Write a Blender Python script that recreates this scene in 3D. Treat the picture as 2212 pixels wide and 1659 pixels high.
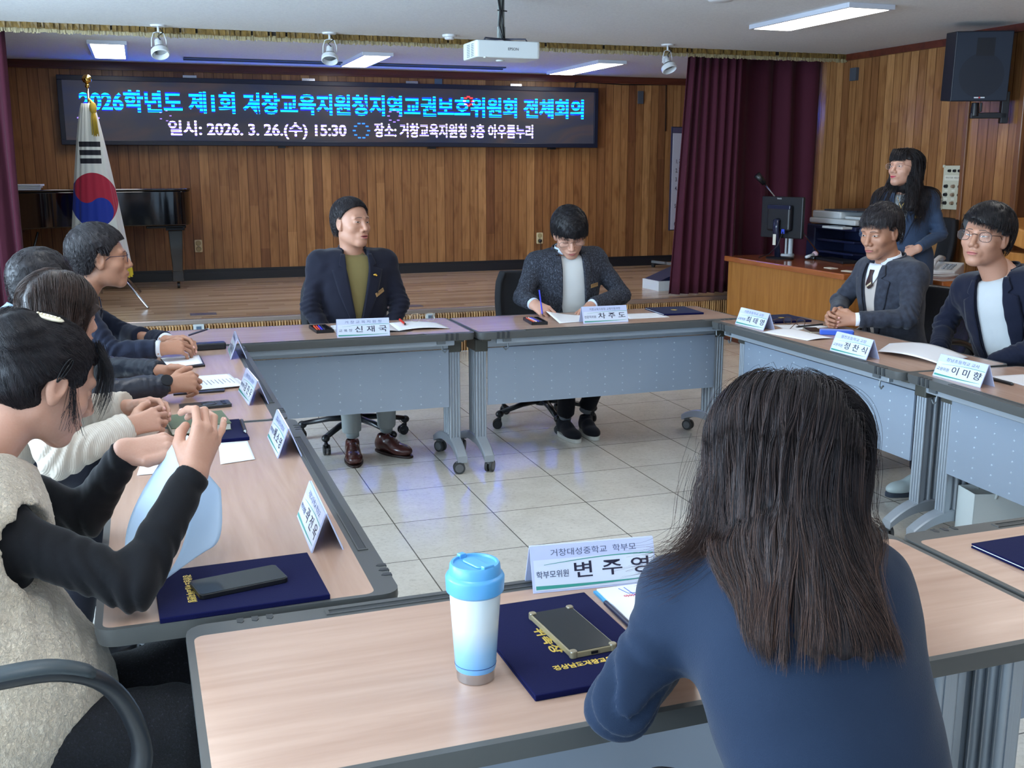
import bpy, bmesh, math, random
import numpy as np
from mathutils import Vector, Matrix, Euler

for _o in list(bpy.data.objects):
    bpy.data.objects.remove(_o)
SC = bpy.context.scene
COL = SC.collection
R = math.radians

# ---------------------------------------------------------------- camera
cam_d = bpy.data.cameras.new('camera')
cam_d.sensor_fit = 'HORIZONTAL'
cam_d.sensor_width = 36.0
cam_d.lens = 36.0 * 2279.0 / 2212.0
cam_d.clip_start = 0.05
cam_o = bpy.data.objects.new('camera', cam_d)
COL.objects.link(cam_o)
cam_o.location = (0, 0, 1.52)
cam_o.rotation_euler = (R(90 - 11.73), 0, R(-19.08))
SC.camera = cam_o

# ---------------------------------------------------------------- world, exposure
world = bpy.data.worlds.new('daylight')
SC.world = world
world.use_nodes = True
world.node_tree.nodes['Background'].inputs[0].default_value = (0.52, 0.74, 1.0, 1)
world.node_tree.nodes['Background'].inputs[1].default_value = 1.1
SC.view_settings.view_transform = 'Standard'
SC.view_settings.look = 'None'
SC.view_settings.gamma = 1.0
SC.view_settings.use_curve_mapping = False
SC.view_settings.exposure = 0.0
LAMP = 10.5
for _k, _y in enumerate((4.6, 1.4, -1.9)):
    _l = bpy.data.lights.new('window_daylight', 'AREA'); _l.shape = 'RECTANGLE'; _l.size = 2.75; _l.size_y = 1.4; _l.energy = (450, 240, 130)[_k]; _l.color = (0.60, 0.80, 1.0)
    _o = bpy.data.objects.new('window_daylight', _l); COL.objects.link(_o); _o.location = (-4.25, _y, 1.62); _o.rotation_euler = (R(90 + 24), 0, R(-90))

# ---------------------------------------------------------------- materials
def srgb(r, g, b):
    def f(c):
        c /= 255.0
        return c / 12.92 if c <= 0.04045 else ((c + 0.055) / 1.055) ** 2.4
    return (f(r), f(g), f(b), 1.0)

_M = {}
def mat(name, col=(128, 128, 128), rough=0.5, metal=0.0, emis=None, estr=1.0, alpha=None, spec=None,
        coat=0.0, trans=0.0, sss=0.0, sheen=0.0, noise=None, bump=None):
    """noise=(scale, amount) varies the colour; bump=(scale, strength, stretch)"""
    if name in _M:
        return _M[name]
    m = bpy.data.materials.new(name); m.use_nodes = True
    nt = m.node_tree; b = nt.nodes['Principled BSDF']
    c = srgb(*col)
    b.inputs['Base Color'].default_value = c
    b.inputs['Roughness'].default_value = rough
    b.inputs['Metallic'].default_value = metal
    if spec is not None: b.inputs['Specular IOR Level'].default_value = spec
    if coat: b.inputs['Coat Weight'].default_value = coat; b.inputs['Coat Roughness'].default_value = 0.08
    if trans: b.inputs['Transmission Weight'].default_value = trans
    if sheen: b.inputs['Sheen Weight'].default_value = sheen; b.inputs['Sheen Roughness'].default_value = 0.4
    if sss:
        b.inputs['Subsurface Weight'].default_value = sss
        b.inputs['Subsurface Radius'].default_value = (0.012, 0.005, 0.003)
        b.inputs['Subsurface Scale'].default_value = 1.0
    if emis is not None:
        b.inputs['Emission Color'].default_value = srgb(*emis); b.inputs['Emission Strength'].default_value = estr
    if alpha is not None: b.inputs['Alpha'].default_value = alpha
    tc = nt.nodes.new('ShaderNodeTexCoord')
    if noise:
        n = nt.nodes.new('ShaderNodeTexNoise'); n.inputs['Scale'].default_value = noise[0]; n.inputs['Detail'].default_value = 5
        nt.links.new(tc.outputs['Object'], n.inputs['Vector'])
        mx = nt.nodes.new('ShaderNodeMix'); mx.data_type = 'RGBA'
        k = noise[1]
        mx.inputs['A'].default_value = tuple(max(0, v * (1 - k)) for v in c[:3]) + (1,)
        mx.inputs['B'].default_value = tuple(min(1, v * (1 + k)) for v in c[:3]) + (1,)
        mr = nt.nodes.new('ShaderNodeMapRange'); mr.inputs[1].default_value = 0.3; mr.inputs[2].default_value = 0.7
        nt.links.new(n.outputs['Fac'], mr.inputs[0]); nt.links.new(mr.outputs[0], mx.inputs['Factor'])
        nt.links.new(mx.outputs['Result'], b.inputs['Base Color'])
    if bump:
        mp = nt.nodes.new('ShaderNodeMapping')
        if len(bump) > 2: mp.inputs['Scale'].default_value = bump[2]
        nt.links.new(tc.outputs['Object'], mp.inputs['Vector'])
        n = nt.nodes.new('ShaderNodeTexNoise'); n.inputs['Scale'].default_value = bump[0]; n.inputs['Detail'].default_value = 3
        nt.links.new(mp.outputs[0], n.inputs['Vector'])
        bp = nt.nodes.new('ShaderNodeBump'); bp.inputs['Strength'].default_value = bump[1]; bp.inputs['Distance'].default_value = 0.01
        nt.links.new(n.outputs['Fac'], bp.inputs['Height']); nt.links.new(bp.outputs[0], b.inputs['Normal'])
    _M[name] = m
    return m

class NT:
    """tiny node helper"""
    def __init__(s, name, rough=0.4):
        s.m = bpy.data.materials.new(name); s.m.use_nodes = True
        s.t = s.m.node_tree; s.b = s.t.nodes['Principled BSDF']; s.b.inputs['Roughness'].default_value = rough
        s.tc = s.t.nodes.new('ShaderNodeTexCoord'); s.obj = s.tc.outputs['Object']
        _M[name] = s.m
    def n(s, typ, **kw):
        nd = s.t.nodes.new(typ)
        for k, v in kw.items():
            if isinstance(v, (int, float, str, bool)) and hasattr(nd, k): setattr(nd, k, v)
        return nd
    def l(s, a, b): s.t.links.new(a, b)
    def math(s, op, a, b=None, c=None):
        nd = s.t.nodes.new('ShaderNodeMath'); nd.operation = op
        for i, v in enumerate((a, b, c)):
            if v is None: continue
            if isinstance(v, (int, float)): nd.inputs[i].default_value = v
            else: s.l(v, nd.inputs[i])
        return nd.outputs[0]
    def xyz(s, v=None):
        nd = s.t.nodes.new('ShaderNodeSeparateXYZ'); s.l(v or s.obj, nd.inputs[0]); return nd.outputs
    def comb(s, x, y, z):
        nd = s.t.nodes.new('ShaderNodeCombineXYZ')
        for i, v in enumerate((x, y, z)):
            if isinstance(v, (int, float)): nd.inputs[i].default_value = v
            else: s.l(v, nd.inputs[i])
        return nd.outputs[0]
    def noise(s, vec=None, scale=5, detail=4, dist=0.0, rough=0.5):
        nd = s.t.nodes.new('ShaderNodeTexNoise'); s.l(vec or s.obj, nd.inputs['Vector'])
        nd.inputs['Scale'].default_value = scale; nd.inputs['Detail'].default_value = detail
        nd.inputs['Distortion'].default_value = dist; nd.inputs['Roughness'].default_value = rough
        return nd.outputs['Fac']
    def white(s, v):
        nd = s.t.nodes.new('ShaderNodeTexWhiteNoise'); nd.noise_dimensions = '1D'; s.l(v, nd.inputs['W']); return nd.outputs['Value']
    def scale(s, vec, sx, sy, sz):
        nd = s.t.nodes.new('ShaderNodeMapping'); nd.inputs['Scale'].default_value = (sx, sy, sz); s.l(vec or s.obj, nd.inputs[0]); return nd.outputs[0]
    def ramp(s, fac, stops):
        nd = s.t.nodes.new('ShaderNodeValToRGB'); s.l(fac, nd.inputs[0])
        e = nd.color_ramp.elements
        while len(e) < len(stops): e.new(0.5)
        for i, (p, c) in enumerate(stops): e[i].position = p; e[i].color = c if len(c) == 4 else tuple(c) + (1,)
        return nd.outputs[0]
    def mix(s, f, a, b, blend='MIX'):
        nd = s.t.nodes.new('ShaderNodeMix'); nd.data_type = 'RGBA'; nd.blend_type = blend
        for k, v in (('Factor', f), ('A', a), ('B', b)):
            if isinstance(v, (int, float)) and k == 'Factor': nd.inputs[k].default_value = v
            elif isinstance(v, tuple): nd.inputs[k].default_value = v if len(v) == 4 else v + (1,)
            else: s.l(v, nd.inputs[k])
        return nd.outputs['Result']
    def bump(s, h, strength=0.3, dist=0.01):
        nd = s.t.nodes.new('ShaderNodeBump'); nd.inputs['Strength'].default_value = strength; nd.inputs['Distance'].default_value = dist
        s.l(h, nd.inputs['Height']); s.l(nd.outputs[0], s.b.inputs['Normal'])
    def col(s, c): s.l(c, s.b.inputs['Base Color'])

def plank_mat(name, axis, w=0.095, dark=1.0, gloss=0.34):
    t = NT(name, gloss); x, y, z = t.xyz(); u = {'x': x, 'y': y}[axis]
    q = t.math('DIVIDE', u, w); fl = t.math('FLOOR', q); fr = t.math('FRACT', q)
    r1 = t.white(fl); seg = t.math('FLOOR', t.math('ADD', t.math('MULTIPLY', z, 0.33), t.math('MULTIPLY', r1, 7.0)))
    r2 = t.math('ADD', t.math('MULTIPLY', t.white(t.math('ADD', t.math('MULTIPLY', fl, 3.7), t.math('MULTIPLY', seg, 11.3))), 0.35), t.math('MULTIPLY', r1, 0.65))
    g = t.noise(t.comb(t.math('MULTIPLY', u, 30.0), r1, t.math('MULTIPLY', z, 1.6)), 1.6, 6, 0.6)
    kn = t.noise(t.comb(t.math('MULTIPLY', u, 6.0), r1, t.math('MULTIPLY', z, 2.2)), 2.0, 2, 0.2)
    k = dark
    base = t.ramp(r2, [(0.0, srgb(112 * k, 70 * k, 46 * k)), (0.35, srgb(146 * k, 100 * k, 62 * k)), (0.7, srgb(166 * k, 118 * k, 74 * k)), (1.0, srgb(186 * k, 136 * k, 88 * k))])
    gr = t.ramp(g, [(0.3, (0.62, 0.58, 0.55)), (0.65, (1.1, 1.1, 1.1))])
    c = t.mix(0.75, base, gr, 'MULTIPLY')
    c = t.mix(1.0, c, t.ramp(kn, [(0.25, (0.72, 0.66, 0.62)), (0.45, (1, 1, 1))]), 'MULTIPLY')
    e = t.math('MINIMUM', fr, t.math('SUBTRACT', 1.0, fr))
    gv = t.ramp(e, [(0.0, (0.25, 0.2, 0.16)), (0.022, (0.45, 0.38, 0.32)), (0.045, (1, 1, 1))])
    t.col(t.mix(1.0, c, gv, 'MULTIPLY'))
    t.bump(t.math('MINIMUM', t.math('MULTIPLY', e, 20.0), 1.0), 0.15, 0.003)
    t.b.inputs['Specular IOR Level'].default_value = 0.35
    return t.m

def wood_mat(name, ca, cb, rough=0.3, axis='x', sc=1.0, coat=0.0, spec=0.5):
    """grain runs along the given axis"""
    t = NT(name, rough)
    s = {'x': (0.8, 9, 9), 'y': (9, 0.8, 9), 'z': (9, 9, 0.8)}[axis]
    v = t.scale(t.obj, *[a * sc for a in s])
    a = t.noise(v, 1.6, 5, 1.2); b2 = t.noise(t.scale(t.obj, *[a_ * sc * 5 for a_ in s]), 2.0, 3, 0.2)
    f = t.math('ADD', t.math('MULTIPLY', a, 0.75), t.math('MULTIPLY', b2, 0.25))
    t.col(t.ramp(f, [(0.32, srgb(*ca)), (0.62, srgb(*cb))]))
    if coat: t.b.inputs['Coat Weight'].default_value = coat; t.b.inputs['Coat Roughness'].default_value = 0.06
    t.b.inputs['Specular IOR Level'].default_value = spec
    return t.m

# ---------------------------------------------------------------- mesh builder
class MB:
    def __init__(s): s.v = []; s.f = []; s.mi = []; s.n = 0
    def add(s, V, F, mi=0, M=None):
        V = np.asarray(V, dtype=np.float64).reshape(-1, 3)
        if M is not None:
            A = np.array(M); V = V @ A[:3, :3].T + A[:3, 3]
        s.v.append(V); o = s.n; s.n += len(V)
        for f in F: s.f.append(tuple(int(i) + o for i in f)); s.mi.append(mi)
        return s
    def box(s, x0, x1, y0, y1, z0, z1, mi=0, M=None):
        V = [(x0, y0, z0), (x1, y0, z0), (x1, y1, z0), (x0, y1, z0), (x0, y0, z1), (x1, y0, z1), (x1, y1, z1), (x0, y1, z1)]
        return s.add(V, [(0, 3, 2, 1), (4, 5, 6, 7), (0, 1, 5, 4), (1, 2, 6, 5), (2, 3, 7, 6), (3, 0, 4, 7)], mi, M)
    def prism(s, poly, z0, z1, mi=0, M=None):
        n = len(poly); V = [(p[0], p[1], z0) for p in poly] + [(p[0], p[1], z1) for p in poly]
        F = [tuple(range(n - 1, -1, -1)), tuple(range(n, 2 * n))] + [(i, (i + 1) % n, n + (i + 1) % n, n + i) for i in range(n)]
        return s.add(V, F, mi, M)
    def lathe(s, prof, n=24, mi=0, M=None, sx=1, sy=1):
        V = []; F = []
        for r, z in prof:
            for i in range(n):
                a = 2 * math.pi * i / n; V.append((r * math.cos(a) * sx, r * math.sin(a) * sy, z))
        for k in range(len(prof) - 1):
            for i in range(n):
                j = (i + 1) % n; F.append((k * n + i, k * n + j, (k + 1) * n + j, (k + 1) * n + i))
        F.append(tuple(range(n - 1, -1, -1))); F.append(tuple(range((len(prof) - 1) * n, len(prof) * n)))
        return s.add(V, F, mi, M)
    def cyl(s, p0, p1, r0, r1=None, n=16, mi=0, M=None):
        r1 = r0 if r1 is None else r1
        p0 = Vector(p0); p1 = Vector(p1); d = p1 - p0
        q = d.to_track_quat('Z', 'Y').to_matrix().to_4x4(); T = Matrix.Translation(p0) @ q
        if M is not None: T = Matrix(M) @ T
        return s.lathe([(r0, 0), (r1, d.length)], n, mi, T)
    def ball(s, c, r, n=16, mi=0, M=None):
        if isinstance(r, (int, float)): r = (r, r, r)
        prof = [(max(1e-4, math.sin(math.pi * k / n)), -math.cos(math.pi * k / n)) for k in range(n + 1)]
        T = Matrix.Translation(c) @ Matrix.Diagonal((r[0], r[1], r[2], 1))
        if M is not None: T = Matrix(M) @ T
        return s.lathe(prof, 2 * n, mi, T)
    def tube(s, pts, r, n=8, mi=0, M=None, closed=False, flat=None):
        """swept tube; r number or list; flat=(a,b) elliptical section"""
        P = [Vector(p) for p in pts]; m = len(P); V = []; F = []
        rr = r if isinstance(r, (list, tuple)) else [r] * m
        up = None
        for i in range(m):
            if closed: t = P[(i + 1) % m] - P[i - 1]
            else: t = P[min(i + 1, m - 1)] - P[max(i - 1, 0)]
            t.normalize()
            if up is None: up = t.orthogonal().normalized() if abs(t.z) > 0.9 else Vector((0, 0, 1))
            a = t.cross(up)
            if a.length < 1e-6: a = t.orthogonal()
            a.normalize(); b = a.cross(t).normalized(); up = b
            for k in range(n):
                w = 2 * math.pi * k / n; ca, cb = math.cos(w), math.sin(w)
                if flat: ca *= flat[0]; cb *= flat[1]
                V.append(P[i] + a * (ca * rr[i]) + b * (cb * rr[i]))
        for i in range(m if closed else m - 1):
            j = (i + 1) % m
            for k in range(n):
                l = (k + 1) % n; F.append((i * n + k, i * n + l, j * n + l, j * n + k))
        if not closed: F.append(tuple(range(n - 1, -1, -1))); F.append(tuple(range((m - 1) * n, m * n)))
        return s.add([tuple(v) for v in V], F, mi, M)
    def grid(s, P, mi=0, M=None, flip=False):
        """P[i][j] points"""
        a = len(P); b = len(P[0]); V = [tuple(p) for r_ in P for p in r_]; F = []
        for i in range(a - 1):
            for j in range(b - 1):
                q = (i * b + j, i * b + j + 1, (i + 1) * b + j + 1, (i + 1) * b + j)
                F.append(q[::-1] if flip else q)
        return s.add(V, F, mi, M)
    def text(s, txt, size, M, mi=0, ext=0.0004, align='CENTER', wx=1.0, bold=0.0):
        V, F, w = text_geo(txt, size, align, ext, bold)
        T = Matrix(M) @ Matrix.Diagonal((wx, 1, 1, 1))
        return s.add(V, F, mi, T)
    def build(s, name, mats, parent=None, smooth=False, bev=0.0, seg=2, loc=None, rot=None, auto=None, solid=0.0):
        V = np.concatenate(s.v) if s.v else np.zeros((0, 3))
        me = bpy.data.meshes.new(name); me.from_pydata(V.tolist(), [], s.f)
        for m in (mats if isinstance(mats, (list, tuple)) else [mats]): me.materials.append(m)
        me.polygons.foreach_set('material_index', s.mi)
        if smooth or auto: me.polygons.foreach_set('use_smooth', [True] * len(s.f))
        me.update()
        if auto: me.set_sharp_from_angle(angle=R(auto))
        o = bpy.data.objects.new(name, me); COL.objects.link(o)
        if parent is not None: o.parent = parent
        if loc is not None: o.location = loc
        if rot is not None: o.rotation_euler = rot
        if solid:
            md = o.modifiers.new('s', 'SOLIDIFY'); md.thickness = solid; md.offset = 0
        if bev:
            md = o.modifiers.new('b', 'BEVEL'); md.width = bev; md.segments = seg; md.limit_method = 'ANGLE'; md.angle_limit = R(40)
        return o

_TX = {}
def text_geo(txt, size, align, ext, bold):
    k = (txt, size, align, ext, bold)
    if k in _TX: return _TX[k]
    cu = bpy.data.curves.new('t', 'FONT'); cu.body = txt; cu.size = size; cu.align_x = align; cu.align_y = 'CENTER'
    cu.extrude = ext; cu.offset = bold; cu.resolution_u = 3
    o = bpy.data.objects.new('t', cu); COL.objects.link(o)
    dg = bpy.context.evaluated_depsgraph_get(); me = bpy.data.meshes.new_from_object(o.evaluated_get(dg))
    V = np.zeros(len(me.vertices) * 3); me.vertices.foreach_get('co', V); F = [tuple(p.vertices) for p in me.polygons]
    bpy.data.objects.remove(o); bpy.data.curves.remove(cu); bpy.data.meshes.remove(me)
    V = V.reshape(-1, 3); w = (V[:, 0].max() - V[:, 0].min()) if len(V) else 0
    _TX[k] = (V, F, w); return _TX[k]

def frame(loc, xdir, up=(0, 0, 1)):
    """4x4: local x = xdir, local y = up, local z = outward normal (for text / panels)"""
    x = Vector(xdir).normalized(); u = Vector(up); z = x.cross(u).normalized(); y = z.cross(x)
    return Matrix(((x.x, y.x, z.x, loc[0]), (x.y, y.y, z.y, loc[1]), (x.z, y.z, z.z, loc[2]), (0, 0, 0, 1)))

def thing(name, label, cat, loc=(0, 0, 0), rz=0.0, group=None):
    o = bpy.data.objects.new(name, None); COL.objects.link(o); o.empty_display_size = 0.1
    o.location = loc; o.rotation_euler = (0, 0, rz); tag(o, label, cat, group); return o
def tag(o, label, cat, group=None, kind=None):
    if label: o['label'] = label
    if cat: o['category'] = cat
    if group: o['group'] = group
    if kind: o['kind'] = kind
    return o
def struct(o): o['kind'] = 'structure'; return o
def dup(root, loc=None, rz=None, label=None, group=None):
    r = root.copy(); COL.objects.link(r)
    if loc is not None: r.location = loc
    if rz is not None: r.rotation_euler = (0, 0, rz)
    if label: r['label'] = label
    if group: r['group'] = group
    for ch in list(root.children):
        c = ch.copy(); COL.objects.link(c); c.parent = r
        for g in list(ch.children):
            d = g.copy(); COL.objects.link(d); d.parent = c
    return r
def rrect(w, d, r, n=5, cx=0, cy=0):
    P = []
    for sx, sy, a0 in ((1, 1, 0), (-1, 1, 90), (-1, -1, 180), (1, -1, 270)):
        for k in range(n + 1):
            a = R(a0 + 90 * k / n); P.append((cx + sx * (w / 2 - r) + r * math.cos(a), cy + sy * (d / 2 - r) + r * math.sin(a)))
    return P
rnd = random.Random(7)
# ================================================================ the room
CZ = 2.49; SH = 0.365; YW = 11.25; XR = 6.08
white_m = mat('white_paint', (225, 228, 230), 0.5)
black_m = mat('black_plastic', (22, 23, 27), 0.35)
steel_m = mat('steel', (190, 192, 196), 0.25, 1.0)
chrome_m = mat('chrome', (215, 217, 220), 0.12, 1.0)
gold_m = mat('gold', (225, 180, 80), 0.2, 1.0)

t = NT('floor_tiles', 0.16); x, y, z = t.xyz()
qx = t.math('DIVIDE', t.math('SUBTRACT', x, 0.9396 - 4.5), 0.45); qy = t.math('DIVIDE', t.math('SUBTRACT', y, 3.828 - 9.0), 0.45)
fx = t.math('FRACT', qx); fy = t.math('FRACT', qy)
ex = t.math('MINIMUM', fx, t.math('SUBTRACT', 1.0, fx)); ey = t.math('MINIMUM', fy, t.math('SUBTRACT', 1.0, fy))
e = t.math('MINIMUM', ex, ey)
tid = t.white(t.math('ADD', t.math('FLOOR', qx), t.math('MULTIPLY', t.math('FLOOR', qy), 17.3)))
n1 = t.noise(None, 55, 5, 0.6, 0.7); n2 = t.noise(None, 7, 4, 0.5)
base = t.ramp(n1, [(0.28, srgb(176, 170, 158)), (0.45, srgb(212, 207, 196)), (0.7, srgb(224, 220, 210))])
base = t.mix(0.35, base, t.ramp(n2, [(0.3, srgb(198, 192, 182)), (0.7, srgb(226, 222, 214))]))
base = t.mix(1.0, base, t.ramp(tid, [(0.0, (0.93, 0.93, 0.93)), (1.0, (1.03, 1.03, 1.03))]), 'MULTIPLY')
line = t.ramp(e, [(0.0, (0.12, 0.11, 0.1)), (0.0035, (0.16, 0.15, 0.13)), (0.006, (1, 1, 1))])
t.col(t.mix(1.0, base, line, 'MULTIPLY'))
t.l(t.math('ADD', t.math('MULTIPLY', n2, 0.18), 0.07), t.b.inputs['Roughness'])
t.b.inputs['Specular IOR Level'].default_value = 0.55
floor_m = t.m

t = NT('ceiling_board', 0.85)
n1 = t.noise(None, 60, 5, 0.3, 0.7)
t.col(t.ramp(n1, [(0.3, srgb(222, 226, 230)), (0.6, srgb(236, 240, 243))])); t.bump(n1, 0.25, 0.004)
ceil_m = t.m

o = struct(MB().box(-5, 9, -5, 8.33, -0.1, 0).build('floor', floor_m))
o = struct(MB().box(-5, 9, -5, YW + 0.3, CZ, CZ + 0.15).build('ceiling', ceil_m))
plank_x = plank_mat('panelling_back', 'x', 0.0945)
plank_y = plank_mat('panelling_side', 'y', 0.1, 0.97, 0.22)
trim_m = wood_mat('red_brown_trim', (70, 30, 20), (98, 46, 30), 0.3, 'x')
trimv_m = wood_mat('brown_trim', (104, 66, 40), (128, 84, 50), 0.3, 'z')
struct(MB().box(-4.2, 8.2, YW, YW + 0.15, SH, CZ).build('wall_back', plank_x))
struct(MB().box(-4.2, 8.2, YW - 0.03, YW, CZ - 0.055, CZ).box(-4.2, 8.2, YW - 0.02, YW, CZ - 0.075, CZ - 0.055).build('trim_1', trim_m))
struct(MB().box(-4.2, 8.2, YW - 0.025, YW, SH, SH + 0.085).box(-4.2, 8.2, YW - 0.012, YW, SH + 0.085, SH + 0.11).build('baseboard_back', mat('black_skirting', (28, 30, 36), 0.35)))
# right wall with the pilaster
struct(MB().box(XR, XR + 0.15, 6.62, 8.33, 0, CZ).build('wall_right', plank_y))
struct(MB().box(5.92, XR + 0.15, 6.08, 6.62, 0, CZ).box(XR, XR + 0.15, -4.5, 6.08, 0, CZ).build('wall_right_pier', plank_y))
struct(MB().box(XR - 0.03, XR, 6.62, 8.33, CZ - 0.055, CZ).box(5.89, 5.92, 6.05, 6.65, CZ - 0.055, CZ).box(XR - 0.03, XR, -4.5, 6.08, CZ - 0.055, CZ).build('trim_2', trim_m))
struct(MB().box(5.90, 5.92, 6.59, 6.635, 0, CZ - 0.055).box(5.89, 5.925, 6.05, 6.10, 0, CZ - 0.055).build('trim_3', trimv_m, bev=0.006))
# side wings of the stage (behind the curtains)
struct(MB().box(XR, XR + 0.15, 8.33, YW, 0, CZ).build('wall_right_stage', plank_y))
struct(MB().box(-4.2, -4.05, 8.33, YW, SH, CZ).build('wall_left_stage', plank_y))
struct(MB().box(-4.2, -4.05, 6.0, 8.33, 0, CZ).box(-4.2, -4.05, -5, 6.0, 0, 0.9).box(-4.2, -4.05, -5, 6.0, 2.35, CZ)
       .box(-4.2, -4.05, 2.9, 3.2, 0.9, 2.35).box(-4.2, -4.05, -0.4, -0.1, 0.9, 2.35).build('wall_left', mat('cream_wall', (212, 208, 198), 0.7)))
wf = MB()
for k, (a, b) in enumerate(((3.2, 6.0), (-0.1, 2.9), (-3.4, -0.4))):
    w = MB()
    for yy in (a, (a + b) / 2 - 0.025, b - 0.05): w.box(-4.15, -4.08, yy, yy + 0.05, 0.9, 2.35)
    for zz in (0.9, 2.30): w.box(-4.15, -4.08, a, b, zz, zz + 0.05)
    struct(w.build('window_%d' % (k + 1), white_m))
# stage
t = NT('stage_boards', 0.22); x, y, z = t.xyz()
row = t.math('FLOOR', t.math('DIVIDE', y, 0.075)); r1 = t.white(row)
seg = t.math('FLOOR', t.math('ADD', t.math('DIVIDE', x, 0.9), t.math('MULTIPLY', r1, 5.0)))
r2 = t.white(t.math('ADD', t.math('MULTIPLY', row, 7.1), t.math('MULTIPLY', seg, 3.3)))
g = t.noise(t.scale(None, 1.2, 26, 1), 2, 5, 0.5)
c = t.ramp(t.math('ADD', t.math('MULTIPLY', r2, 0.5), t.math('MULTIPLY', g, 0.5)), [(0.2, srgb(158, 126, 98)), (0.5, srgb(188, 156, 124)), (0.8, srgb(208, 178, 148))])
fr = t.math('FRACT', t.math('DIVIDE', y, 0.075)); ln = t.ramp(fr, [(0.0, (0.6, 0.6, 0.6)), (0.06, (1, 1, 1))])
t.col(t.mix(1.0, c, ln, 'MULTIPLY'))
stage_m = t.m
struct(MB().box(-4.2, 8.2, 8.34, YW + 0.15, SH - 0.05, SH).build('floor_stage', stage_m))
fl = MB()
t = NT('fluted_wood', 0.45); x, y, z = t.xyz()
q = t.math('DIVIDE', x, 0.022); rr_ = t.white(t.math('FLOOR', q)); gg = t.noise(t.comb(t.math('MULTIPLY', x, 40), 0.0, z), 3, 4)
t.col(t.ramp(t.math('ADD', t.math('MULTIPLY', rr_, 0.6), t.math('MULTIPLY', gg, 0.4)), [(0.15, srgb(128, 88, 48)), (0.5, srgb(172, 128, 78)), (0.85, srgb(202, 162, 108))]))
flute_m = t.m
fl.box(-4.2, 6.05, 8.345, 8.42, 0, SH - 0.05)
P = []
n = 460
for k in range(n):
    x0 = -4.2 + k * 0.0222
    if x0 > 6.0: break
    for a, d in ((0.0, 0.0), (0.003, -0.007), (0.009, -0.0105), (0.015, -0.007), (0.018, 0.0)):
        P.append(((x0 + a, 8.345 + d, 0.0), (x0 + a, 8.345 + d, SH - 0.035)))
fl.grid(P)
struct(fl.build('wall_stage_front', flute_m))
struct(MB().box(-4.2, 6.05, 8.315, 8.36, SH - 0.035, SH + 0.002).build('trim_4', mat('aluminium_nosing', (175, 160, 152), 0.3, 0.8), bev=0.006))

# ---- ceiling fixtures
diff_m = mat('lit_diffuser', (255, 255, 255), 0.5, emis=(255, 252, 246), estr=LAMP)
fix_m = mat('fixture_frame', (205, 210, 222), 0.4)
def ceil_light(cx, cy, w, l, label, group=None):
    o = thing('ceiling_light', label, 'ceiling light', (cx, cy, CZ), 0, group)
    h = 0.03
    f = MB(); b = 0.025
    f.box(-w / 2, w / 2, -l / 2, -l / 2 + b, -h, 0).box(-w / 2, w / 2, l / 2 - b, l / 2, -h, 0)
    f.box(-w / 2, -w / 2 + b, -l / 2 + b, l / 2 - b, -h, 0).box(w / 2 - b, w / 2, -l / 2 + b, l / 2 - b, -h, 0)
    f.build('frame', fix_m, o, bev=0.003)
    d = MB().prism(rrect(w - 2 * b + 0.004, l - 2 * b + 0.004, 0.02), -h * 1.02, -0.004); d.build('diffuser', diff_m, o)
    return o
ceil_light(4.315, 6.28, 0.34, 1.14, 'long lit ceiling light above the desk, right of the projector')
ceil_light(-0.18, 9.96, 0.30, 1.24, 'lit ceiling light over the stage left, beside the flag pole')
ceil_light(2.05, 10.12, 0.28, 1.18, 'lit ceiling light over the middle of the stage, left of the projector')
ceil_light(4.30, 10.2, 0.30, 1.36, 'lit ceiling light over the stage right, right of the projector')
for X in (-2.2, 0.0, 2.2, 4.315):
    for Y in (3.9, 1.4, -1.6):
        ceil_light(X, Y, 0.34, 1.14, 'lit ceiling light of the main room above the picture', 'ceiling lights of the room outside the frame')
# dark slot in the stage ceiling
tag(MB().box(0.45, 3.57, 10.50, 10.56, CZ - 0.012, CZ).box(0.45, 3.57, 10.60, 10.64, CZ - 0.02, CZ).build('ceiling_track', mat('track_grey', (62, 70, 92), 0.5)),
    'long dark track running along the stage ceiling above the display', 'ceiling track')
# spotlights
sw = mat('spot_white', (226, 230, 234), 0.35)
def spot(x, y, rz, label):
    o = thing('spotlight', label, 'spotlight', (x, y, CZ), rz, 'white spotlights hanging before the fringe')
    MB().lathe([(0.05, -0.012), (0.055, 0)], 24).build('ceiling_plate', sw, o, auto=30)
    b = MB()
    b.cyl((0, 0, -0.012), (0, 0, -0.05), 0.008)
    for s_ in (-1, 1): b.tube([(0, 0, -0.045), (s_ * 0.035, 0, -0.055), (s_ * 0.05, 0, -0.10), (s_ * 0.052, 0.0, -0.15)], 0.004, 6)
    b.build('bracket', sw, o, smooth=True)
    MB().tube([(0.01, 0, -0.02), (0.03, -0.01, -0.05), (-0.01, -0.015, -0.08), (0.01, 0, -0.10)], 0.004, 6).build('cable', black_m, o, smooth=True)
    T = Matrix.Translation((0, 0, -0.15)) @ Matrix.Rotation(R(-30), 4, 'X')
    MB().lathe([(0.026, 0.055), (0.028, 0.05), (0.030, 0.0), (0.032, -0.01)], 24, 0, T).build('lamp_neck', sw, o, auto=30)
    MB().lathe([(0.030, 0.0), (0.048, -0.012), (0.053, -0.03)], 28, 0, T).build('reflector', black_m, o, auto=30)
    MB().lathe([(0.052, -0.018), (0.062, -0.03), (0.064, -0.06), (0.058, -0.066), (0.05, -0.03)], 28, 0, T).build('front_ring', sw, o, auto=30)
spot(0.19, 8.22, R(8), 'white spotlight nearest the flag pole, hanging before the gold fringe')
spot(1.41, 8.26, R(-14), 'white spotlight between the flag pole and the projector')
spot(4.17, 8.14, R(16), 'white spotlight beside the right curtain, before the gold fringe')
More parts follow.
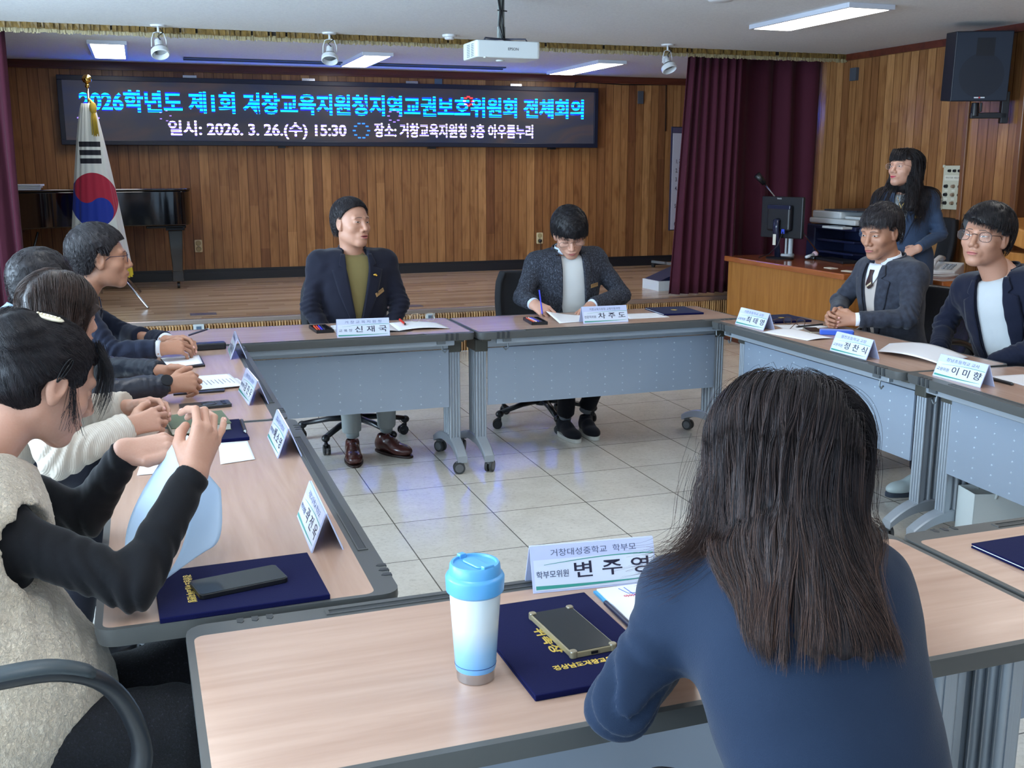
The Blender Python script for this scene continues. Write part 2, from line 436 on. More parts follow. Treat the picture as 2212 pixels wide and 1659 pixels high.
# smoke detector
tag(MB().lathe([(0.03, -0.035), (0.036, -0.03), (0.038, -0.02), (0.052, -0.016), (0.055, -0.004), (0.055, 0)], 28).build('smoke_detector', sw, None, auto=40, loc=(2.297, 8.1, CZ)),
    'small round white smoke detector on the ceiling left of the projector', 'smoke detector')
tag(MB().lathe([(0.05, -0.03), (0.07, -0.025), (0.09, -0.006), (0.09, 0)], 28).build('smoke_detector', sw, None, auto=40, loc=(3.30, 5.78, CZ)),
    'white round detector at the top edge of the photo, left of the long light', 'smoke detector')
# ---- gold fringe
fg = mat('gold_fringe', (118, 92, 42), 0.45, sheen=0.3, noise=(25, 0.35)); fg2 = mat('pale_fringe', (160, 146, 110), 0.5, noise=(18, 0.25))
rr = random.Random(3)
o = thing('stage_valance', 'gold fringed valance hanging along the ceiling edge before the stage', 'valance', (0, 8.34, CZ))
a = MB(); b = MB()
x = -4.0
while x < 6.06:
    w = rr.uniform(0.010, 0.03); d = rr.uniform(-0.012, 0.006); l1 = 0.042 + rr.uniform(-0.004, 0.003)
    if rr.random() > 0.07:
        a.add([(x, d, 0), (x + w, d + rr.uniform(-.006, .006), 0), (x + w * .95, d - 0.004, -l1), (x, d - 0.004, -l1)], [(0, 1, 2, 3)])
        a.add([(x, d, 0), (x, d + 0.012, 0), (x, d + 0.01, -l1), (x, d - .004, -l1)], [(0, 1, 2, 3)])
    x += w * 0.9
x = -4.0
while x < 6.06:
    w = rr.uniform(0.006, 0.016); l2 = 0.07 + rr.uniform(-0.008, 0.004); d = rr.uniform(0.004, 0.012)
    b.add([(x, d, -0.03), (x + w, d, -0.03), (x + w + rr.uniform(-.004, .004), d - 0.002, -l2), (x + rr.uniform(-.004, .004), d, -l2)], [(0, 1, 2, 3)])
    x += w * 0.93
a.build('upper_fringe', fg, o, solid=0.002); b.build('lower_fringe', fg2, o, solid=0.0015)
MB().box(-4.0, 6.06, 0.014, 0.02, -0.04, 0).build('backing_band', mat('dark_band', (45, 36, 30), 0.7), o)

# ---- curtains
def curtain(x0, x1, z0, z1, y, depth, nf, m, label, lean=0.0, bulge=0.0, seed=1):
    rr = random.Random(seed); N = nf * 12; Z = 14; ph = [rr.uniform(-.5, .5) for _ in range(nf + 2)]; am = [rr.uniform(0.55, 1.15) for _ in range(nf + 2)]
    P = []
    for j in range(N + 1):
        u = j / N; c = []
        for k in range(Z + 1):
            v = k / Z; zz = z1 + (z0 - z1) * v
            q = u * nf; i = int(q); f = q - i
            am_ = am[i] * (1 - f) + am[min(i + 1, nf)] * f; ph_ = ph[i] * (1 - f) + ph[min(i + 1, nf)] * f
            w = math.sin(2 * math.pi * q + ph_ + 0.5 * math.sin(2.2 * v + i)) * depth * am_ * (0.75 + 0.35 * v)
            xx = x0 + (x1 - x0) * u + lean * v * (1 - u) + 0.3 * w * math.sin(6 * u + 3 * v)
            c.append((xx, y + w - bulge * math.sin(math.pi * u) * v, zz))
        P.append(c)
    return tag(MB().grid(P).build('stage_curtain', m, None, smooth=True, solid=0.006), label, 'curtain')
cm = mat('maroon_velvet', (72, 15, 38), 0.9, sheen=0.08, bump=(300, 0.15))
curtain(-3.4, -0.83, SH, CZ - 0.03, 8.47, 0.05, 22, cm, 'maroon curtain at the left edge of the photo, beside the piano', seed=2)
curtain(4.57, 5.10, SH + 0.01, CZ - 0.03, 8.52, 0.042, 7, cm, 'bunched bright maroon curtain at the right end of the stage', lean=-0.11, seed=5)
curtain(5.04, 6.04, 0.05, CZ - 0.03, 8.72, 0.06, 4, cm, 'darker maroon curtain hanging behind the monitor and the copier', seed=9)

# ---- LED display
LX0, LX1, LZ0, LZ1, LY = -0.685, 4.86, 1.708, 2.352, 11.12
o = thing('led_display', 'long black display board with cyan and white scrolling writing on the back wall', 'display board', (0, LY, 0))
fb = 0.045
f = MB()
f.box(LX0, LX1, 0, 0.12, LZ1 - fb, LZ1).box(LX0, LX1, 0, 0.12, LZ0, LZ0 + fb).box(LX0, LX0 + fb, 0, 0.12, LZ0 + fb, LZ1 - fb).box(LX1 - fb, LX1, 0, 0.12, LZ0 + fb, LZ1 - fb)
f.build('frame', mat('led_frame', (18, 24, 44), 0.4), o, bev=0.004)
t = NT('led_screen', 0.5); x, y, z = t.xyz()
wv = t.noise(t.scale(None, 0.55, 1, 1.6), 2.4, 2, 1.0)
gx = t.math('FRACT', t.math('MULTIPLY', x, 100.0)); gz = t.math('FRACT', t.math('MULTIPLY', z, 100.0))
c = t.ramp(wv, [(0.3, srgb(44, 52, 80)), (0.5, srgb(60, 60, 72)), (0.62, srgb(78, 66, 70)), (0.75, srgb(52, 58, 78))])
t.b.inputs['Base Color'].default_value = (0.01, 0.01, 0.015, 1)
t.l(c, t.b.inputs['Emission Color']); t.b.inputs['Emission Strength'].default_value = 0.6
MB().box(LX0 + fb, LX1 - fb, 0.02, 0.1, LZ0 + fb, LZ1 - fb).build('screen', t.m, o)
def led_mat(name, on, off, son, soff, period, z0):
    t = NT(name, 0.6); x, y, z = t.xyz()
    f = t.math('FRACT', t.math('DIVIDE', t.math('SUBTRACT', z, z0), period))
    k = t.ramp(f, [(0.0, (0, 0, 0)), (0.08, (1, 1, 1)), (0.58, (1, 1, 1)), (0.68, (0, 0, 0))])
    t.b.inputs['Base Color'].default_value = (0, 0, 0, 1)
    t.l(t.mix(k, tuple(v * soff for v in srgb(*off)[:3]), tuple(v * son for v in srgb(*on)[:3])), t.b.inputs['Emission Color'])
    t.b.inputs['Emission Strength'].default_value = 1.0
    return t.m
cy = led_mat('led_cyan', (4, 232, 255), (0, 5, 255), 3.5, 24.0, 0.0345, 0.003)
wh = led_mat('led_white', (255, 246, 255), (120, 100, 235), 4.0, 1.2, 0.031, 0.008)
s1 = MB()
V, F, w = text_geo('2026학년도 제1회 거창교육지원청지역교권보호위원회 전체회의', 0.215, 'CENTER', 0.002, 0.0060)
zc = 2.105; xc0, xc1 = -0.49, 4.70
s1.add(V, F, 0, Matrix.Translation(((xc0 + xc1) / 2, 0.014, zc)) @ Matrix.Rotation(R(90), 4, 'X') @ Matrix.Diagonal(((xc1 - xc0) / w, 1, 1, 1)))
s1.build('title_writing', cy, o)
for tx, a, b_, nm in (('일시: 2026. 3. 26.(수) 15:30', 0.29, 2.04, 'date_writing'), ('장소: 거창교육지원청 3층 아우름누리', 2.34, 4.10, 'place_writing')):
    V, F, w = text_geo(tx, 0.155, 'CENTER', 0.002, 0.0036)
    MB().add(V, F, 0, Matrix.Translation(((a + b_) / 2, 0.014, 1.862)) @ Matrix.Rotation(R(90), 4, 'X') @ Matrix.Diagonal(((b_ - a) / w, 1, 1, 1))).build(nm, wh, o)
def dotring(name, cx, cz, r, n, m, s=0.009, fl=1.0):
    d = MB()
    for k in range(n):
        a = 2 * math.pi * k / n; d.box(cx + r * math.cos(a) - s * 1.6, cx + r * math.cos(a) + s * 1.6, 0.012, 0.02, cz + fl * r * math.sin(a) - s * .7, cz + fl * r * math.sin(a) + s * .7)
    return d.build(name, m, o)
violet = mat('led_violet', (0, 0, 0), 0.5, emis=(150, 120, 255), estr=2.0); redm = mat('led_red', (0, 0, 0), 0.5, emis=(255, 50, 60), estr=2.5); bluem = mat('led_blue', (0, 0, 0), 0.5, emis=(40, 120, 255), estr=2.5)
dotring('dot_ring', -0.43, 1.96, 0.085, 8, violet); dotring('dot_ring', 0.27, 1.99, 0.05, 5, violet, 0.006); dotring('dot_ring', 2.55, 2.02, 0.06, 8, violet, 0.008)
dotring('dot_ring', 3.36, 2.185, 0.045, 8, redm, 0.010); dotring('dot_ring', 2.20, 1.868, 0.075, 10, bluem, 0.009)
br = MB()
for xx in (0.46, 1.62, 2.70, 3.86): br.box(xx, xx + 0.13, 0.09, 0.115, LZ1, LZ1 + 0.03)
br.build('mounting_bracket', steel_m, o)
for xx in (1.35, 2.93, 4.3): MB().box(xx, xx + 0.07, 0.03, 0.12, LZ0 - 0.02, LZ0).build('lower_catch', black_m, o)
# cable beside the display
tag(MB().tube([(4.62, YW - 0.02, 2.36), (4.63, YW - 0.02, 2.41), (4.68, YW - 0.015, 2.425), (5.2, YW - 0.015, 2.405), (5.75, YW - 0.015, 2.415), (5.76, YW - 0.015, 1.9)], 0.006, 6).build('display_cable', black_m, None, smooth=True),
    'thin black cable running from the display along the top of the wall', 'cable')
# sockets
def socket(loc, xd, label, plug=False):
    o = thing('wall_socket', label, 'socket', loc)
    M = frame((0, 0, 0), xd); iv = mat('ivory_plastic', (222, 204, 160), 0.4)
    MB().prism(rrect(0.075, 0.125, 0.01), 0, 0.012, 0, M).build('plate', iv, o, bev=0.002)
    for zz in (-0.03, 0.03):
        h = MB().lathe([(0.021, 0.0), (0.023, 0.006), (0.026, 0.006)], 24, 0, M @ Matrix.Translation((0, zz, 0.008)))
        h.build('receptacle', mat('ivory_dark', (176, 156, 112), 0.5), o)
    if plug:
        MB().cyl((0, -0.03, 0.012), (0, -0.03, 0.035), 0.02, 0.017, 16, 0, M).tube([tuple(M @ Vector(p)) for p in ((0, -.03, .03), (0.005, -.06, .03), (0.01, -.15, .015), (0.012, -.30, .01))], 0.004, 6).build('plug', black_m, o, smooth=True)
socket((0.515, YW, 0.712), (1, 0, 0), 'ivory double socket on the back wall beside the piano leg')
socket((4.22, YW, 0.71), (1, 0, 0), 'ivory double socket with a black plug, behind the man in grey tweed', True)
def floorplate(x, z, label):
    o = thing('outlet_plate', label, 'socket', (x, 8.332, z))
    M = frame((0, 0, 0), (1, 0, 0))
    MB().box(-.04, .04, -.045, .045, 0, .006, 0, M).build('plate', mat('pale_plate', (190, 196, 196), 0.4), o, bev=0.002)
    MB().box(-.018, .018, -.025, .012, .006, .012, 0, M).build('jack', mat('jack_blue', (70, 90, 110), 0.5), o)
floorplate(0.347, 0.30, 'pale outlet plate on the stage front left of the man in the navy blazer')
floorplate(2.172, 0.302, 'pale outlet plate on the stage front behind the spectacles')
tag(MB().box(0.30, 0.50, 8.56, 8.68, SH, SH + 0.003).build('floor_box_lid', mat('brown_plate', (96, 84, 86), 0.4)), 'dark flat floor box lid on the stage edge, right of the flag stand', 'floor box')
tag(MB().box(1.86, 2.16, 8.50, 8.62, SH, SH + 0.003).build('floor_box_lid', mat('brown_plate')), 'dark flat floor box lid on the stage edge, behind the man in the navy blazer', 'floor box')
# box on stage behind the curtain edge
o = thing('storage_box', 'navy and white box half hidden behind the maroon curtain on the stage', 'box', (4.62, 8.95, SH), R(4))
MB().box(-.12, .2, -.1, .2, 0, .09).build('body', white_m, o); MB().prism([(-.1, .09), (.2, .2), (.2, .09)], -.08, .2, 0, Matrix.Rotation(R(90), 4, 'X') @ Matrix.Scale(-1, 4, (0, 0, 1))).build('lid', mat('navy_card', (20, 28, 60), 0.5), o)
# ================================================================ folding tables
TZ = 0.72
lam_m = wood_mat('beech_laminate', (172, 139, 121), (190, 159, 141), 0.24, 'x', 0.75, spec=0.5)
edge_m = mat('dark_grey_edging', (78, 80, 80), 0.45)
alu_m = mat('aluminium_paint', (165, 174, 184), 0.38, 0.35)
panel_m = mat('panel_grey_blue', (158, 172, 190), 0.42, 0.25)
cap_m = mat('dark_leg_cap', (72, 72, 66), 0.45)
wheel_m = mat('caster_grey', (105, 108, 112), 0.5); tyre_m = mat('caster_tyre', (60, 62, 64), 0.6)

def add_caster(mb, x, y, ztop, r, ang, mi_body=0, mi_t=1):
    T = Matrix.Translation((x, y, 0)) @ Matrix.Rotation(ang, 4, 'Z')
    mb.cyl((0, 0, r * 1.5), (0, 0, ztop), r * 0.35, r * 0.35, 12, mi_body, T)
    mb.tube([(0, r * 0.1, r * 1.75), (0, -r * 0.35, r * 1.95), (0, -r * 0.8, r * 1.6)], r * 0.45, 8, mi_body, T)
    for s in (-1, 1):
        mb.cyl((s * r * 0.18, -r * 0.5, r), (s * r * 0.62, -r * 0.5, r), r, r, 20, mi_t, T)
        mb.cyl((s * r * 0.60, -r * 0.5, r), (s * r * 0.68, -r * 0.5, r), r * 0.72, r * 0.68, 20, mi_body, T)

def make_table(label, loc, rz, group):
    """local: x along the length, -y is the side that faces the middle of the square"""
    L = 1.495; D = 0.55; o = thing('folding_table', label, 'table', loc, rz, group)
    xi = L / 2 - 0.012
    y0 = -D / 2 + 0.048; y1 = D / 2 - 0.014
    MB().prism(rrect(2 * xi, y1 - y0, 0.018, 4, 0, (y0 + y1) / 2), TZ - 0.02, TZ).build('tabletop', lam_m, o)
    e = MB()
    # frame ring as a grid between inner and outer outlines
    ri = rrect(2 * xi, y1 - y0, 0.018, 4, 0, (y0 + y1) / 2); ro = rrect(L, D, 0.035, 4)
    n = len(ri)
    V = [(p[0], p[1], TZ) for p in ri] + [(p[0], p[1], TZ) for p in ro] + [(p[0] * 0.9985, p[1] * 0.996, TZ - 0.006 + 0.006) for p in ro]
    F = [(i, (i + 1) % n, n + (i + 1) % n, n + i) for i in range(n)]
    e.add(V[:2 * n], [f[::-1] for f in F])
    V2 = [(p[0], p[1], TZ) for p in ro] + [(p[0] * 1.001, p[1] * 1.002, TZ - 0.012) for p in ro] + [(p[0] * 0.995, p[1] * 0.99, TZ - 0.034) for p in ro] + [(p[0] * 0.97, p[1] * 0.93, TZ - 0.036) for p in ro]
    F2 = []
    for k in range(3): F2 += [(k * n + i, (k + 1) * n + i, (k + 1) * n + (i + 1) % n, k * n + (i + 1) % n) for i in range(n)]
    F2.append(tuple(range(3 * n, 4 * n))[::-1]); e.add(V2, F2)
    e.build('edge_frame', edge_m, o, auto=50)
    # pen groove and the three notches at each end
    g = MB(); gy = -D / 2 + 0.026
    g.box(-0.50, 0.50, gy - 0.011, gy - 0.008, TZ - 0.001, TZ + 0.0022); g.box(-0.50, 0.50, gy + 0.008, gy + 0.011, TZ - 0.001, TZ + 0.0022)
    g.box(-0.503, -0.497, gy - 0.011, gy + 0.011, TZ - 0.001, TZ + 0.0022); g.box(0.497, 0.503, gy - 0.011, gy + 0.011, TZ - 0.001, TZ + 0.0022)
    g.build('groove_lip', edge_m, o)
    g = MB(); g.box(-0.497, 0.497, gy - 0.008, gy + 0.008, TZ, TZ + 0.0008)
    g.build('pen_groove', mat('groove_dark', (46, 50, 54), 0.5), o)
    for s in (-1, 1):
        for k in range(3):
            xx = s * (0.60 + k * 0.026)
            q = MB(); q.prism([(xx - 0.005, -D / 2 - 0.002), (xx + 0.007, -D / 2 - 0.002), (xx + 0.007, -D / 2 + 0.014), (xx - 0.001, -D / 2 + 0.019), (xx - 0.005, -D / 2 + 0.012)], TZ - 0.03, TZ + 0.0012)
            q.build('grip_notch', mat('groove_dark'), o)
    # rails and panel
    r = MB(); r.box(-L / 2 + 0.10, L / 2 - 0.10, -D / 2 + 0.03, -D / 2 + 0.055, TZ - 0.062, TZ - 0.034)
    r.box(-L / 2 + 0.09, L / 2 - 0.09, -0.112, -0.09, 0.618, TZ - 0.05)
    r.box(-L / 2 + 0.06, L / 2 - 0.06, 0.0, 0.04, 0.655, TZ - 0.034)
    r.build('top_rail', alu_m, o, bev=0.004)
    p = MB(); p.box(-L / 2 + 0.095, L / 2 - 0.095, -0.116, -0.106, 0.322, 0.616)
    for i in range(13):
        for j in range(7):
            xx = -L / 2 + 0.14 + i * (L - 0.28) / 12; zz = 0.345 + j * 0.040
            p.lathe([(0.0046, 0), (0.0034, 0.0018), (0.0008, 0.003)], 8, 1, Matrix.Translation((xx, -0.116, zz)) @ Matrix.Rotation(R(90), 4, 'X'))
    p.build('modesty_panel', [panel_m, mat('panel_dot_highlight', (186, 200, 214), .3, .2)], o)  # pressed dots of the panel's own colour, painted paler as highlights
    for s in (-1, 1):
        xc = s * (L / 2 - 0.062); lg = MB()
        # fluted column: a front bar and three ribs on a thin web
        lg.box(xc - 0.026, xc + 0.026, -0.104, -0.078, 0.15, 0.60)
        for q in range(4): lg.cyl((xc - 0.0225 + q * 0.015, -0.104, 0.15), (xc - 0.0225 + q * 0.015, -0.104, 0.60), 0.0062, 0.0062, 10)
        lg.box(xc - 0.012, xc + 0.012, -0.075, 0.028, 0.15, 0.60)
        for q in range(3): lg.cyl((xc, -0.050 + q * 0.033, 0.15), (xc, -0.050 + q * 0.033, 0.60), 0.0125, 0.0125, 12) ; 
        for q in range(3):
            for t_ in (-1, 1): lg.cyl((xc + t_ * 0.017, -0.050 + q * 0.033, 0.15), (xc + t_ * 0.017, -0.050 + q * 0.033, 0.60), 0.0105, 0.0105, 10)
        leg = lg.build('leg', alu_m, o, auto=40)
        c = MB(); c.box(xc - 0.034, xc + 0.034, -0.118, 0.034, 0.60, 0.665); c.box(xc - 0.026, xc + 0.026, -0.20, 0.10, 0.665, TZ - 0.034)
        c.build('leg_cap', cap_m, leg, bev=0.006)
        ft = MB()
        for sg in (-1, 1):
            yb = -0.045; ye = -0.235 if sg < 0 else 0.245
            P = []
            for k in range(9):
                u = k / 8; yy = yb + (ye - yb) * u; zt = 0.165 - 0.075 * u ** 2.0; zb = zt - 0.05 + 0.016 * u
                if k == 0: zb = 0.115
                w = 0.030 - 0.004 * u
                P.append([(xc - w, yy, zt - 0.006), (xc - w * 0.8, yy, zt), (xc + w * 0.8, yy, zt), (xc + w, yy, zt - 0.006), (xc + w * .9, yy, zb), (xc - w * .9, yy, zb), (xc - w, yy, zt - 0.006)])
            ft.grid(P, flip=(sg < 0))
            e_ = P[-1][:6]; ft.add(e_, [(0, 1, 2, 3, 4, 5) if sg > 0 else (5, 4, 3, 2, 1, 0)])
        ft.build('foot', alu_m, leg, auto=35)
        for ye, an in ((-0.222, R(200 + 60 * s)), (0.232, R(30 * s))):
            cs = MB(); add_caster(cs, xc, ye, 0.075, 0.03, an); cs.build('caster', [wheel_m, tyre_m], leg, auto=40)
        # hook
        h = MB(); hx = s * (L / 2 - 0.16)
        h.tube([(hx, -D / 2 + 0.04, TZ - 0.05), (hx, -D / 2 + 0.035, TZ - 0.085), (hx + s * 0.012, -D / 2 + 0.035, TZ - 0.095), (hx + s * 0.024, -D / 2 + 0.035, TZ - 0.082)], 0.004, 6)
        h.box(hx - 0.03, hx + 0.012, -D / 2 + 0.02, -D / 2 + 0.05, TZ - 0.052, TZ - 0.034)
        h.build('hook', mat('hook_grey', (120, 126, 130), 0.4, 0.6), o)
    return o
tg = 'folding tables standing in a square'
tb = make_table('folding table before the man in the navy blazer, left half of the back row', (0.748, 5.135, 0), 0, tg)
dup(tb, (2.25, 5.118, 0), R(0.6), 'folding table before the man in grey tweed, right half of the back row')
dup(tb, (0.122, 4.109, 0), R(90.3), 'left side folding table farther from the camera, touching the back row')
dup(tb, (0.145, 2.608, 0), R(90), 'left side folding table nearest the camera, with the navy folder and the phone')
dup(tb, (3.045, 4.093, 0), R(-90), 'right side folding table before the man in the charcoal suit')
dup(tb, (3.018, 2.583, 0), R(-93.5), 'right side folding table nearest the right edge of the photo')
dup(tb, (0.772, 1.566, 0), R(180.5), 'nearest folding table, carrying the blue tumbler')
dup(tb, (2.280, 1.545, 0), R(180.4), 'folding table at the lower right corner, right of the long haired woman')

# ================================================================ office chairs
ch_black = mat('chair_black', (20, 21, 25), 0.3); ch_fab = mat('chair_fabric', (26, 28, 34), 0.8, bump=(400, 0.2)); leather = mat('black_leather', (24, 24, 28), 0.4, bump=(60, 0.15))
def make_chair(label, loc, rz, arms=True, kind='fabric', group='office chairs around the tables', turn=0.0, back=True, seat_h=0.46, backh=0.38, bw=1.0):
    """local: sitter faces +y"""
    o = thing('office_chair', label, 'chair', loc, rz, group)
    sm = leather if kind == 'leather' else ch_fab
    for k in range(5):
        a = turn + 2 * math.pi * k / 5; T = Matrix.Rotation(a, 4, 'Z')
        b = MB(); b.tube([(0, 0.03, 0.135), (0, 0.15, 0.125), (0, 0.30, 0.095)], [0.024, 0.021, 0.018], 10, 0, T, flat=(1.0, 0.75))
        b.ball((0, 0.305, 0.088), (0.022, 0.026, 0.022), 8, 0, T)
        arm = b.build('base_arm', ch_black, o, smooth=True)
        c = MB(); p = T @ Vector((0, 0.305, 0)); add_caster(c, p.x, p.y, 0.08, 0.028, a + k * 1.3, 0, 0); c.build('caster', ch_black, arm, auto=40)
    MB().cyl((0, 0, 0.11), (0, 0, 0.19), 0.045, 0.035, 20).cyl((0, 0, 0.19), (0, 0, seat_h - 0.07), 0.022, 0.022, 16).box(-0.09, 0.09, -0.11, 0.11, seat_h - 0.09, seat_h - 0.06).build('gas_column', ch_black, o, auto=40)
    s = MB(); s.prism(rrect(0.46, 0.44, 0.10, 6), seat_h - 0.06, seat_h); s.build('seat', sm, o, bev=0.022, seg=4, auto=60)
    if back:
        P = []
        for i in range(13):
            v = i / 12; z = seat_h + 0.07 + backh * v; w = bw * (0.21 + 0.02 * math.sin(math.pi * v)) * (1 - 0.5 * max(0, v - 0.85) ** 1.0); yb = -0.20 - 0.035 * math.sin(v * 2.4) - 0.05 * v
            P.append([(w * math.sin(math.pi * (j / 10 - 0.5)) , yb + 0.05 * (math.cos(math.pi * (j / 10 - 0.5)) * -1 + 1), z) for j in range(11)])
        MB().grid(P).build('backrest', sm, o, smooth=True, solid=0.045, bev=0.01)
        MB().tube([(0, -0.08, seat_h - 0.07), (0, -0.26, seat_h - 0.05), (0, -0.285, seat_h + 0.08), (0, -0.29, seat_h + 0.25)], 0.02, 8, flat=(1.6, 0.7)).build('back_support', ch_black, o, smooth=True)
    if arms:
        for sx in (-1, 1):
            lp = []
            for k in range(25):
                a = 2 * math.pi * k / 24
                yy = 0.0 + 0.19 * math.cos(a); zz = seat_h + 0.10 + 0.125 * math.sin(a)
                if math.sin(a) < -0.2: yy *= 0.8
                lp.append((sx * (0.27 + 0.015 * math.sin(a)), yy, zz))
            MB().tube(lp[:-1], 0.016, 10, closed=True, flat=(1.3, 0.9)).build('armrest', ch_black, o, smooth=True)
    return o
# ================================================================ stationery
card_m = NT('card_face', 0.12).m; card_m.node_tree.nodes['Principled BSDF'].inputs['Base Color'].default_value = srgb(212, 222, 240)
clear_m = mat('acrylic_edge', (196, 206, 240), 0.08, spec=0.7)
ink_m = mat('card_ink', (28, 30, 58), 0.4); ink2_m = mat('card_ink_grey', (72, 84, 120), 0.4); green_m = mat('card_green', (60, 150, 140), 0.4)
paper_m = mat('white_paper', (236, 238, 244), 0.6); navyv = mat('navy_velvet', (9, 13, 60), 0.9, sheen=0.04, spec=0.15, bump=(500, 0.1))
def name_card(loc, rz, top, role, name, label):
    """local: printed front faces -y"""
    W = 0.25; h = 0.083; g = 0.033; o = thing('name_card', label, 'name card', loc, rz, 'acrylic name cards on the tables')
    a = math.atan2(g, h); s = math.hypot(g, h)
    b = MB()
    for sg in (-1, 1): b.add([(-W / 2, sg * g, 0), (W / 2, sg * g, 0), (W / 2, sg * .0012, h), (-W / 2, sg * .0012, h)], [(0, 1, 2, 3) if sg < 0 else (3, 2, 1, 0)])
    b.build('holder', clear_m, o, solid=0.003)
    for sg in (-1, 1):
        M = Matrix.Rotation(0 if sg < 0 else math.pi, 4, 'Z') @ Matrix.Translation((0, -g - 0.0018, 0.0)) @ Matrix.Rotation(math.pi / 2 - a, 4, 'X')
        cmd = MB(); cmd.box(-W / 2 + 0.005, W / 2 - 0.003, 0.004, s - 0.003, 0, 0.0006, 0, M); cd = cmd.build('card', card_m, o)
        tx = MB()
        def line(t_, x0, x1, yc, sz, mi, bold=0.0):
            V, F, w = text_geo(t_, sz, 'CENTER', 0.0001, bold)
            k = min(1.5, (x1 - x0) / w); tx.add(V, F, mi, M @ Matrix.Translation(((x0 + x1) / 2, yc, 0.001)) @ Matrix.Diagonal((k, 1, 1, 1)))
        line(top, -0.085, 0.088, 0.073, 0.0150, 1, 0.0)
        line(role, -0.116, -0.052, 0.033, 0.015, 1, 0.0001)
        line(name, -0.040, 0.112, 0.036, 0.033, 0, 0.0003)
        tx.build('writing', [ink_m, ink2_m], cd)
        sw_ = MB(); P = []; Q = []
        for k in range(15):
            u = k / 14; P.append([(-0.10 + 0.222 * u, 0.052 + 0.008 * math.sin(u * 2.2), 0.0011), (-0.10 + 0.222 * u, 0.0527 + 0.0085 * math.sin(u * 2.2) + 0.001 * u, 0.0011)])
            Q.append([(-0.119 + 0.235 * u, 0.0065 + 0.006 * u * u, 0.0011), (-0.119 + 0.235 * u, 0.0135 + 0.0045 * u * u - 0.008 * u + 0.0035 * u, 0.0011)])
        sw_.grid(P, 0, M).grid(Q, 0, M); sw_.build('swoosh', green_m, cd)
    return o
name_card((0.957, 4.945, TZ), R(-5), '거 창 교 육 지 원 청', '교 육 장', '신 재 국', 'name card before the man in the navy blazer and khaki top')
name_card((2.231, 4.99, TZ), R(-1.5), '거창교육지원청 교육지원과장', '전문직위원', '차 주 도', 'name card before the man in grey tweed who is writing')
name_card((2.881, 4.583, TZ), R(-88), '거창초등학교 교장', '교원위원', '최 태 영', 'name card beside the folded spectacles on the right side table')
name_card((2.853, 3.745, TZ), R(-90), '월천초등학교 교장', '교원위원', '정 찬 식', 'name card before the blue case on the right side table')
name_card((2.890, 3.138, TZ), R(-90), '창남초등학교 교사', '교원위원', '이 미 향', 'name card nearest the right edge of the photo')
name_card((0.345, 4.622, TZ), R(88), '창원지방법원 위원', '외부위원', '김 윤 호', 'farthest name card on the left row of tables')
name_card((0.324, 3.72, TZ), R(93), '거창경찰서 경찰관', '외부위원', '김 진 우', 'name card right of the black phone on the left row of tables')
name_card((0.343, 3.015, TZ), R(90), '법률사무소 변호사', '외부위원', '배 소 영', 'name card beside the small navy folder and the pen on the left row')
name_card((0.324, 2.248, TZ), R(89), '거창고등학교 학부모', '학부모위원', '곽 전 옥', 'name card behind the navy folder with the phone, left row nearest the camera')
name_card((0.783, 1.790, TZ), R(-6), '거창대성중학교  학부모', '학부모위원', '변 주 영', 'name card between the blue tumbler and the long haired woman')

def flat_quad(name, P, z0, z1, m, label, cat, group=None, bev=0.001):
    b = MB(); b.prism(P, z0, z1); o = b.build(name, m, None, bev=bev); return tag(o, label, cat, group)
def folder(loc, rz, w, d, label, deep=False, emblem=True, wr=None):
    """local: spine along x at -y; a velvet certificate folder"""
    o = thing('certificate_folder', label, 'folder', loc, rz, 'navy velvet certificate folders')
    MB().box(-w / 2, w / 2, -d / 2, d / 2, 0, 0.004).build('back_cover', navyv, o, bev=0.0015)
    MB().box(-w / 2 + 0.003, w / 2 - 0.003, -d / 2 + 0.003, d / 2 - 0.003, 0.004, 0.0065).build('inner_sheet', paper_m, o)
    MB().box(-w / 2, w / 2, -d / 2, d / 2, 0.0065, 0.0105).box(-w / 2, w / 2, -d / 2 - 0.0015, -d / 2 + 0.003, 0.0, 0.0105).build('front_cover', navyv, o, bev=0.0018)
    gm = mat('gold_foil', (236, 204, 96), 0.3, 0.6, emis=None)
    if wr:
        for k, (tx, x, y, sz, ln, ang) in enumerate(wr):
            V, F, tw = text_geo(tx, sz, 'CENTER', 0.0002, 0.0006)
            b = MB(); b.add(V, F, 0, Matrix.Translation((x, y, 0.0108)) @ Matrix.Rotation(ang, 4, 'Z') @ Matrix.Diagonal((ln / tw, 1, 1, 1))); b.build('gold_writing', gm, o)
    if emblem:
        b = MB()
        for k in range(8):
            a = 2 * math.pi * k / 8; b.prism([(0.012 * math.cos(a + q) * (1.6 if i == 1 else 1), 0.012 * math.sin(a + q) * (1.6 if i == 1 else 1)) for i, q in enumerate((-.3, 0, .3))], 0.0105, 0.0112)
        b.lathe([(0.0115, 0.0105), (0.009, 0.0118)], 16); b.build('gold_emblem', gm, o)
    return o
WR = '경상남도거창교육지원청'
folder((0.129, 1.983, TZ), R(2), 0.305, 0.235, 'navy folder under the black phone on the nearest left table', emblem=False, wr=[(WR, -0.093, 0.005, 0.017, 0.14, R(-90))])
folder((0.628, 1.553, TZ), R(1.0), 0.232, 0.338, 'navy folder under the phone in the clear case, beside the blue tumbler', emblem=False,
       wr=[(WR, 0.016, -0.100, 0.017, 0.145, 0), ('위촉장', -0.028, 0.0, 0.024, 0.10, R(-90))])
folder((1.775, 1.608, TZ), R(1.5), 0.30, 0.185, 'navy folder on the table at the right edge of the photo')
folder((2.757, 5.215, TZ), R(-4), 0.235, 0.27, 'navy folder with a gold emblem, right of the tweed man\'s papers')
folder((3.150, 4.755, TZ), R(-3), 0.215, 0.235, 'navy folder behind the folded spectacles on the right side table')
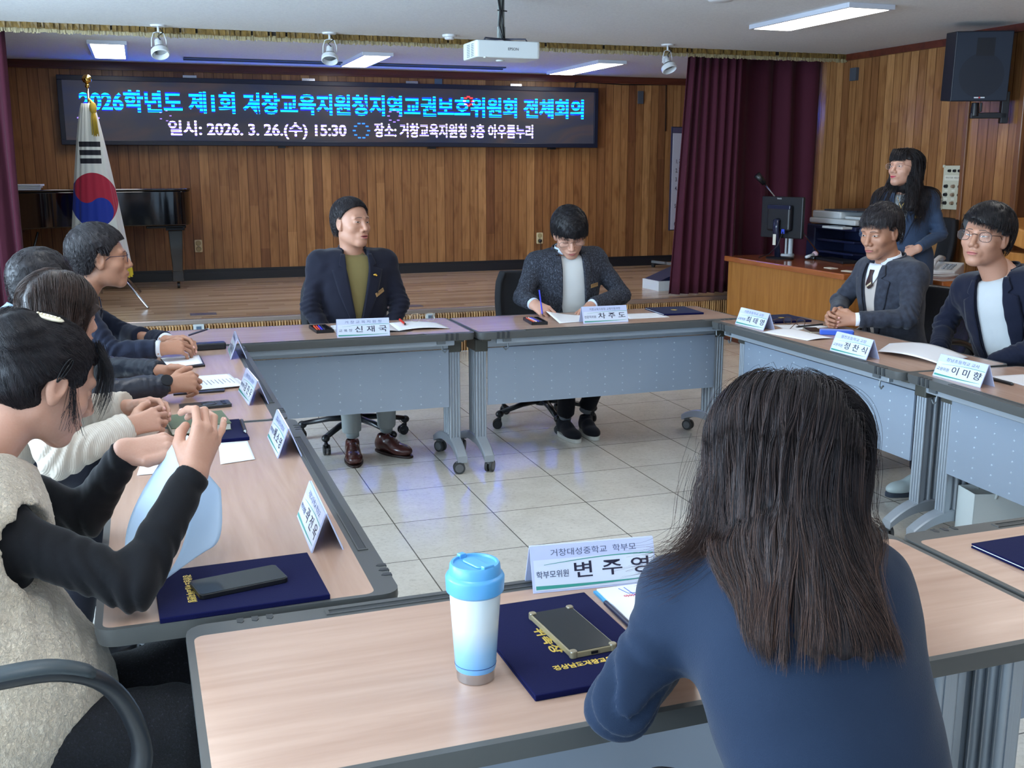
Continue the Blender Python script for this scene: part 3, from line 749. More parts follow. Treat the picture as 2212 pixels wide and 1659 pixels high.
folder((0.176, 3.240, TZ), R(2), 0.15, 0.245, 'small navy folder under the green notebook on the left row', emblem=False)
def phone(loc, rz, w, l, label, case=None, tilt=0.0, face=True):
    o = thing('smartphone', label, 'phone', loc, rz, 'smartphones on the tables'); cm_ = case or black_m
    MB().prism(rrect(w, l, 0.009, 5), 0, 0.010).build('body', cm_, o, bev=0.0015)
    if face: MB().prism(rrect(w - 0.005, l - 0.005, 0.007, 5), 0.0101, 0.0106).build('screen', mat('phone_glass', (16, 20, 26), 0.15, spec=0.5), o)
    return o
p = phone((0.128, 1.975, TZ + 0.0108), R(12), 0.17, 0.082, 'black phone lying on the navy folder, nearest left table')
cc = mat('clear_case', (150, 138, 110), 0.15, spec=0.8)
p = phone((0.648, 1.562, TZ + 0.0108), R(4), 0.083, 0.172, 'phone in a clear bumper case on the navy folder beside the tumbler', cc)
for sx in (-1, 1):
    for sy in (-1, 1): MB().prism(rrect(0.013, 0.013, 0.005, 4, sx * 0.0365, sy * 0.081), -0.0002, 0.0128).build('bumper_corner', mat('bumper', (140, 130, 108), 0.12, spec=0.8), p, bev=0.002)
MB().box(-0.006, 0.006, -0.0875, -0.086, 0.003, 0.0075).build('charging_port', black_m, p)
p = phone((0.157, 3.622, TZ), R(5), 0.165, 0.078, 'black phone lying face down before the person in the dark jacket', mat('phone_dark', (44, 46, 50), 0.35), face=False)
MB().tube([(0.012 + 0.024 * math.cos(a / 24 * 2 * math.pi), 0.024 * math.sin(a / 24 * 2 * math.pi), 0.0105) for a in range(24)], 0.0022, 6, closed=True).build('ring', mat('dark_ring', (70, 72, 76), 0.3, 0.6), p, smooth=True)
c = MB()
for k in range(3): c.cyl((0.06, -0.02 + k * 0.02, 0.0095), (0.06, -0.02 + k * 0.02, 0.0125), 0.008, 0.0075, 16)
c.build('camera_lens', black_m, p, auto=40)
phone((3.068, 4.352, TZ), R(-20), 0.07, 0.15, 'phone with a silver edge lying beside the blue case', mat('silver_edge', (170, 160, 140), 0.3, 0.7))
# pen cases
def pen_case(loc, rz, label):
    o = thing('pen_case', label, 'pen case', loc, rz, 'open black pen cases')
    b = MB(); w, l = 0.085, 0.19
    b.box(-w / 2, w / 2, -l / 2, l / 2, 0, 0.003)
    for a in ((-w / 2, -w / 2 + .004, -l / 2, l / 2), (w / 2 - .004, w / 2, -l / 2, l / 2), (-w / 2, w / 2, -l / 2, -l / 2 + .004), (-w / 2, w / 2, l / 2 - .004, l / 2)): b.box(a[0], a[1], a[2], a[3], 0, 0.016)
    b.build('tray', black_m, o, bev=0.001)
    return o
def pen(p0, p1, r, m, label, tip=None, group=None, name='pen'):
    b = MB(); v0 = Vector(p0); v1 = Vector(p1); d = (v1 - v0)
    b.cyl(p0, tuple(v0 + d * 0.9), r, r, 10); b.cyl(tuple(v0 + d * 0.9), p1, r, r * 0.2, 10, 1)
    b.ball(p0, r, 6, 0)
    return tag(b.build(name, [m, tip or black_m], None, auto=40), label, 'pen', group)
pc = pen_case((0.795, 5.18, TZ), R(3), 'open black pen case left of the navy blazer man\'s name card')
pc2 = pen_case((1.888, 5.09, TZ), R(-6), 'open black pen case before the man in grey tweed')
for k, (c_, nm) in enumerate((((230, 90, 40), 'orange'), ((210, 60, 50), 'red'), ((50, 60, 210), 'blue'), ((34, 36, 60), 'dark'))):
    m_ = mat('pen_' + nm, c_, 0.3)
    pen((0.770 + k * 0.012, 5.255, TZ + 0.012), (0.768 + k * 0.012, 5.10, TZ + 0.010), 0.0045, m_, '%s marker lying in the pen case of the man in the navy blazer' % nm, group='markers in the pen cases')
    pen((1.868 + k * 0.012, 5.17, TZ + 0.012), (1.862 + k * 0.013, 5.01, TZ + 0.010), 0.0045, mat('pen_white2', (230, 210, 200), 0.3) if k == 1 else m_, '%s marker lying in the pen case of the man in grey tweed' % (nm if k != 1 else 'pale'), group='markers in the pen cases')
pen((1.216, 5.284, TZ + 0.02), (1.209, 5.128, TZ + 0.016), 0.006, mat('pen_red', (210, 60, 50)), 'red pen lying on the open booklet beside the spectacles')
pen((3.231, 4.511, TZ + 0.006), (3.05, 4.475, TZ + 0.006), 0.005, black_m, 'black pen lying before the clasped hands of the man in charcoal')
pen((3.0, 3.105, TZ + 0.006), (3.0, 3.0, TZ + 0.006), 0.006, black_m, 'black pen near the right edge of the photo, behind the name card')
pen((0.250, 3.32, TZ + 0.014), (0.248, 3.157, TZ + 0.014), 0.006, black_m, 'dark pen clipped beside the small navy folder on the left row', steel_m)
pen((0.757, 1.66, TZ + 0.012), (0.757, 1.53, TZ + 0.012), 0.005, mat('pen_dark'), 'dark pen clipped to the blue edged document', steel_m)
# papers
def sheet(P, label, name='paper_sheet', z=0.001, curl=None, m=None, cat='paper', N=10, group=None):
    """P four corners (x,y); curl(u,v)->height"""
    g = []
    for i in range(N + 1):
        row = []
        for j in range(N + 1):
            u, v = i / N, j / N
            x = (P[0][0] * (1 - u) + P[1][0] * u) * (1 - v) + (P[3][0] * (1 - u) + P[2][0] * u) * v
            y = (P[0][1] * (1 - u) + P[1][1] * u) * (1 - v) + (P[3][1] * (1 - u) + P[2][1] * u) * v
            row.append((x, y, TZ + z + (curl(u, v) if curl else 0)))
        g.append(row)
    return tag(MB().grid(g).build(name, m or paper_m, None, smooth=True, solid=0.0012), label, cat, group)
sheet([(0.845, 4.985), (1.15, 5.03), (1.16, 5.30), (0.86, 5.30)], 'left page of the open booklet behind the navy blazer man\'s name card', 'open_booklet', 0.002, lambda u, v: 0.012 * math.sin(math.pi * u))
sheet([(1.15, 5.03), (1.41, 5.02), (1.40, 5.22), (1.16, 5.30)], 'right page of the open booklet under the spectacles', 'open_booklet', 0.002, lambda u, v: 0.010 * math.sin(math.pi * u))
sheet([(1.10, 5.00), (1.20, 5.0), (1.22, 5.02), (1.10, 5.04)], 'dark cover under the open booklet', 'booklet_cover', 0.0004, m=black_m)
sheet([(1.99, 5.005), (2.20, 5.03), (2.22, 5.24), (2.02, 5.30)], 'curled paper the man in grey tweed is writing on', 'paper_sheet', 0.002, lambda u, v: 0.03 * (1 - u) ** 2 * v)
sheet([(2.40, 5.035), (2.634, 5.03), (2.655, 5.20), (2.44, 5.22)], 'white paper between the tweed man\'s name card and the navy folder')
sheet([(2.815, 4.405), (2.875, 4.12), (3.03, 4.13), (3.02, 4.46)], 'wide white paper lying behind the name card before the blue case', z=0.002, curl=lambda u, v: 0.006 * math.sin(math.pi * v))
sheet([(2.97, 4.42), (3.23, 4.44), (3.22, 4.54), (3.0, 4.60)], 'white paper under the folded spectacles', z=0.0015)
sheet([(2.974, 3.744), (3.02, 3.423), (3.24, 3.50), (3.16, 3.90)], 'curled white paper before the man with glasses in the navy jacket', z=0.008, curl=lambda u, v: 0.028 * math.sin(math.pi * u) * (0.4 + 0.6 * v))
sheet([(3.03, 2.90), (3.22, 2.90), (3.20, 3.16), (3.05, 3.17)], 'white paper under the hands at the right edge of the photo', z=0.001)
sheet([(0.06, 4.345), (0.19, 4.395), (0.185, 4.60), (0.03, 4.58)], 'white notepad under the hands of the man with glasses on the left', 'notepad', 0.01)
flat_quad('notepad_cover', [(0.05, 4.325), (0.198, 4.375), (0.190, 4.61), (0.03, 4.60)], TZ, TZ + 0.0085, black_m, 'black pad under the white notepad on the far left table', 'notepad')
sheet([(0.115, 3.87), (0.31, 3.90), (0.275, 4.145), (0.13, 4.14)], 'printed paper before the clasped hands with the black watch', z=0.008)
sheet([(0.22, 3.93), (0.325, 3.93), (0.30, 4.08), (0.20, 4.12)], 'white paper sticking out under the printed paper on the left row', z=0.002)
flat_quad('paper_pad', [(0.06, 3.84), (0.235, 3.845), (0.24, 3.88), (0.06, 4.1)], TZ, TZ + 0.006, black_m, 'black pad under the printed paper on the left row', 'pad')
b = MB()
for k in range(9): b.box(-0.045, 0.045 - 0.012 * (k % 3), 0.07 - k * 0.014, 0.0715 - k * 0.014, 0, 0.0004, 0)
M_ = Matrix.Translation((0.205, 3.99, TZ + 0.0100)) @ Matrix.Rotation(R(-82), 4, 'Z')
b2 = MB(); b2.v = [v @ np.array(M_)[:3, :3].T + np.array(M_)[:3, 3] for v in b.v]; b2.f = b.f; b2.mi = b.mi; b2.n = b.n
ch = b2.build('printed_lines', ink2_m, bpy.data.objects['paper_sheet.005'] if 'paper_sheet.005' in bpy.data.objects else None)
sheet([(0.155, 2.876), (0.249, 2.897), (0.248, 3.105), (0.165, 3.108)], 'white paper beside the raised hand on the left row', z=0.002)
sheet([(-0.06, 2.84), (0.015, 2.842), (0.03, 3.01), (-0.045, 3.02)], 'white printed paper under the held paper of the woman in the fleece vest', z=0.002)
# spectacle case and glasses
bl = mat('royal_blue_felt', (52, 92, 200), 0.8, sheen=0.3)
tag(MB().prism(rrect(0.158, 0.06, 0.012, 5), 0, 0.024).build('spectacle_case', bl, None, bev=0.006, seg=3, loc=(3.118, 4.235, TZ), rot=(0, 0, R(-33))), 'blue felt spectacle case on the right side table', 'case')
tag(MB().prism(rrect(0.15, 0.06, 0.01, 4), 0, 0.03).build('spectacle_case', mat('case_black', (28, 30, 36), 0.3), None, bev=0.006, seg=3, loc=(0.235, 4.795, TZ), rot=(0, 0, R(3))), 'black hard spectacle case before the man with glasses on the left', 'case')
def glasses_geo(mb, W=0.138, lw=0.048, lh=0.036, r=0.0012, tl=0.135, half=True, shape=3.0, mi=0, M=None, fold=False, mi2=1, lens=True):
    """local: x across, -y temples going back is +... front plane y=0, temples toward -y, z up"""
    for s in (-1, 1):
        cx = s * (W / 2 - lw / 2 - 0.006); P = []
        for k in range(24):
            a = 2 * math.pi * k / 24; ca, sa = math.cos(a), math.sin(a)
            rr_ = (abs(ca) ** shape + abs(sa) ** shape) ** (-1 / shape); P.append((cx + lw / 2 * ca * rr_, 0, lh / 2 * sa * rr_))
        mb.tube(P, r, 6, mi, M, closed=True)
        if lens: mb.add(P, [tuple(range(24))], mi2, M)
        x1 = s * (W / 2 - 0.002)
        if not fold: mb.tube([(s * (W / 2 - 0.008), 0, 0.008), (x1, -0.004, 0.010), (x1 + s * 0.003, -tl * 0.65, 0.008), (x1, -tl, -0.018)], r * 1.1, 6, mi, M)
        else: mb.tube([(s * (W / 2 - 0.008), 0, 0.008), (x1, -0.006, 0.010), (x1 - s * 0.05, -0.10, -0.012), (x1 - s * 0.06, -0.13, -0.014)], r * 1.1, 6, mi, M)
    mb.tube([(-0.012, 0, 0.006), (0, 0.003, 0.009), (0.012, 0, 0.006)], r * 1.1, 6, mi, M)
lens_m = mat('lens', (225, 232, 240), 0.05, alpha=0.035, spec=0.4)
g = MB(); glasses_geo(g, shape=2.4, lh=0.042, lw=0.05, M=Matrix.Rotation(R(180), 4, 'Z'))
tag(g.build('spectacles', [mat('pale_gold_wire', (196, 176, 150), 0.25, 0.8), lens_m], None, smooth=True, loc=(1.32, 5.215, TZ + 0.036), rot=(R(-6), 0, R(-4))), 'pale rimmed spectacles standing on the open booklet', 'spectacles')
g = MB(); glasses_geo(g, shape=3, lh=0.036, M=None, r=0.0016)
tag(g.build('spectacles', [mat('bronze_wire', (96, 70, 52), 0.3, 0.6), lens_m], None, smooth=True, loc=(3.09, 4.55, TZ + 0.022), rot=(0, 0, R(-68))), 'dark rimmed spectacles lying beside the name card on the right side table', 'spectacles')
# green notebook
o = thing('notebook', 'olive green notebook with a clip, lying on the small navy folder', 'notebook', (0.118, 3.30, TZ), R(5))
MB().box(-0.085, 0.085, -0.08, 0.095, 0.0108, 0.030).build('pages', mat('cream_pages', (222, 220, 205), 0.7), o)
MB().box(-0.088, 0.088, -0.083, 0.098, 0.030, 0.033).box(-0.088, 0.088, -0.083, 0.098, 0.0106, 0.0125).build('cover', mat('olive_cover', (88, 100, 74), 0.6, bump=(200, .1)), o, bev=0.001)
MB().box(0.03, 0.048, -0.045, -0.035, 0.033, 0.036).box(0.03, 0.034, -0.045, -0.025, 0.033, 0.037).box(0.044, 0.048, -0.045, -0.025, 0.033, 0.037).build('clip', steel_m, o)
# blue-edged document
o = thing('document_folder', 'white document on a bright blue folder, half under the long haired woman\'s arm', 'document', (0.87, 1.625, TZ), R(-1))
MB().box(-0.107, 0.105, -0.15, 0.11, 0, 0.004).build('cover', mat('sky_blue_plastic', (60, 160, 215), 0.3), o)
pg = MB().box(-0.100, 0.105, -0.15, 0.110, 0.004, 0.007).build('page', paper_m, o)
lt = MB(); V, F, w = text_geo('지원청 안내', 0.02, 'LEFT', 0.0001, 0.0002); lt.add(V, F, 0, Matrix.Translation((-0.045, -0.01, 0.0074))); lt.box(-0.065, 0.07, 0.008, 0.0088, 0.007, 0.0074); lt.box(-0.05, 0.06, -0.030, -0.0292, 0.007, 0.0074)
V, F, w = text_geo('아이좋아', 0.011, 'CENTER', 0.0001, 0.0003); lt.add(V, F, 1, Matrix.Translation((-0.045, 0.060, 0.0074)))
lt.tube([(-0.06, 0.098, 0.0074), (-0.052, 0.072, 0.0074), (-0.03, 0.068, 0.0074)], 0.0007, 4, 2); lt.tube([(-0.048, 0.10, 0.0074), (-0.043, 0.06, 0.0074)], 0.0008, 4, 2)
lt.build('writing', [ink2_m, mat('print_red', (210, 60, 90), 0.5), mat('print_blue', (60, 100, 190), 0.5)], pg)
# tumbler
o = thing('tumbler', 'white to blue tumbler with a light blue lid on the nearest table', 'tumbler', (0.453, 1.487, TZ), R(20))
t = NT('tumbler_enamel', 0.3); x, y, z = t.xyz()
t.col(t.ramp(t.math('DIVIDE', z, 0.15), [(0.12, srgb(110, 178, 236)), (0.35, srgb(150, 200, 240)), (0.62, srgb(216, 232, 240)), (1.0, srgb(226, 238, 242))]))
t.b.inputs['Coat Weight'].default_value = 0.3
MB().lathe([(0.0285, 0.0), (0.030, 0.001), (0.0308, 0.018), (0.0308, 0.0185)], 48).build('steel_base', steel_m, o, auto=30)
MB().lathe([(0.0315, 0.018), (0.0325, 0.022), (0.0405, 0.148), (0.0408, 0.152)], 64).build('body', t.m, o, auto=30)
MB().tube([(0.0330 * math.cos(a / 32 * 2 * math.pi), 0.0330 * math.sin(a / 32 * 2 * math.pi), 0.0275) for a in range(32)], 0.0006, 5, closed=True).build('stripe', mat('navy_line', (20, 60, 130), 0.4), o)
lb = mat('lid_blue', (92, 168, 226), 0.3)
ld = MB(); ld.lathe([(0.041, 0.146), (0.0455, 0.150), (0.0465, 0.172), (0.0445, 0.176), (0.041, 0.178), (0.0395, 0.192), (0.0375, 0.195), (0.034, 0.195), (0.033, 0.1915), (0.0, 0.1915)], 64)
lid = ld.build('lid', lb, o, auto=35)
q = MB(); q.prism(rrect(0.022, 0.05, 0.009, 6, 0.0, -0.002), 0.1915, 0.1945); q.box(-0.010, 0.010, -0.037, -0.028, 0.19, 0.199); q.box(-0.006, 0.006, 0.030, 0.040, 0.19, 0.1985)
q.build('flip_tab', lb, lid, bev=0.002)
# ================================================================ projector
pj = thing('projector', 'white ceiling projector above the middle of the room', 'projector', (2.09, 6.24, CZ))
pw = mat('projector_white', (222, 230, 232), 0.35)
b = MB(); b.prism(rrect(0.40, 0.27, 0.02, 4), -0.355, -0.258); body = b.build('body', pw, pj, bev=0.008, seg=3)
M_ = frame((0.03, -0.1355, -0.305), (1, 0, 0)); MB().text('EPSON', 0.022, M_, 0, 0.0003).build('logo', mat('logo_dark', (40, 44, 52), .5), body)
v = MB()
for c_ in range(2):
    for k in range(8): v.box(-0.2008, -0.1995, -0.09 + c_ * 0.075, -0.04 + c_ * 0.085, -0.345 + k * 0.0095, -0.341 + k * 0.0095)
v.build('vent_slots', mat('vent_grey', (110, 122, 134), .6), body)
MB().lathe([(0.001, -0.362), (0.022, -0.361), (0.028, -0.354)], 20, 0, Matrix.Translation((0.0, 0.02, 0))).box(-0.15, -0.135, -0.135, -0.12, -0.358, -0.352).build('underside_lens', pw, body, smooth=True)
MB().box(-0.018, 0.018, -0.012, 0.012, -0.20, 0).box(-0.10, 0.0, -0.006, 0.006, -0.004, 0).prism(rrect(0.05, 0.02, 0.008, 4), -0.235, -0.165).build('ceiling_pole', mat('mount_grey', (150, 156, 152), .5), pj, bev=0.003)
mm = MB()
for sx, sy in ((-1, -1), (1, -1), (-1, 1), (1, 1)): mm.tube([(0, 0, -0.235), (sx * 0.08, sy * 0.05, -0.238), (sx * 0.125, sy * 0.08, -0.240), (sx * 0.135, sy * 0.085, -0.258)], 0.005, 6)
mm.build('mount_arms', mat('mount_dark', (78, 80, 96), .4, .5), pj, smooth=True)
MB().tube([(-0.022, -0.016, -0.005), (-0.012, -0.02, -0.08), (-0.02, -0.022, -0.16), (0.0, -0.026, -0.23), (0.025, -0.03, -0.258)], 0.007, 8).tube([(0.006, -0.018, -0.005), (0.0, -0.02, -0.10), (0.012, -0.024, -0.235)], 0.005, 8).tube([(-0.03, -0.02, -0.075), (0.03, -0.02, -0.078)], 0.004, 6).build('cables', black_m, pj, smooth=True)
# ================================================================ wall speaker
sp = thing('wall_speaker', 'black loudspeaker on a bracket at the upper right wall', 'speaker', (5.64, 6.26, 2.2), R(-27))
T = Matrix.Rotation(R(4), 4, 'X')
MB().box(-0.190, 0.190, -0.14, 0.14, -0.235, 0.235, 0, T).build('cabinet', mat('speaker_black', (20, 26, 38), .5), sp, bev=0.006)
t = NT('speaker_grille', .6); x, y, z = t.xyz(); vv = t.n('ShaderNodeTexVoronoi'); vv.inputs['Scale'].default_value = 220; t.l(t.obj, vv.inputs['Vector'])
cr = t.math('SQRT', t.math('ADD', t.math('POWER', x, 2.0), t.math('POWER', t.math('ADD', z, 0.07), 2.0)))
f = t.math('LESS_THAN', cr, 0.15)
t.col(t.mix(t.math('MULTIPLY', f, .55), srgb(30, 40, 56), srgb(16, 22, 34)))
MB().box(-0.182, 0.182, -0.147, -0.140, -0.227, 0.227, 0, T).build('grille', t.m, sp)
MB().box(-0.05, 0.07, -0.1475, -0.147, 0.07, 0.19, 0, T).build('horn', mat('horn_black', (12, 17, 28), .5), sp)
lg = MB(); lg.box(-0.035, -0.006, -0.149, -0.147, -0.213, -0.205, 0, T); lg.box(0.008, 0.036, -0.149, -0.147, -0.213, -0.205, 0, T); lg.box(-0.004, 0.006, -0.149, -0.147, -0.214, -0.204, 1, T)
lg.build('logo', [mat('logo_silver', (214, 220, 226), .4), mat('logo_red', (200, 50, 60), .4)], sp)
MB().cyl((0.02, 0.02, -0.34), (0.02, 0.02, -0.245), 0.03, 0.025, 20).cyl((0.06, 0.02, -0.31), (0.06, 0.02, -0.245), 0.008, 0.008, 10).box(-0.01, 0.235, 0.0, 0.045, -0.355, -0.315).box(0.195, 0.245, 0.0, 0.06, -0.39, -0.17).build('wall_bracket', mat('bracket_black', (14, 18, 26), .35), sp, bev=0.004)
# ================================================================ control box on the right wall
cb = thing('switch_panel', 'beige switch panel with black knobs on the right wall', 'switch panel', (XR, 6.82, 1.345), R(-90))
bg = mat('beige_metal', (196, 192, 170), 0.45)
MB().box(-0.135, 0.135, -0.05, 0, -0.17, 0.17).build('housing', bg, cb, bev=0.004)
for sx in (-1, 1):
    for sz in (-1, 1): MB().box(sx * .13 - .012, sx * .13 + .012, -0.054, -0.05, sz * .165 - .010, sz * .165 + .010).build('corner_tab', bg, cb)
for k in range(3): MB().cyl((-0.06 + k * 0.055, -0.05, 0.13), (-0.06 + k * 0.055, -0.068, 0.13), 0.012, 0.010, 16).build('jack', black_m, cb)
MB().box(-0.115, 0.06, -0.0515, -0.05, 0.055, 0.095).build('paper_label', mat('label_white', (216, 212, 196), .6), cb)
lt = MB(); V, F, w = text_geo('마이크 전원  사용금지', 0.016, 'CENTER', 0.0001, 0); lt.add(V, F, 0, frame((-0.025, -0.0525, 0.075), (1, 0, 0)) @ Matrix.Diagonal((0.15 / w, 1, 1, 1))); lt.build('label_writing', mat('badge_ink', (60, 40, 30), .5), cb)
MB().box(0.075, 0.13, -0.053, -0.05, 0.05, 0.11).build('tape', mat('pale_tape', (200, 216, 220), .15), cb)
for i in range(3):
    for j in range(3):
        xx = -0.085 + i * 0.078; zz = 0.01 - j * 0.065; kn = mat('knob_tan', (150, 126, 104), .5) if i == 1 else black_m
        MB().cyl((xx, -0.05, zz), (xx, -0.072, zz), 0.015, 0.012, 18).build('knob', kn, cb, auto=40)
        if j < 2: MB().box(xx - .018, xx + .018, -0.0515, -0.05, zz - .040, zz - .026).build('knob_tag', mat('label_white'), cb)
tag(MB().box(0, 0.03, -0.045, 0.045, -0.055, 0.055).build('wall_plate', mat('grey_plate', (74, 78, 86), .5), None, loc=(XR - 0.03, 8.22, 2.31)), 'small grey oval plate on the right wall beside the curtain', 'wall plate')
tag(MB().box(-0.03, 0.03, -0.03, 0, -0.07, 0.07).build('sensor_box', mat('grey_plate'), None, loc=(5.43, YW, 2.27)), 'small grey sensor box high on the back wall beside the right curtain', 'sensor')
tag(MB().box(-0.04, 0.04, -0.015, 0, -0.06, 0.06).build('wall_plate', mat('blue_grey_plate', (84, 100, 116), .5), None, loc=(3.06, YW, 2.41)), 'small blue-grey plate above the display board', 'wall plate')
# ================================================================ flag
fo = thing('national_flag', 'South Korean flag hanging on a pole with a steel tripod on the stage', 'flag', (-0.385, 9.80, SH))
zb = -SH
MB().cyl((0.005, 0, 0.06), (0.018, 0, 2.18 + zb), 0.011, 0.009, 16).build('pole', chrome_m, fo, smooth=True)
MB().ball((0.018, 0, 2.222 + zb), 0.039, 12).lathe([(0.012, 2.15 + zb), (0.02, 2.16 + zb), (0.014, 2.19 + zb)], 16, 0, Matrix.Translation((0.018, 0, 0))).build('finial', mat('polished_gold', (216, 178, 96), .12, 1.0), fo, smooth=True)
for a in (-62, 58, 178):
    c, s_ = math.cos(R(a)), math.sin(R(a))
    L_ = 0.80 if a == -62 else 0.6
    MB().tube([(0.005, 0, 0.45), (c * L_ * .5, s_ * L_ * .5, 0.23), (c * L_, s_ * L_, 0.008)], 0.010, 8).tube([(0, 0, 0.10), (c * L_ * .52, s_ * L_ * .52, 0.20)], 0.005, 6).build('stand_leg', steel_m, fo, smooth=True)
t = NT('flag_cloth', .75); x, y, z = t.xyz()
u = t.math('DIVIDE', t.math('SUBTRACT', x, 0.004), 0.190); v = t.math('DIVIDE', t.math('SUBTRACT', z, 1.228 + zb), 0.228)
rad = t.math('SQRT', t.math('ADD', t.math('MULTIPLY', u, u), t.math('MULTIPLY', v, v)))
ax_, az_ = 0.58, -0.815
s_al = t.math('ADD', t.math('MULTIPLY', u, ax_), t.math('MULTIPLY', v, az_)); s_pe = t.math('ADD', t.math('MULTIPLY', u, -az_), t.math('MULTIPLY', v, ax_))
def dist(cx_): return t.math('SQRT', t.math('ADD', t.math('POWER', t.math('SUBTRACT', s_al, cx_), 2.0), t.math('POWER', s_pe, 2.0)))
redlobe = t.math('LESS_THAN', dist(-0.5), 0.5); blulobe = t.math('LESS_THAN', dist(0.5), 0.5)
side = t.math('GREATER_THAN', s_pe, 0.0)
isred = t.math('MULTIPLY', t.math('MAXIMUM', side, redlobe), t.math('SUBTRACT', 1.0, blulobe))
c = t.mix(isred, srgb(14, 50, 160), srgb(178, 30, 62)); incirc = t.math('LESS_THAN', rad, 1.0)
base = t.mix(incirc, srgb(226, 230, 224), c)
def inr(val, a, b_): return t.math('MULTIPLY', t.math('GREATER_THAN', val, a), t.math('LESS_THAN', val, b_))
bars = None
for k in range(3):
    zc_ = 1.716 + zb - k * 0.069; q = inr(z, zc_ - 0.047, zc_ - 0.004); bars = q if bars is None else t.math('MAXIMUM', bars, q)
bars = t.math('MULTIPLY', bars, inr(x, -0.082, 0.086)); base = t.mix(bars, base, srgb(20, 24, 38)); t.col(base)
t.b.inputs['Sheen Weight'].default_value = .2
P = []
for i in range(34):
    w_ = i / 33; zz = 2.025 + zb - w_ * 1.42; hw = 0.045 + 0.20 * w_ ** 0.75; row = []
    for j in range(49):
        a = R(-14) - R(152) * (1 - j / 48) ; a = -math.pi + (j / 48) * math.pi
        cx_ = 0.005 + 0.03 * w_ * 0; rx = hw; ry = 0.05 + 0.13 * w_
        fold = 1 + 0.05 * math.sin(a * 9 + w_ * 2) * w_ + 0.03 * math.sin(a * 17 + 1)
        row.append((cx_ + rx * math.cos(a) * fold, ry * math.sin(a) * fold, zz + 0.06 * math.cos(a) * w_ - .02 * w_))
    P.append(row)
cl = MB().grid(P).build('flag_cloth', t.m, fo, smooth=True, solid=0.002)
ym = mat('yellow_fringe', (226, 206, 52), .6)
fr_ = MB()
for j in range(0, 48):
    a = P[-1][j]; b2 = P[-1][j + 1]; l_ = 0.075 + 0.01 * math.sin(j * 2.1)
    fr_.add([a, b2, (b2[0] * 1.02, b2[1] * 1.02, b2[2] - l_), (a[0] * 1.02, a[1] * 1.02, a[2] - l_)], [(0, 1, 2, 3)])
fr_.build('flag_fringe', ym, fo, solid=0.003)
ts = MB()
for k in range(26):
    a = k * 2.4; r_ = 0.018 * (k % 5) / 5; ts.tube([(0.05 + r_ * .4 * math.cos(a), -0.062 + r_ * .4 * math.sin(a), 1.985 + zb), (0.055 + r_ * 1.6 * math.cos(a), -0.085 + r_ * math.sin(a), 1.90 + zb), (0.06 + r_ * 2 * math.cos(a), -0.10 + r_ * math.sin(a), 1.775 + zb - .01 * (k % 3))], 0.0035, 5)
ts.ball((0.052, -0.07, 1.985 + zb), (0.030, 0.022, 0.05), 8).tube([(0.02, -.01, 2.06 + zb), (0.045, -0.04, 2.03 + zb), (0.052, -.07, 2.0 + zb)], 0.012, 8)
ts.build('tassel', mat('gold_tassel', (206, 176, 62), .6), fo, smooth=True)
# ================================================================ grand piano
gp = thing('grand_piano', 'black grand piano on the stage behind the flag', 'piano', (-0.6, 10.7, SH))
lac = mat('black_lacquer', (10, 11, 14), 0.08, spec=.7, coat=.5)
def outline(k=0.0):
    c = [(-1.25, .45), (-1.25, -.95), (-.95, -.97), (-.55, -.72), (-.15, -.34), (.35, -.27), (.80, -.27), (.97, -.22), (1.04, -.05), (1.03, .18), (.92, .36), (.70, .45)]
    out = []; n = len(c)
    for i in range(n):
        p0, p1, p2, p3 = [Vector(c[(i + q) % n]) for q in (-1, 0, 1, 2)]
        if i in (0, 1, 11): out.append(tuple(p1)); continue
        for s_ in range(6):
            u_ = s_ / 6; q = 0.5 * ((2 * p1) + (p2 - p0) * u_ + (2 * p0 - 5 * p1 + 4 * p2 - p3) * u_ ** 2 + (3 * p1 - p0 - 3 * p2 + p3) * u_ ** 3); out.append(tuple(q))
    if k: out = [(x_ * (1 + k), y_ * (1 + k * 1.6)) for x_, y_ in out]
    return out
H0 = -SH
MB().prism(outline(), 0.965 + H0, 1.285 + H0).build('case', lac, gp, bev=.01, auto=40)
MB().prism(outline(.015), 1.287 + H0, 1.305 + H0).build('lid', lac, gp, bev=.006, auto=40)
MB().box(-1.25, -0.42, -.95, .40, .92 + H0, .965 + H0).build('key_bed', lac, gp, bev=.008)
MB().box(.62, .98, -.2, .3, .935 + H0, .965 + H0).build('tail_block', lac, gp, bev=.008)
for lx, ly in ((.88, -.12), (-.60, -.62), (-1.05, .25)):
    l_ = MB(); l_.box(lx - .085, lx + .085, ly - .085, ly + .085, .915 + H0, .945 + H0)
    l_.add([(lx + a * w_, ly + b_ * w_, z_ + H0) for w_, z_ in ((.065, .915), (.045, .52)) for a, b_ in ((-1, -1), (1, -1), (1, 1), (-1, 1))], [(0, 3, 2, 1), (4, 5, 6, 7), (0, 1, 5, 4), (1, 2, 6, 5), (2, 3, 7, 6), (3, 0, 4, 7)])
    l_.box(lx - .052, lx + .052, ly - .052, ly + .052, .43 + H0, .53 + H0)
    l_ = l_.build('leg', lac, gp, bev=.005)
    MB().cyl((lx, ly, .43 + H0), (lx, ly - .01, .40 + H0), .016, .012, 12, 1).cyl((lx - .012, ly - .015, .03), (lx + .012, ly - .015, .03), .0295, .0295, 20).build('caster', [black_m, gold_m], l_, auto=40)
MB().tube([(-.30, -.28, .93 + H0), (-.42, -.30, .55 + H0)], .010, 6).box(-.62, -.44, -.42, -.34, .42 + H0, .62 + H0).build('pedal_lyre', lac, gp)
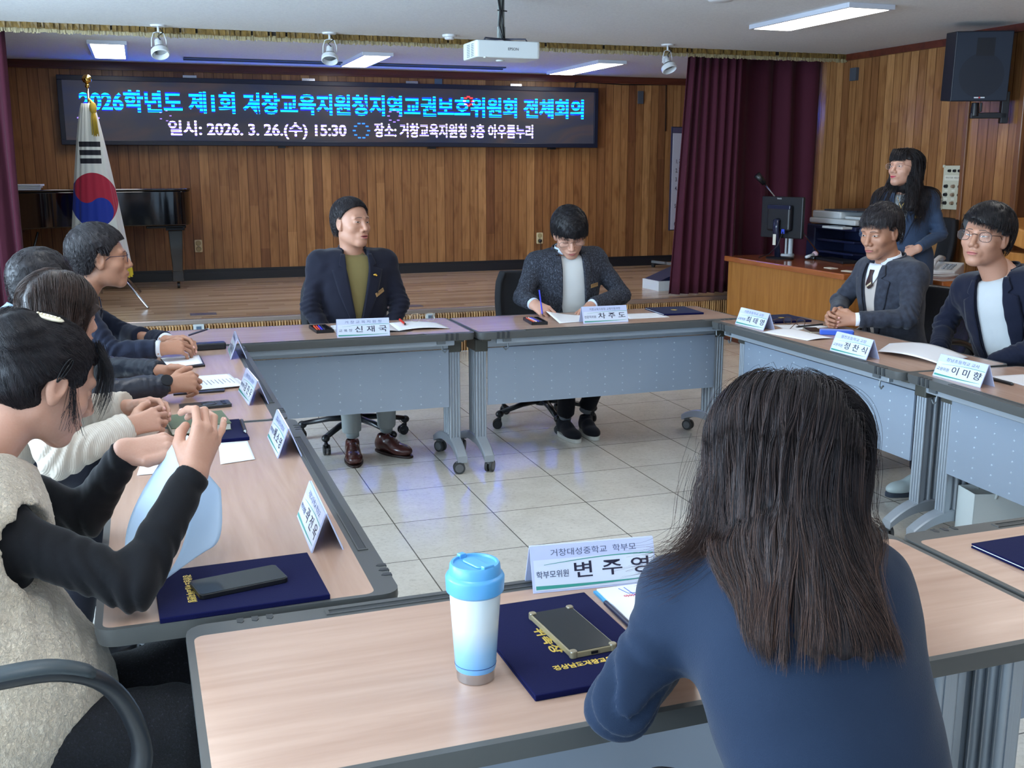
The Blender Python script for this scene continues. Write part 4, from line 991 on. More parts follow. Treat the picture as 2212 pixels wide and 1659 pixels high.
for k, lab in enumerate(('lower', 'middle', 'upper')):
    tag(MB().box(-.16, .13, -.11, .11, 0, .016).build('music_book', mat('book_white', (196, 204, 216), .5), None, bev=.002, loc=(-.96 + .01 * k, 10.20, 1.306 + k * .0165), rot=(0, 0, R(2 - 3 * k))), '%s pale music book stacked on the piano lid' % lab, 'book', 'music books on the piano')
# ================================================================ easel board on the stage
eb = thing('standing_board', 'white programme board on a stand behind the right curtain', 'board', (5.95, 10.85, SH), R(14))
MB().box(-.36, .36, 0, .02, .45 - .02, 1.57).build('board_frame', mat('board_navy', (34, 36, 60), .5), eb)
pgm = MB().box(-.35, .35, -.003, 0, .44, 1.50).build('programme_sheet', mat('sheet_lilac', (204, 208, 226), .6), eb)
MB().box(-.35, .35, -.004, -.001, 1.505, 1.56).build('header_band', mat('header_lilac', (88, 84, 116), .6), pgm)
tx = MB()
for k, (s_, x_) in enumerate((('1. 개회 및 국민의례', -.30), ('2. 전입 교장 소개', -.30), ('3. 활동 다짐 선포', -.30), ('4. 교육장 인사말씀', -.30), ('정책관리자와의 대화', -.25), ('5. 정책관리자 협의', -.30), ('행정사항 안내', -.25), ('6. 폐회', -.30))):
    V, F, w = text_geo(s_, .062, 'LEFT', .0003, .001); tx.add(V, F, 0, frame((x_, -.0045, 1.19 - k * .098), (1, 0, 0)) @ Matrix.Diagonal((.75, 1, 1, 1)))
V, F, w = text_geo('회   의   순   서', .10, 'LEFT', .0003, .001); tx.add(V, F, 0, frame((-.18, -.0045, 1.355), (1, 0, 0)) @ Matrix.Diagonal((.6, 1, 1, 1)))
tx.build('programme_writing', mat('print_grey', (60, 60, 78), .6), pgm)
MB().box(-.16, -.09, .02, .05, 0.1, 1.70).box(.09, .16, .02, .05, 0.1, 1.70).build('stand_post', steel_m, eb)
MB().box(-.40, .40, -.02, .02, .05, .08).box(-.40, -.37, -.25, .25, .05, .08).box(.37, .40, -.25, .25, .05, .08).build('stand_base', steel_m, eb)
for sx in (-.385, .385):
    for sy in (-.23, .23): MB().cyl((sx - .01, sy, .026), (sx + .01, sy, .026), .026, .026, 16).build('stand_caster', black_m, eb)
# ================================================================ desk, monitor, copier
dk_t = wood_mat('desk_top_wood', (150, 82, 44), (178, 104, 58), .14, 'y', 1.0, coat=.3)
dk_f = wood_mat('desk_front_wood', (164, 106, 50), (188, 128, 66), .35, 'z', 1.2)
dk = thing('control_desk', 'orange-brown wooden desk carrying the monitor, right of the stage', 'desk', (5.13, 7.38, 0))
MB().box(-.295, .325, -.88, .78, 0.0, .695).build('body', dk_f, dk, bev=.003)
MB().box(-.33, .36, -.90, .80, .695, .74).build('desk_top', dk_t, dk, bev=.008)
MB().box(-.31, .33, -.885, .785, 0.0, .03).build('plinth', mat('plinth_red', (84, 40, 26), .5), dk)
d2 = thing('side_desk', 'wooden desk with the white telephone at the right wall', 'desk', (5.50, 5.98, 0))
MB().box(-.34, .40, -.12, .42, 0, .695).build('body', dk_f, d2, bev=.003); MB().box(-.37, .41, -.14, .44, .695, .74).build('desk_top', dk_t, d2, bev=.008)
mo = thing('monitor', 'black computer monitor seen from behind on the wooden desk', 'monitor', (5.085, 7.75, .74), R(-70))
dkp = mat('monitor_black', (26, 28, 34), .4); nvy = mat('monitor_gloss', (36, 40, 62), .2)
MB().box(-.21, .21, -.005, .03, .175, .52).build('screen_housing', dkp, mo, bev=.008)
MB().box(-.12, .12, -.05, -.004, .235, .45).build('rear_housing', dkp, mo, bev=.02, seg=3); MB().box(-.118, .118, -.053, -.03, .415, .452).build('rear_vent', nvy, mo, bev=.008)
MB().tube([(0, -.045, .33), (0, -.075, .325), (.0, -.075, .26), (0, -.03, .02)], .03, 10, flat=(1.0, .5)).build('stand_arm', nvy, mo, smooth=True)
MB().box(-.018, .012, -.0835, -.080, .12, .21).build('white_sticker', mat('label_white'), mo)
MB().lathe([(.125, 0), (.128, .008), (.12, .014), (.03, .02)], 32, 0, None, 1, .75).build('stand_base', dkp, mo, auto=40)
MB().text('TINOS', .016, frame((-.03, -.0058, .502), (1, 0, 0)), 0, .0003).build('logo', mat('logo_silver'), mo)
MB().tube([(.06, -.05, .24), (.065, -.07, .22), (.05, -.10, .12), (-.04, -.10, .04), (-.15, -.08, .008), (-.20, -.02, .005)], .004, 6).build('cable', black_m, mo, smooth=True)
MB().box(.045, .075, -.06, -.045, .215, .255).build('cable_plug', mat('plug_blue', (40, 70, 190), .4), mo, bev=.003)
kb = tag(MB().box(-.08, .08, -.22, .22, 0, .022).build('keyboard', dkp, None, bev=.004, loc=(5.38, 7.36, .74), rot=(0, 0, R(-6))), 'black keyboard on the wooden desk right of the monitor', 'keyboard')
ms = thing('boom_microphone', 'microphone on a thin boom behind the monitor', 'microphone', (5.34, 8.02, .74))
MB().cyl((0, 0, 0), (0, 0, .015), .06, .055, 24).cyl((-.02, 0, .01), (-.02, 0, .22), .009, .009, 10).cyl((.025, 0, .01), (.025, 0, .22), .022, .022, 14).box(-.035, .05, -.03, .03, .21, .225).build('stand', mat('mic_white', (214, 220, 226), .35), ms, smooth=False)
MB().cyl((-.33, -.10, .625), (.10, -.32, .04), .0065, .0065, 10).build('boom_arm', chrome_m, ms, smooth=True)
MB().cyl((-.33, -.10, .625), (-.40, -.085, .700), .022, .030, 14).build('microphone_head', black_m, ms, smooth=True)
hm = thing('hand_microphone', 'white and pink hand microphone lying in a holder on the desk', 'microphone', (5.30, 7.62, .74), R(20))
MB().box(-.02, .10, -.05, .05, 0, .03).build('holder', black_m, hm, bev=.008); MB().cyl((-.06, 0, .022), (.05, 0, .036), .012, .016, 16).build('handle', mat('mic_white'), hm, smooth=True)
MB().ball((.062, 0, .038), (.026, .028, .028), 8).build('foam_head', mat('foam_pink', (214, 180, 190), .8), hm, smooth=True)
for k, (x_, y_, lab) in enumerate(((4.99, 6.90, 'round pale card lying on the desk beside the suited man'), (4.97, 6.65, 'white slip lying at the near end of the wooden desk'))):
    tag(MB().box(-.03, .03, -.05, .05, 0, .004).build('paper_slip', mat('label_white'), None, loc=(x_, y_, .74), rot=(0, 0, R(12 * k))), lab, 'paper')
cp = thing('copier', 'large copier with a pale scanner top and dark navy body', 'copier', (5.77, 7.66, 0), R(-90))
cpn = mat('copier_navy', (22, 30, 62), .4); cpg = mat('copier_pale', (196, 200, 202), .4)
b = MB(); b.box(-.34, .34, -.26, .27, .02, .62); b.build('paper_drawers', cpn, cp, bev=.01)
b = MB(); b.box(-.34, .34, .05, .27, .62, 1.02).box(-.34, -.22, -.26, .05, .62, 1.02).box(-.22, .34, -.26, .27, .98, 1.02); b.build('body', cpn, cp, bev=.01)
for k in range(3): MB().box(-.22, .30, -.30, .05, .66 + k * .10, .68 + k * .10, 0, Matrix.Rotation(R(-4), 4, 'X')).build('output_tray', cpn, cp, bev=.006)
for k in range(3): MB().box(-.30, .30, -.268, -.26, .07 + k * .18, .22 + k * .18).build('drawer_front', mat('copier_navy_light', (34, 44, 84), .4), cp, bev=.004)
MB().box(-.30, .34, -.27, .27, 1.03, 1.075).build('scanner', cpg, cp, bev=.012)
MB().box(-.30, .10, -.24, .27, 1.075, 1.135).box(.10, .30, -.20, .25, 1.075, 1.10).build('document_feeder', cpg, cp, bev=.014)
MB().box(-.16, .28, -.22, .18, 1.137, 1.150).build('feeder_tray', mat('feeder_dark', (60, 66, 78), .4), cp, bev=.004)
MB().box(.02, .30, -.36, -.26, 1.0, 1.02, 0, Matrix.Rotation(R(0), 4, 'X')).build('control_board', cpg, cp, bev=.005); MB().box(.10, .22, -.345, -.275, 1.021, 1.025).build('touch_screen', mat('dim_screen', (120, 132, 146), .2), cp)
tp = thing('telephone', 'white desk telephone on the side desk near the standing woman', 'telephone', (5.50, 6.24, .74), R(-60))
tw_ = mat('telephone_white', (216, 220, 224), .4)
MB().add([(-.10, -.10, 0), (.10, -.10, 0), (.10, .10, 0), (-.10, .10, 0), (-.10, -.10, .03), (.10, -.10, .03), (.10, .10, .085), (-.10, .10, .085)], [(0, 3, 2, 1), (4, 5, 6, 7), (0, 1, 5, 4), (1, 2, 6, 5), (2, 3, 7, 6), (3, 0, 4, 7)]).build('base', tw_, tp, bev=.008)
MB().tube([(-.065, -.10, .06), (-.065, -.06, .088), (-.065, .05, .118), (-.065, .10, .105)], [.022, .016, .016, .024], 10, flat=(1.2, .9)).build('handset', tw_, tp, smooth=True)
for i in range(3):
    for j in range(4): MB().box(-.01 + i * .028, .008 + i * .028, -.065 + j * .028, -.048 + j * .028, .045 + j * .0077, .052 + j * .0077).build('key', mat('key_grey', (170, 176, 186), .5), tp)
tag(MB().tube([(.10, -.02, .01), (.04, -.16, .012), (-.10, -.18, .012), (-.20, -.10, .012), (-.14, .0, .012)], .008, 8).build('extension_cable', tw_, None, smooth=True, loc=(5.42, 6.22, .738)), 'white cord lying before the telephone', 'cord')
lc = thing('lectern', 'orange-brown wooden lectern at the right edge of the photo', 'lectern', (5.72, 5.50, 0), R(0))
MB().box(-.25, .25, -.20, .20, 0, .95).build('body', dk_f, lc, bev=.01); MB().add([(-.30, -.26, .93), (.30, -.26, .93), (.30, .26, 1.05), (-.30, .26, 1.05), (-.30, -.26, 1.05), (.30, -.26, 1.05), (.30, .26, 1.17), (-.30, .26, 1.17)], [(0, 3, 2, 1), (4, 5, 6, 7), (0, 1, 5, 4), (1, 2, 6, 5), (2, 3, 7, 6), (3, 0, 4, 7)]).build('reading_top', dk_f, lc, bev=.01)
# bag under the right table
bgm = mat('canvas_white', (206, 214, 214), .8)
bagt = thing('tote_bag', 'white canvas tote bag on the floor under the right side table', 'bag', (3.13, 3.14, 0), R(-14))
b = MB(); w_, d_, h_ = .145, .065, .27
for a in ((-w_, w_, -d_, -d_ + .004), (-w_, w_, d_ - .004, d_), (-w_, -w_ + .004, -d_, d_), (w_ - .004, w_, -d_, d_)): b.box(*a, 0, h_)
b.box(-w_, w_, -d_, d_, 0, .004); b.build('bag_body', bgm, bagt, bev=.003)
for s_ in (-1, 1): MB().tube([(-.06, s_ * d_, h_ - .02), (-.05, s_ * d_ * 1.05, h_ + .02), (0, s_ * d_ * .6, h_ + .05), (.05, s_ * d_ * 1.05, h_ + .02), (.06, s_ * d_, h_ - .02)], .006, 6).build('handle', bgm, bagt, smooth=True)
MB().cyl((.03, d_ - .01, .20), (.03, d_ - .018, .20), .012, .012, 14).build('snap', black_m, bagt)
hb = thing('handbag', 'dark handbag beside the white tote bag under the right table', 'bag', (3.42, 3.17, 0), R(-10))
MB().ball((0, 0, .10), (.10, .055, .10), 12).build('bag_body', mat('dark_leather_bag', (26, 28, 38), .4), hb, smooth=True); MB().ball((-.02, -.05, .08), (.045, .03, .035), 8).build('pouch', mat('taupe_pouch', (126, 106, 98), .6), hb, smooth=True)
# chair behind the standing woman, its back only
make_chair('empty black office chair by the right wall behind the standing woman', (5.73, 6.86, 0), R(60), turn=R(30), seat_h=.52, arms=False, backh=.52)
# ================================================================ people: signed-distance modelling
F32 = np.float32
def V3(*a): return np.array(a, dtype=np.float64)
def nrm(v): v = np.asarray(v, float); return v / (np.linalg.norm(v) + 1e-12)
def s_caps(P, a, b, r1, r2):
    a = np.asarray(a, F32); b = np.asarray(b, F32); ab = b - a; L = float(ab @ ab) + 1e-9
    t = np.clip(((P - a) @ ab) / L, 0, 1); d = P - a - t[:, None] * ab
    return np.sqrt((d * d).sum(1)) - (r1 + (r2 - r1) * t)
def s_ell(P, c, r):
    q = P - np.asarray(c, F32); r = np.asarray(r, F32)
    k0 = np.sqrt(((q / r) ** 2).sum(1)); k1 = np.sqrt(((q / (r * r)) ** 2).sum(1)) + 1e-9
    return k0 * (k0 - 1) / k1
def smin(a, b, k):
    h = np.clip(0.5 + 0.5 * (b - a) / k, 0, 1); return b * (1 - h) + a * h - k * h * (1 - h)
def smax(a, b, k): return -smin(-a, -b, k)

def nets(f, lo, hi, h):
    lo = np.array(lo, float); hi = np.array(hi, float); n = np.maximum(3, np.ceil((hi - lo) / h).astype(int) + 1)
    ax = [(lo[i] + h * np.arange(n[i])).astype(F32) for i in range(3)]
    D = np.empty(n, F32)
    ch = max(1, int(400000 / (n[1] * n[2])))
    for i in range(0, n[0], ch):
        X, Y, Z = np.meshgrid(ax[0][i:i + ch], ax[1], ax[2], indexing='ij')
        D[i:i + ch] = f(np.stack([X.ravel(), Y.ravel(), Z.ravel()], 1)).reshape(X.shape)
    for s in (0, -1):   # close the volume at the border
        D[s] = np.maximum(D[s], 1e-3); D[:, s] = np.maximum(D[:, s], 1e-3); D[:, :, s] = np.maximum(D[:, :, s], 1e-3)
    S = D < 0
    c = np.zeros(np.array(n) - 1, np.int8)
    for dx in (0, 1):
        for dy in (0, 1):
            for dz in (0, 1): c += S[dx:n[0] - 1 + dx, dy:n[1] - 1 + dy, dz:n[2] - 1 + dz]
    act = (c > 0) & (c < 8); idx = np.argwhere(act)
    if not len(idx): return np.zeros((0, 3)), np.zeros((0, 4), int)
    vid = -np.ones(act.shape, np.int64); vid[act] = np.arange(len(idx))
    acc = np.zeros((len(idx), 3)); cnt = np.zeros(len(idx))
    cor = [(a, b, c_) for a in (0, 1) for b in (0, 1) for c_ in (0, 1)]
    for a in cor:
        for b in cor:
            d = (b[0] - a[0], b[1] - a[1], b[2] - a[2])
            if sum(d) != 1 or min(d) < 0: continue
            ia = idx + a; ib = idx + b
            va = D[ia[:, 0], ia[:, 1], ia[:, 2]]; vb = D[ib[:, 0], ib[:, 1], ib[:, 2]]
            m = (va < 0) != (vb < 0)
            t = np.where(m, va / np.where(m, va - vb, 1), 0)
            acc[m] += (np.array(a) + t[:, None] * np.array(d))[m]; cnt[m] += 1
    V = lo + h * (idx + acc / cnt[:, None])
    Q = []
    for k, (u, v) in enumerate(((1, 2), (2, 0), (0, 1))):
        sl0 = [slice(None)] * 3; sl1 = [slice(None)] * 3; sl0[k] = slice(0, -1); sl1[k] = slice(1, None)
        A = S[tuple(sl0)]; B = S[tuple(sl1)]; e = np.argwhere(A != B)
        e = e[(e[:, u] > 0) & (e[:, v] > 0) & (e[:, u] < n[u] - 1) & (e[:, v] < n[v] - 1)]
        if not len(e): continue
        inside = A[e[:, 0], e[:, 1], e[:, 2]]
        def g(du, dv):
            q = e.copy(); q[:, u] -= du; q[:, v] -= dv; return vid[q[:, 0], q[:, 1], q[:, 2]]
        q = np.stack([g(1, 1), g(0, 1), g(0, 0), g(1, 0)], 1)
        q[~inside] = q[~inside][:, ::-1]; Q.append(q)
    Q = np.concatenate(Q); Q = Q[(Q >= 0).all(1)]
    return V, Q

def np_mesh(name, V, Q, mats, parent, origin=(0, 0, 0), mi=None, smooth=True, tint=None):
    V = np.asarray(V, float) - np.asarray(origin, float)
    me = bpy.data.meshes.new(name); nq = len(Q); w = Q.shape[1]
    me.vertices.add(len(V)); me.vertices.foreach_set('co', V.astype(F32).ravel())
    me.loops.add(nq * w); me.loops.foreach_set('vertex_index', Q.astype(np.int32).ravel())
    me.polygons.add(nq); me.polygons.foreach_set('loop_start', np.arange(0, nq * w, w, dtype=np.int32))
    for m in mats: me.materials.append(m)
    if mi is not None: me.polygons.foreach_set('material_index', np.asarray(mi, np.int32))
    me.update(calc_edges=True)
    if smooth: me.polygons.foreach_set('use_smooth', np.ones(nq, bool))
    if tint is not None:
        at = me.attributes.new('tint', 'FLOAT', 'POINT'); at.data.foreach_set('value', np.asarray(tint, F32))
    me.validate()
    o = bpy.data.objects.new(name, me); COL.objects.link(o); o.parent = parent
    return o
def laplace(V, Q, it=1, lam=0.5):
    E = np.concatenate([Q[:, [0, 1]], Q[:, [1, 2]], Q[:, [2, 3]], Q[:, [3, 0]]])
    for _ in range(it):
        s = np.zeros_like(V); c = np.zeros(len(V))
        for a, b in ((0, 1), (1, 0)):
            for k in range(3): s[:, k] += np.bincount(E[:, a], V[E[:, b], k], len(V))
            c += np.bincount(E[:, a], minlength=len(V))
        V = V + lam * (s / np.maximum(c, 1)[:, None] - V)
    return V
class Acc:
    """collects numpy quads into one mesh"""
    def __init__(s): s.V = []; s.Q = []; s.m = []; s.n = 0
    def add(s, V, Q, mi=0):
        if len(Q) == 0: return
        s.V.append(V); s.Q.append(np.asarray(Q) + s.n); s.m.append(np.full(len(Q), mi)); s.n += len(V)
    def build(s, name, mats, parent, origin):
        return np_mesh(name, np.concatenate(s.V), np.concatenate(s.Q), mats, parent, origin, np.concatenate(s.m))
def foldnoise(P, seed, wl=0.07, amp=1.0):
    rr = np.random.RandomState(seed); s = np.zeros(len(P), F32); 
    w = P + 0.02 * np.sin(P[:, [1, 2, 0]] * 23 + seed)
    for k in range(6):
        d = nrm(rr.randn(3)) * (2 * math.pi / (wl * rr.uniform(0.6, 1.7))); s += np.sin((w @ d.astype(F32)) + rr.uniform(0, 6.28)).astype(F32) / 6
    return s * amp
def limbfold(P, c, ax, rad, wl, amp, seed=0):
    """compression folds across a limb near a joint"""
    q = P - np.asarray(c, F32); d2 = (q * q).sum(1); t = q @ np.asarray(nrm(ax), F32)
    ph = 2.2 * np.sin(q @ np.asarray([31, 17, 23], F32) * 0.75 + seed) + 1.6 * np.sin(q @ np.asarray([-22, 41, 13], F32) + 2 * seed)
    w = np.sin(2 * math.pi * t / wl * (1 + .35 * np.sin(q @ np.asarray([9, -14, 11], F32) + seed)) + ph)
    return amp * .62 * np.exp(-d2 / (rad * rad)) * (w - .35 * np.abs(w))

# ---- head
def rotm(dirv, pitch=0.0, roll=0.0):
    """columns: right, forward, up; dirv = horizontal angle in degrees of the face direction"""
    a = R(dirv); f = V3(math.cos(a), math.sin(a), 0); r = V3(math.sin(a), -math.cos(a), 0); u = V3(0, 0, 1)
    p = R(pitch); f2 = f * math.cos(p) - u * math.sin(p); u2 = u * math.cos(p) + f * math.sin(p)
    q = R(roll); r3 = r * math.cos(q) + u2 * math.sin(q); u3 = u2 * math.cos(q) - r * math.sin(q)
    return np.stack([r3, f2, u3], 1)

def head_sdf(P, o):
    """P in head space, metres; o: options"""
    w = o.get('w', 1.0); jaw = o.get('jaw', 1.0)
    d = s_ell(P, (0, -.016, .034), (.077 * w, .094, .084))
    d = smin(d, s_ell(P, (0, .018, -.015), (.067 * w, .070, .080)), .03)
    d = smin(d, s_ell(P, (0, .026, -.066), (.050 * w * jaw, .054, .042)), .035)
    d = smin(d, s_caps(P, (-.043 * w * jaw, -.012, -.062), (-.014, .064, -.098), .018, .016), .025)
    d = smin(d, s_caps(P, (.043 * w * jaw, -.012, -.062), (.014, .064, -.098), .018, .016), .025)
    d = smin(d, s_ell(P, (0, .070, -.096), (.022, .018, .016)), .02)
    X = np.abs(P[:, 0]); A = np.stack([X, P[:, 1], P[:, 2]], 1)
    d = smin(d, s_ell(A, (.043 * w, .056, -.026), (.022, .022, .020)), .02)
    d = smin(d, s_caps(A, (.006, .086, .020), (.040, .073, .024), .009, .009), .014)
    d = smax(d, -s_ell(A, (.031, .101, .002), (.019, .018, .013)), .014)
    d = smin(d, s_ell(A, (.031, .0715, .0015), (.0165, .0135, .0125)), .004)
    d = smin(d, s_caps(P, (0, .084, .012), (0, .1065, -.030), .0075, .0115), .010)
    d = smin(d, s_ell(A, (.0125, .095, -.0365), (.0085, .011, .0085)), .007)
    d = smax(d, -s_ell(A, (.007, .099, -.047), (.0045, .006, .004)), .003)
    d = smin(d, s_ell(P, (0, .078, -.064), (.030, .020, .020)), .014)
    op = o.get('mouth', 0.0)
    d = smin(d, s_ell(P, (0, .0945, -.0615), (.022, .0075, .0048)), .004)
    d = smin(d, s_ell(P, (0, .0930, -.0705 - op), (.019, .008, .0060)), .004)
    d = smax(d, -s_ell(P, (0, .1025, -.0660 - op / 2), (.024, .0075, .0013 + op * .5)), .002)
    # ears
    e = s_ell(A, (.0775 * w, -.006, -.004), (.0095, .020, .031))
    e = smin(e, s_ell(A, (.0735 * w, -.002, -.030), (.008, .011, .012)), .008)
    e = smax(e, -s_ell(A, (.0885 * w, -.001, -.001), (.0085, .012, .020)), .004)
    d = smin(d, e, .006)
    return d
def neck_sdf(P, a, b, r=0.056):
    return smin(s_caps(P, a, b, r, r * 1.03), s_caps(P, np.asarray(a) + 0, b, r * .7, r * 1.1), .02)

def projpatch(sdf, A, B, n, m, y0=0.14, y1=0.02, off=0.0006, axis_pt=None):
    """ruled patch between polylines A and B, given as (x,z), laid on sdf by marching along -y. returns V,Q"""
    def rs(L, n):
        L = np.array(L, float); s = np.concatenate([[0], np.cumsum(np.linalg.norm(np.diff(L, axis=0), axis=1))]); t = np.linspace(0, s[-1], n)
        return np.stack([np.interp(t, s, L[:, 0]), np.interp(t, s, L[:, 1])], 1)
    a = rs(A, n); b = rs(B, n); G = a[:, None, :] * (1 - np.linspace(0, 1, m))[None, :, None] + b[:, None, :] * np.linspace(0, 1, m)[None, :, None]
    G = G.reshape(-1, 2); ys = np.linspace(y0, y1, 70)
    pts = np.stack([np.repeat(G[:, 0], 70), np.tile(ys, len(G)), np.repeat(G[:, 1], 70)], 1).astype(F32)
    D = sdf(pts).reshape(-1, 70) - off
    k = np.argmax(D < 0, axis=1); k = np.maximum(k, 1); i = np.arange(len(G))
    d0 = D[i, k - 1]; d1 = D[i, k]; t = np.clip(d0 / (d0 - d1 + 1e-9), 0, 1)
    y = ys[k - 1] + (ys[k] - ys[k - 1]) * t
    miss = ~(D < 0).any(1)
    if miss.any() and (~miss).any(): y[miss] = y[~miss].min()
    V = np.stack([G[:, 0], y, G[:, 1]], 1)
    Q = [(r_ * m + c, r_ * m + c + 1, (r_ + 1) * m + c + 1, (r_ + 1) * m + c) for r_ in range(n - 1) for c in range(m - 1)]
    return V, np.array(Q)
def almond(cx, cz, w, h, n=13, up=1.0, dn=0.7, tilt=0.0):
    t = np.linspace(0, 1, n); x = cx + w * (t - .5); z = cz + tilt * (x - cx)
    return list(zip(x, z + h * up * np.sin(math.pi * t) ** .8)), list(zip(x, z - h * dn * np.sin(math.pi * t) ** .8))

skin_cols = {}
def skin_mat(name, c):
    if name in _M: return _M[name]
    t = NT(name, 0.48)
    n1 = t.noise(None, 9, 3, 0.3); n2 = t.noise(None, 220, 3, 0.0)
    a = srgb(c[0] * 0.97, c[1] * .90, c[2] * .87); b = srgb(*[min(255, v * 1.03) for v in c])
    t.col(t.mix(t.math('MULTIPLY', t.math('ADD', n1, n2), 0.5), a, b))
    t.bump(n2, 0.12, 0.002)
    b_ = t.b; b_.inputs['Subsurface Weight'].default_value = 0.12; b_.inputs['Subsurface Radius'].default_value = (1, .35, .2); b_.inputs['Subsurface Scale'].default_value = 0.006
    return t.m
lip_m = mat('lips', (176, 100, 96), 0.4); lip2_m = mat('lips_rose', (190, 60, 84), 0.35); mouth_m = mat('mouth_dark', (90, 40, 40), 0.6)
eye_w = mat('eye_white', (216, 206, 200), 0.3); iris_m = mat('iris', (34, 22, 18), 0.15); lash_m = mat('lash', (34, 24, 22), 0.7); brow_m = mat('brow', (96, 74, 66), .8); nail_m = mat('nail', (232, 178, 168), 0.25)
def hair_mat(name, root, tip=None, rough=0.5):
    t = NT(name, rough); at = t.n('ShaderNodeAttribute'); at.attribute_name = 'tint'
    r0 = srgb(*root); r1 = srgb(*(tip or root))
    f = at.outputs['Fac']
    t.col(t.ramp(f, [(0.0, tuple(v * .6 for v in r0[:3])), (0.45, r0), (1.0, r1)]))
    t.b.inputs['Specular IOR Level'].default_value = 0.35
    return t.m

# ---- hair strands
def ribbons(PTS, rad, tint0, tint1):
    """PTS (n,k,3), rad (n,k) -> 3-sided tubes"""
    n, k, _ = PTS.shape
    T = np.gradient(PTS, axis=1); T /= np.linalg.norm(T, axis=2, keepdims=True) + 1e-9
    up = np.zeros_like(T); up[..., 0] = 0.3; up[..., 1] = 0.2; up[..., 2] = 0.93
    a = np.cross(T, up); a /= np.linalg.norm(a, axis=2, keepdims=True) + 1e-9; b = np.cross(a, T)
    V = []
    for j in range(3):
        w = 2 * math.pi * j / 3; V.append(PTS + (a * math.cos(w) + b * math.sin(w)) * rad[..., None])
    V = np.stack(V, 2).reshape(-1, 3)
    i = (np.arange(n)[:, None] * k + np.arange(k - 1)[None, :]).ravel() * 3
    Q = np.concatenate([np.stack([i + j, i + (j + 1) % 3, i + 3 + (j + 1) % 3, i + 3 + j], 1) for j in range(3)])
    u = np.linspace(0, 1, k)[None, :]
    tn = np.clip(tint0[:, None] * (1 - u) + tint1[:, None] * u, 0, 1)
    return V, Q, np.repeat(tn.reshape(-1), 3)
def grad(f, P, e=0.002):
    g = np.empty_like(P)
    for k in range(3):
        d = np.zeros(3, F32); d[k] = e; g[:, k] = (f(P + d) - f(P - d)) / (2 * e)
    return g / (np.linalg.norm(g, axis=1, keepdims=True) + 1e-9)
def comb(sdf, roots, flow, steps, step, off0, off1, seed, jitter=0.15, grav=0.0, cohere=0.5, sub=1):
    """strands march along the flow, kept at distance off from sdf while near it"""
    rs = np.random.RandomState(seed); P = roots.astype(F32).copy(); n = len(P); out = [P.copy()]
    jit = rs.randn(n, 3).astype(F32) * jitter; v = None
    for s in range(steps):
        u = (s + 1) / steps
        d = flow(P, u) + jit + cohere * 0.3 * np.stack([foldnoise(P, seed + 1 + q, 0.05) for q in range(3)], 1)
        g = grad(sdf, P); dist = sdf(P)
        near = np.exp(-np.maximum(dist - 0.02, 0) / 0.02)[:, None]
        d = d - g * np.sum(d * g, 1, keepdims=True) * near * (np.sum(d * g, 1, keepdims=True) < 0 if grav else 1)
        d /= np.linalg.norm(d, axis=1, keepdims=True) + 1e-9
        if v is None: v = d
        v = 0.5 * v + 0.5 * d; v /= np.linalg.norm(v, axis=1, keepdims=True) + 1e-9
        P = P + v * step[:, None]
        off = off0 + (off1 - off0) * u
        dist = sdf(P); g = grad(sdf, P)
        push = off - dist
        if grav: push = np.where(push < 0, push * 0.35, push)
        P = P + g * (push * (1.0 if grav else 0.7))[:, None]
        out.append(P.copy())
    return np.stack(out, 1)

def scatter_on(sdf, n, lo, hi, seed, keep=None, it=4):
    rs = np.random.RandomState(seed); P = np.zeros((0, 3), F32)
    while len(P) < n:
        q = (np.array(lo) + rs.rand(n * 3, 3) * (np.array(hi) - np.array(lo))).astype(F32)
        for _ in range(it): q = q - grad(sdf, q) * sdf(q)[:, None]
        if keep is not None: q = q[keep(q)]
        if len(q) == 0: break
        P = np.concatenate([P, q])
    return P[:n]

def hairline(y, o):
    """lowest z of scalp hair at the given y in head space"""
    fr = o.get('front', .060); tp = o.get('temple', 0.0)
    return np.interp(y, [-.12, -.075, -.045, -.025, -.008, .012, .03, .055, .075, .12], [-.075, -.070, -.060, -.030, .022, .020, (.010 if o.get('sideburn', 1) else .03) + tp * .5, .040 + tp, fr, fr + .01]).astype(F32)

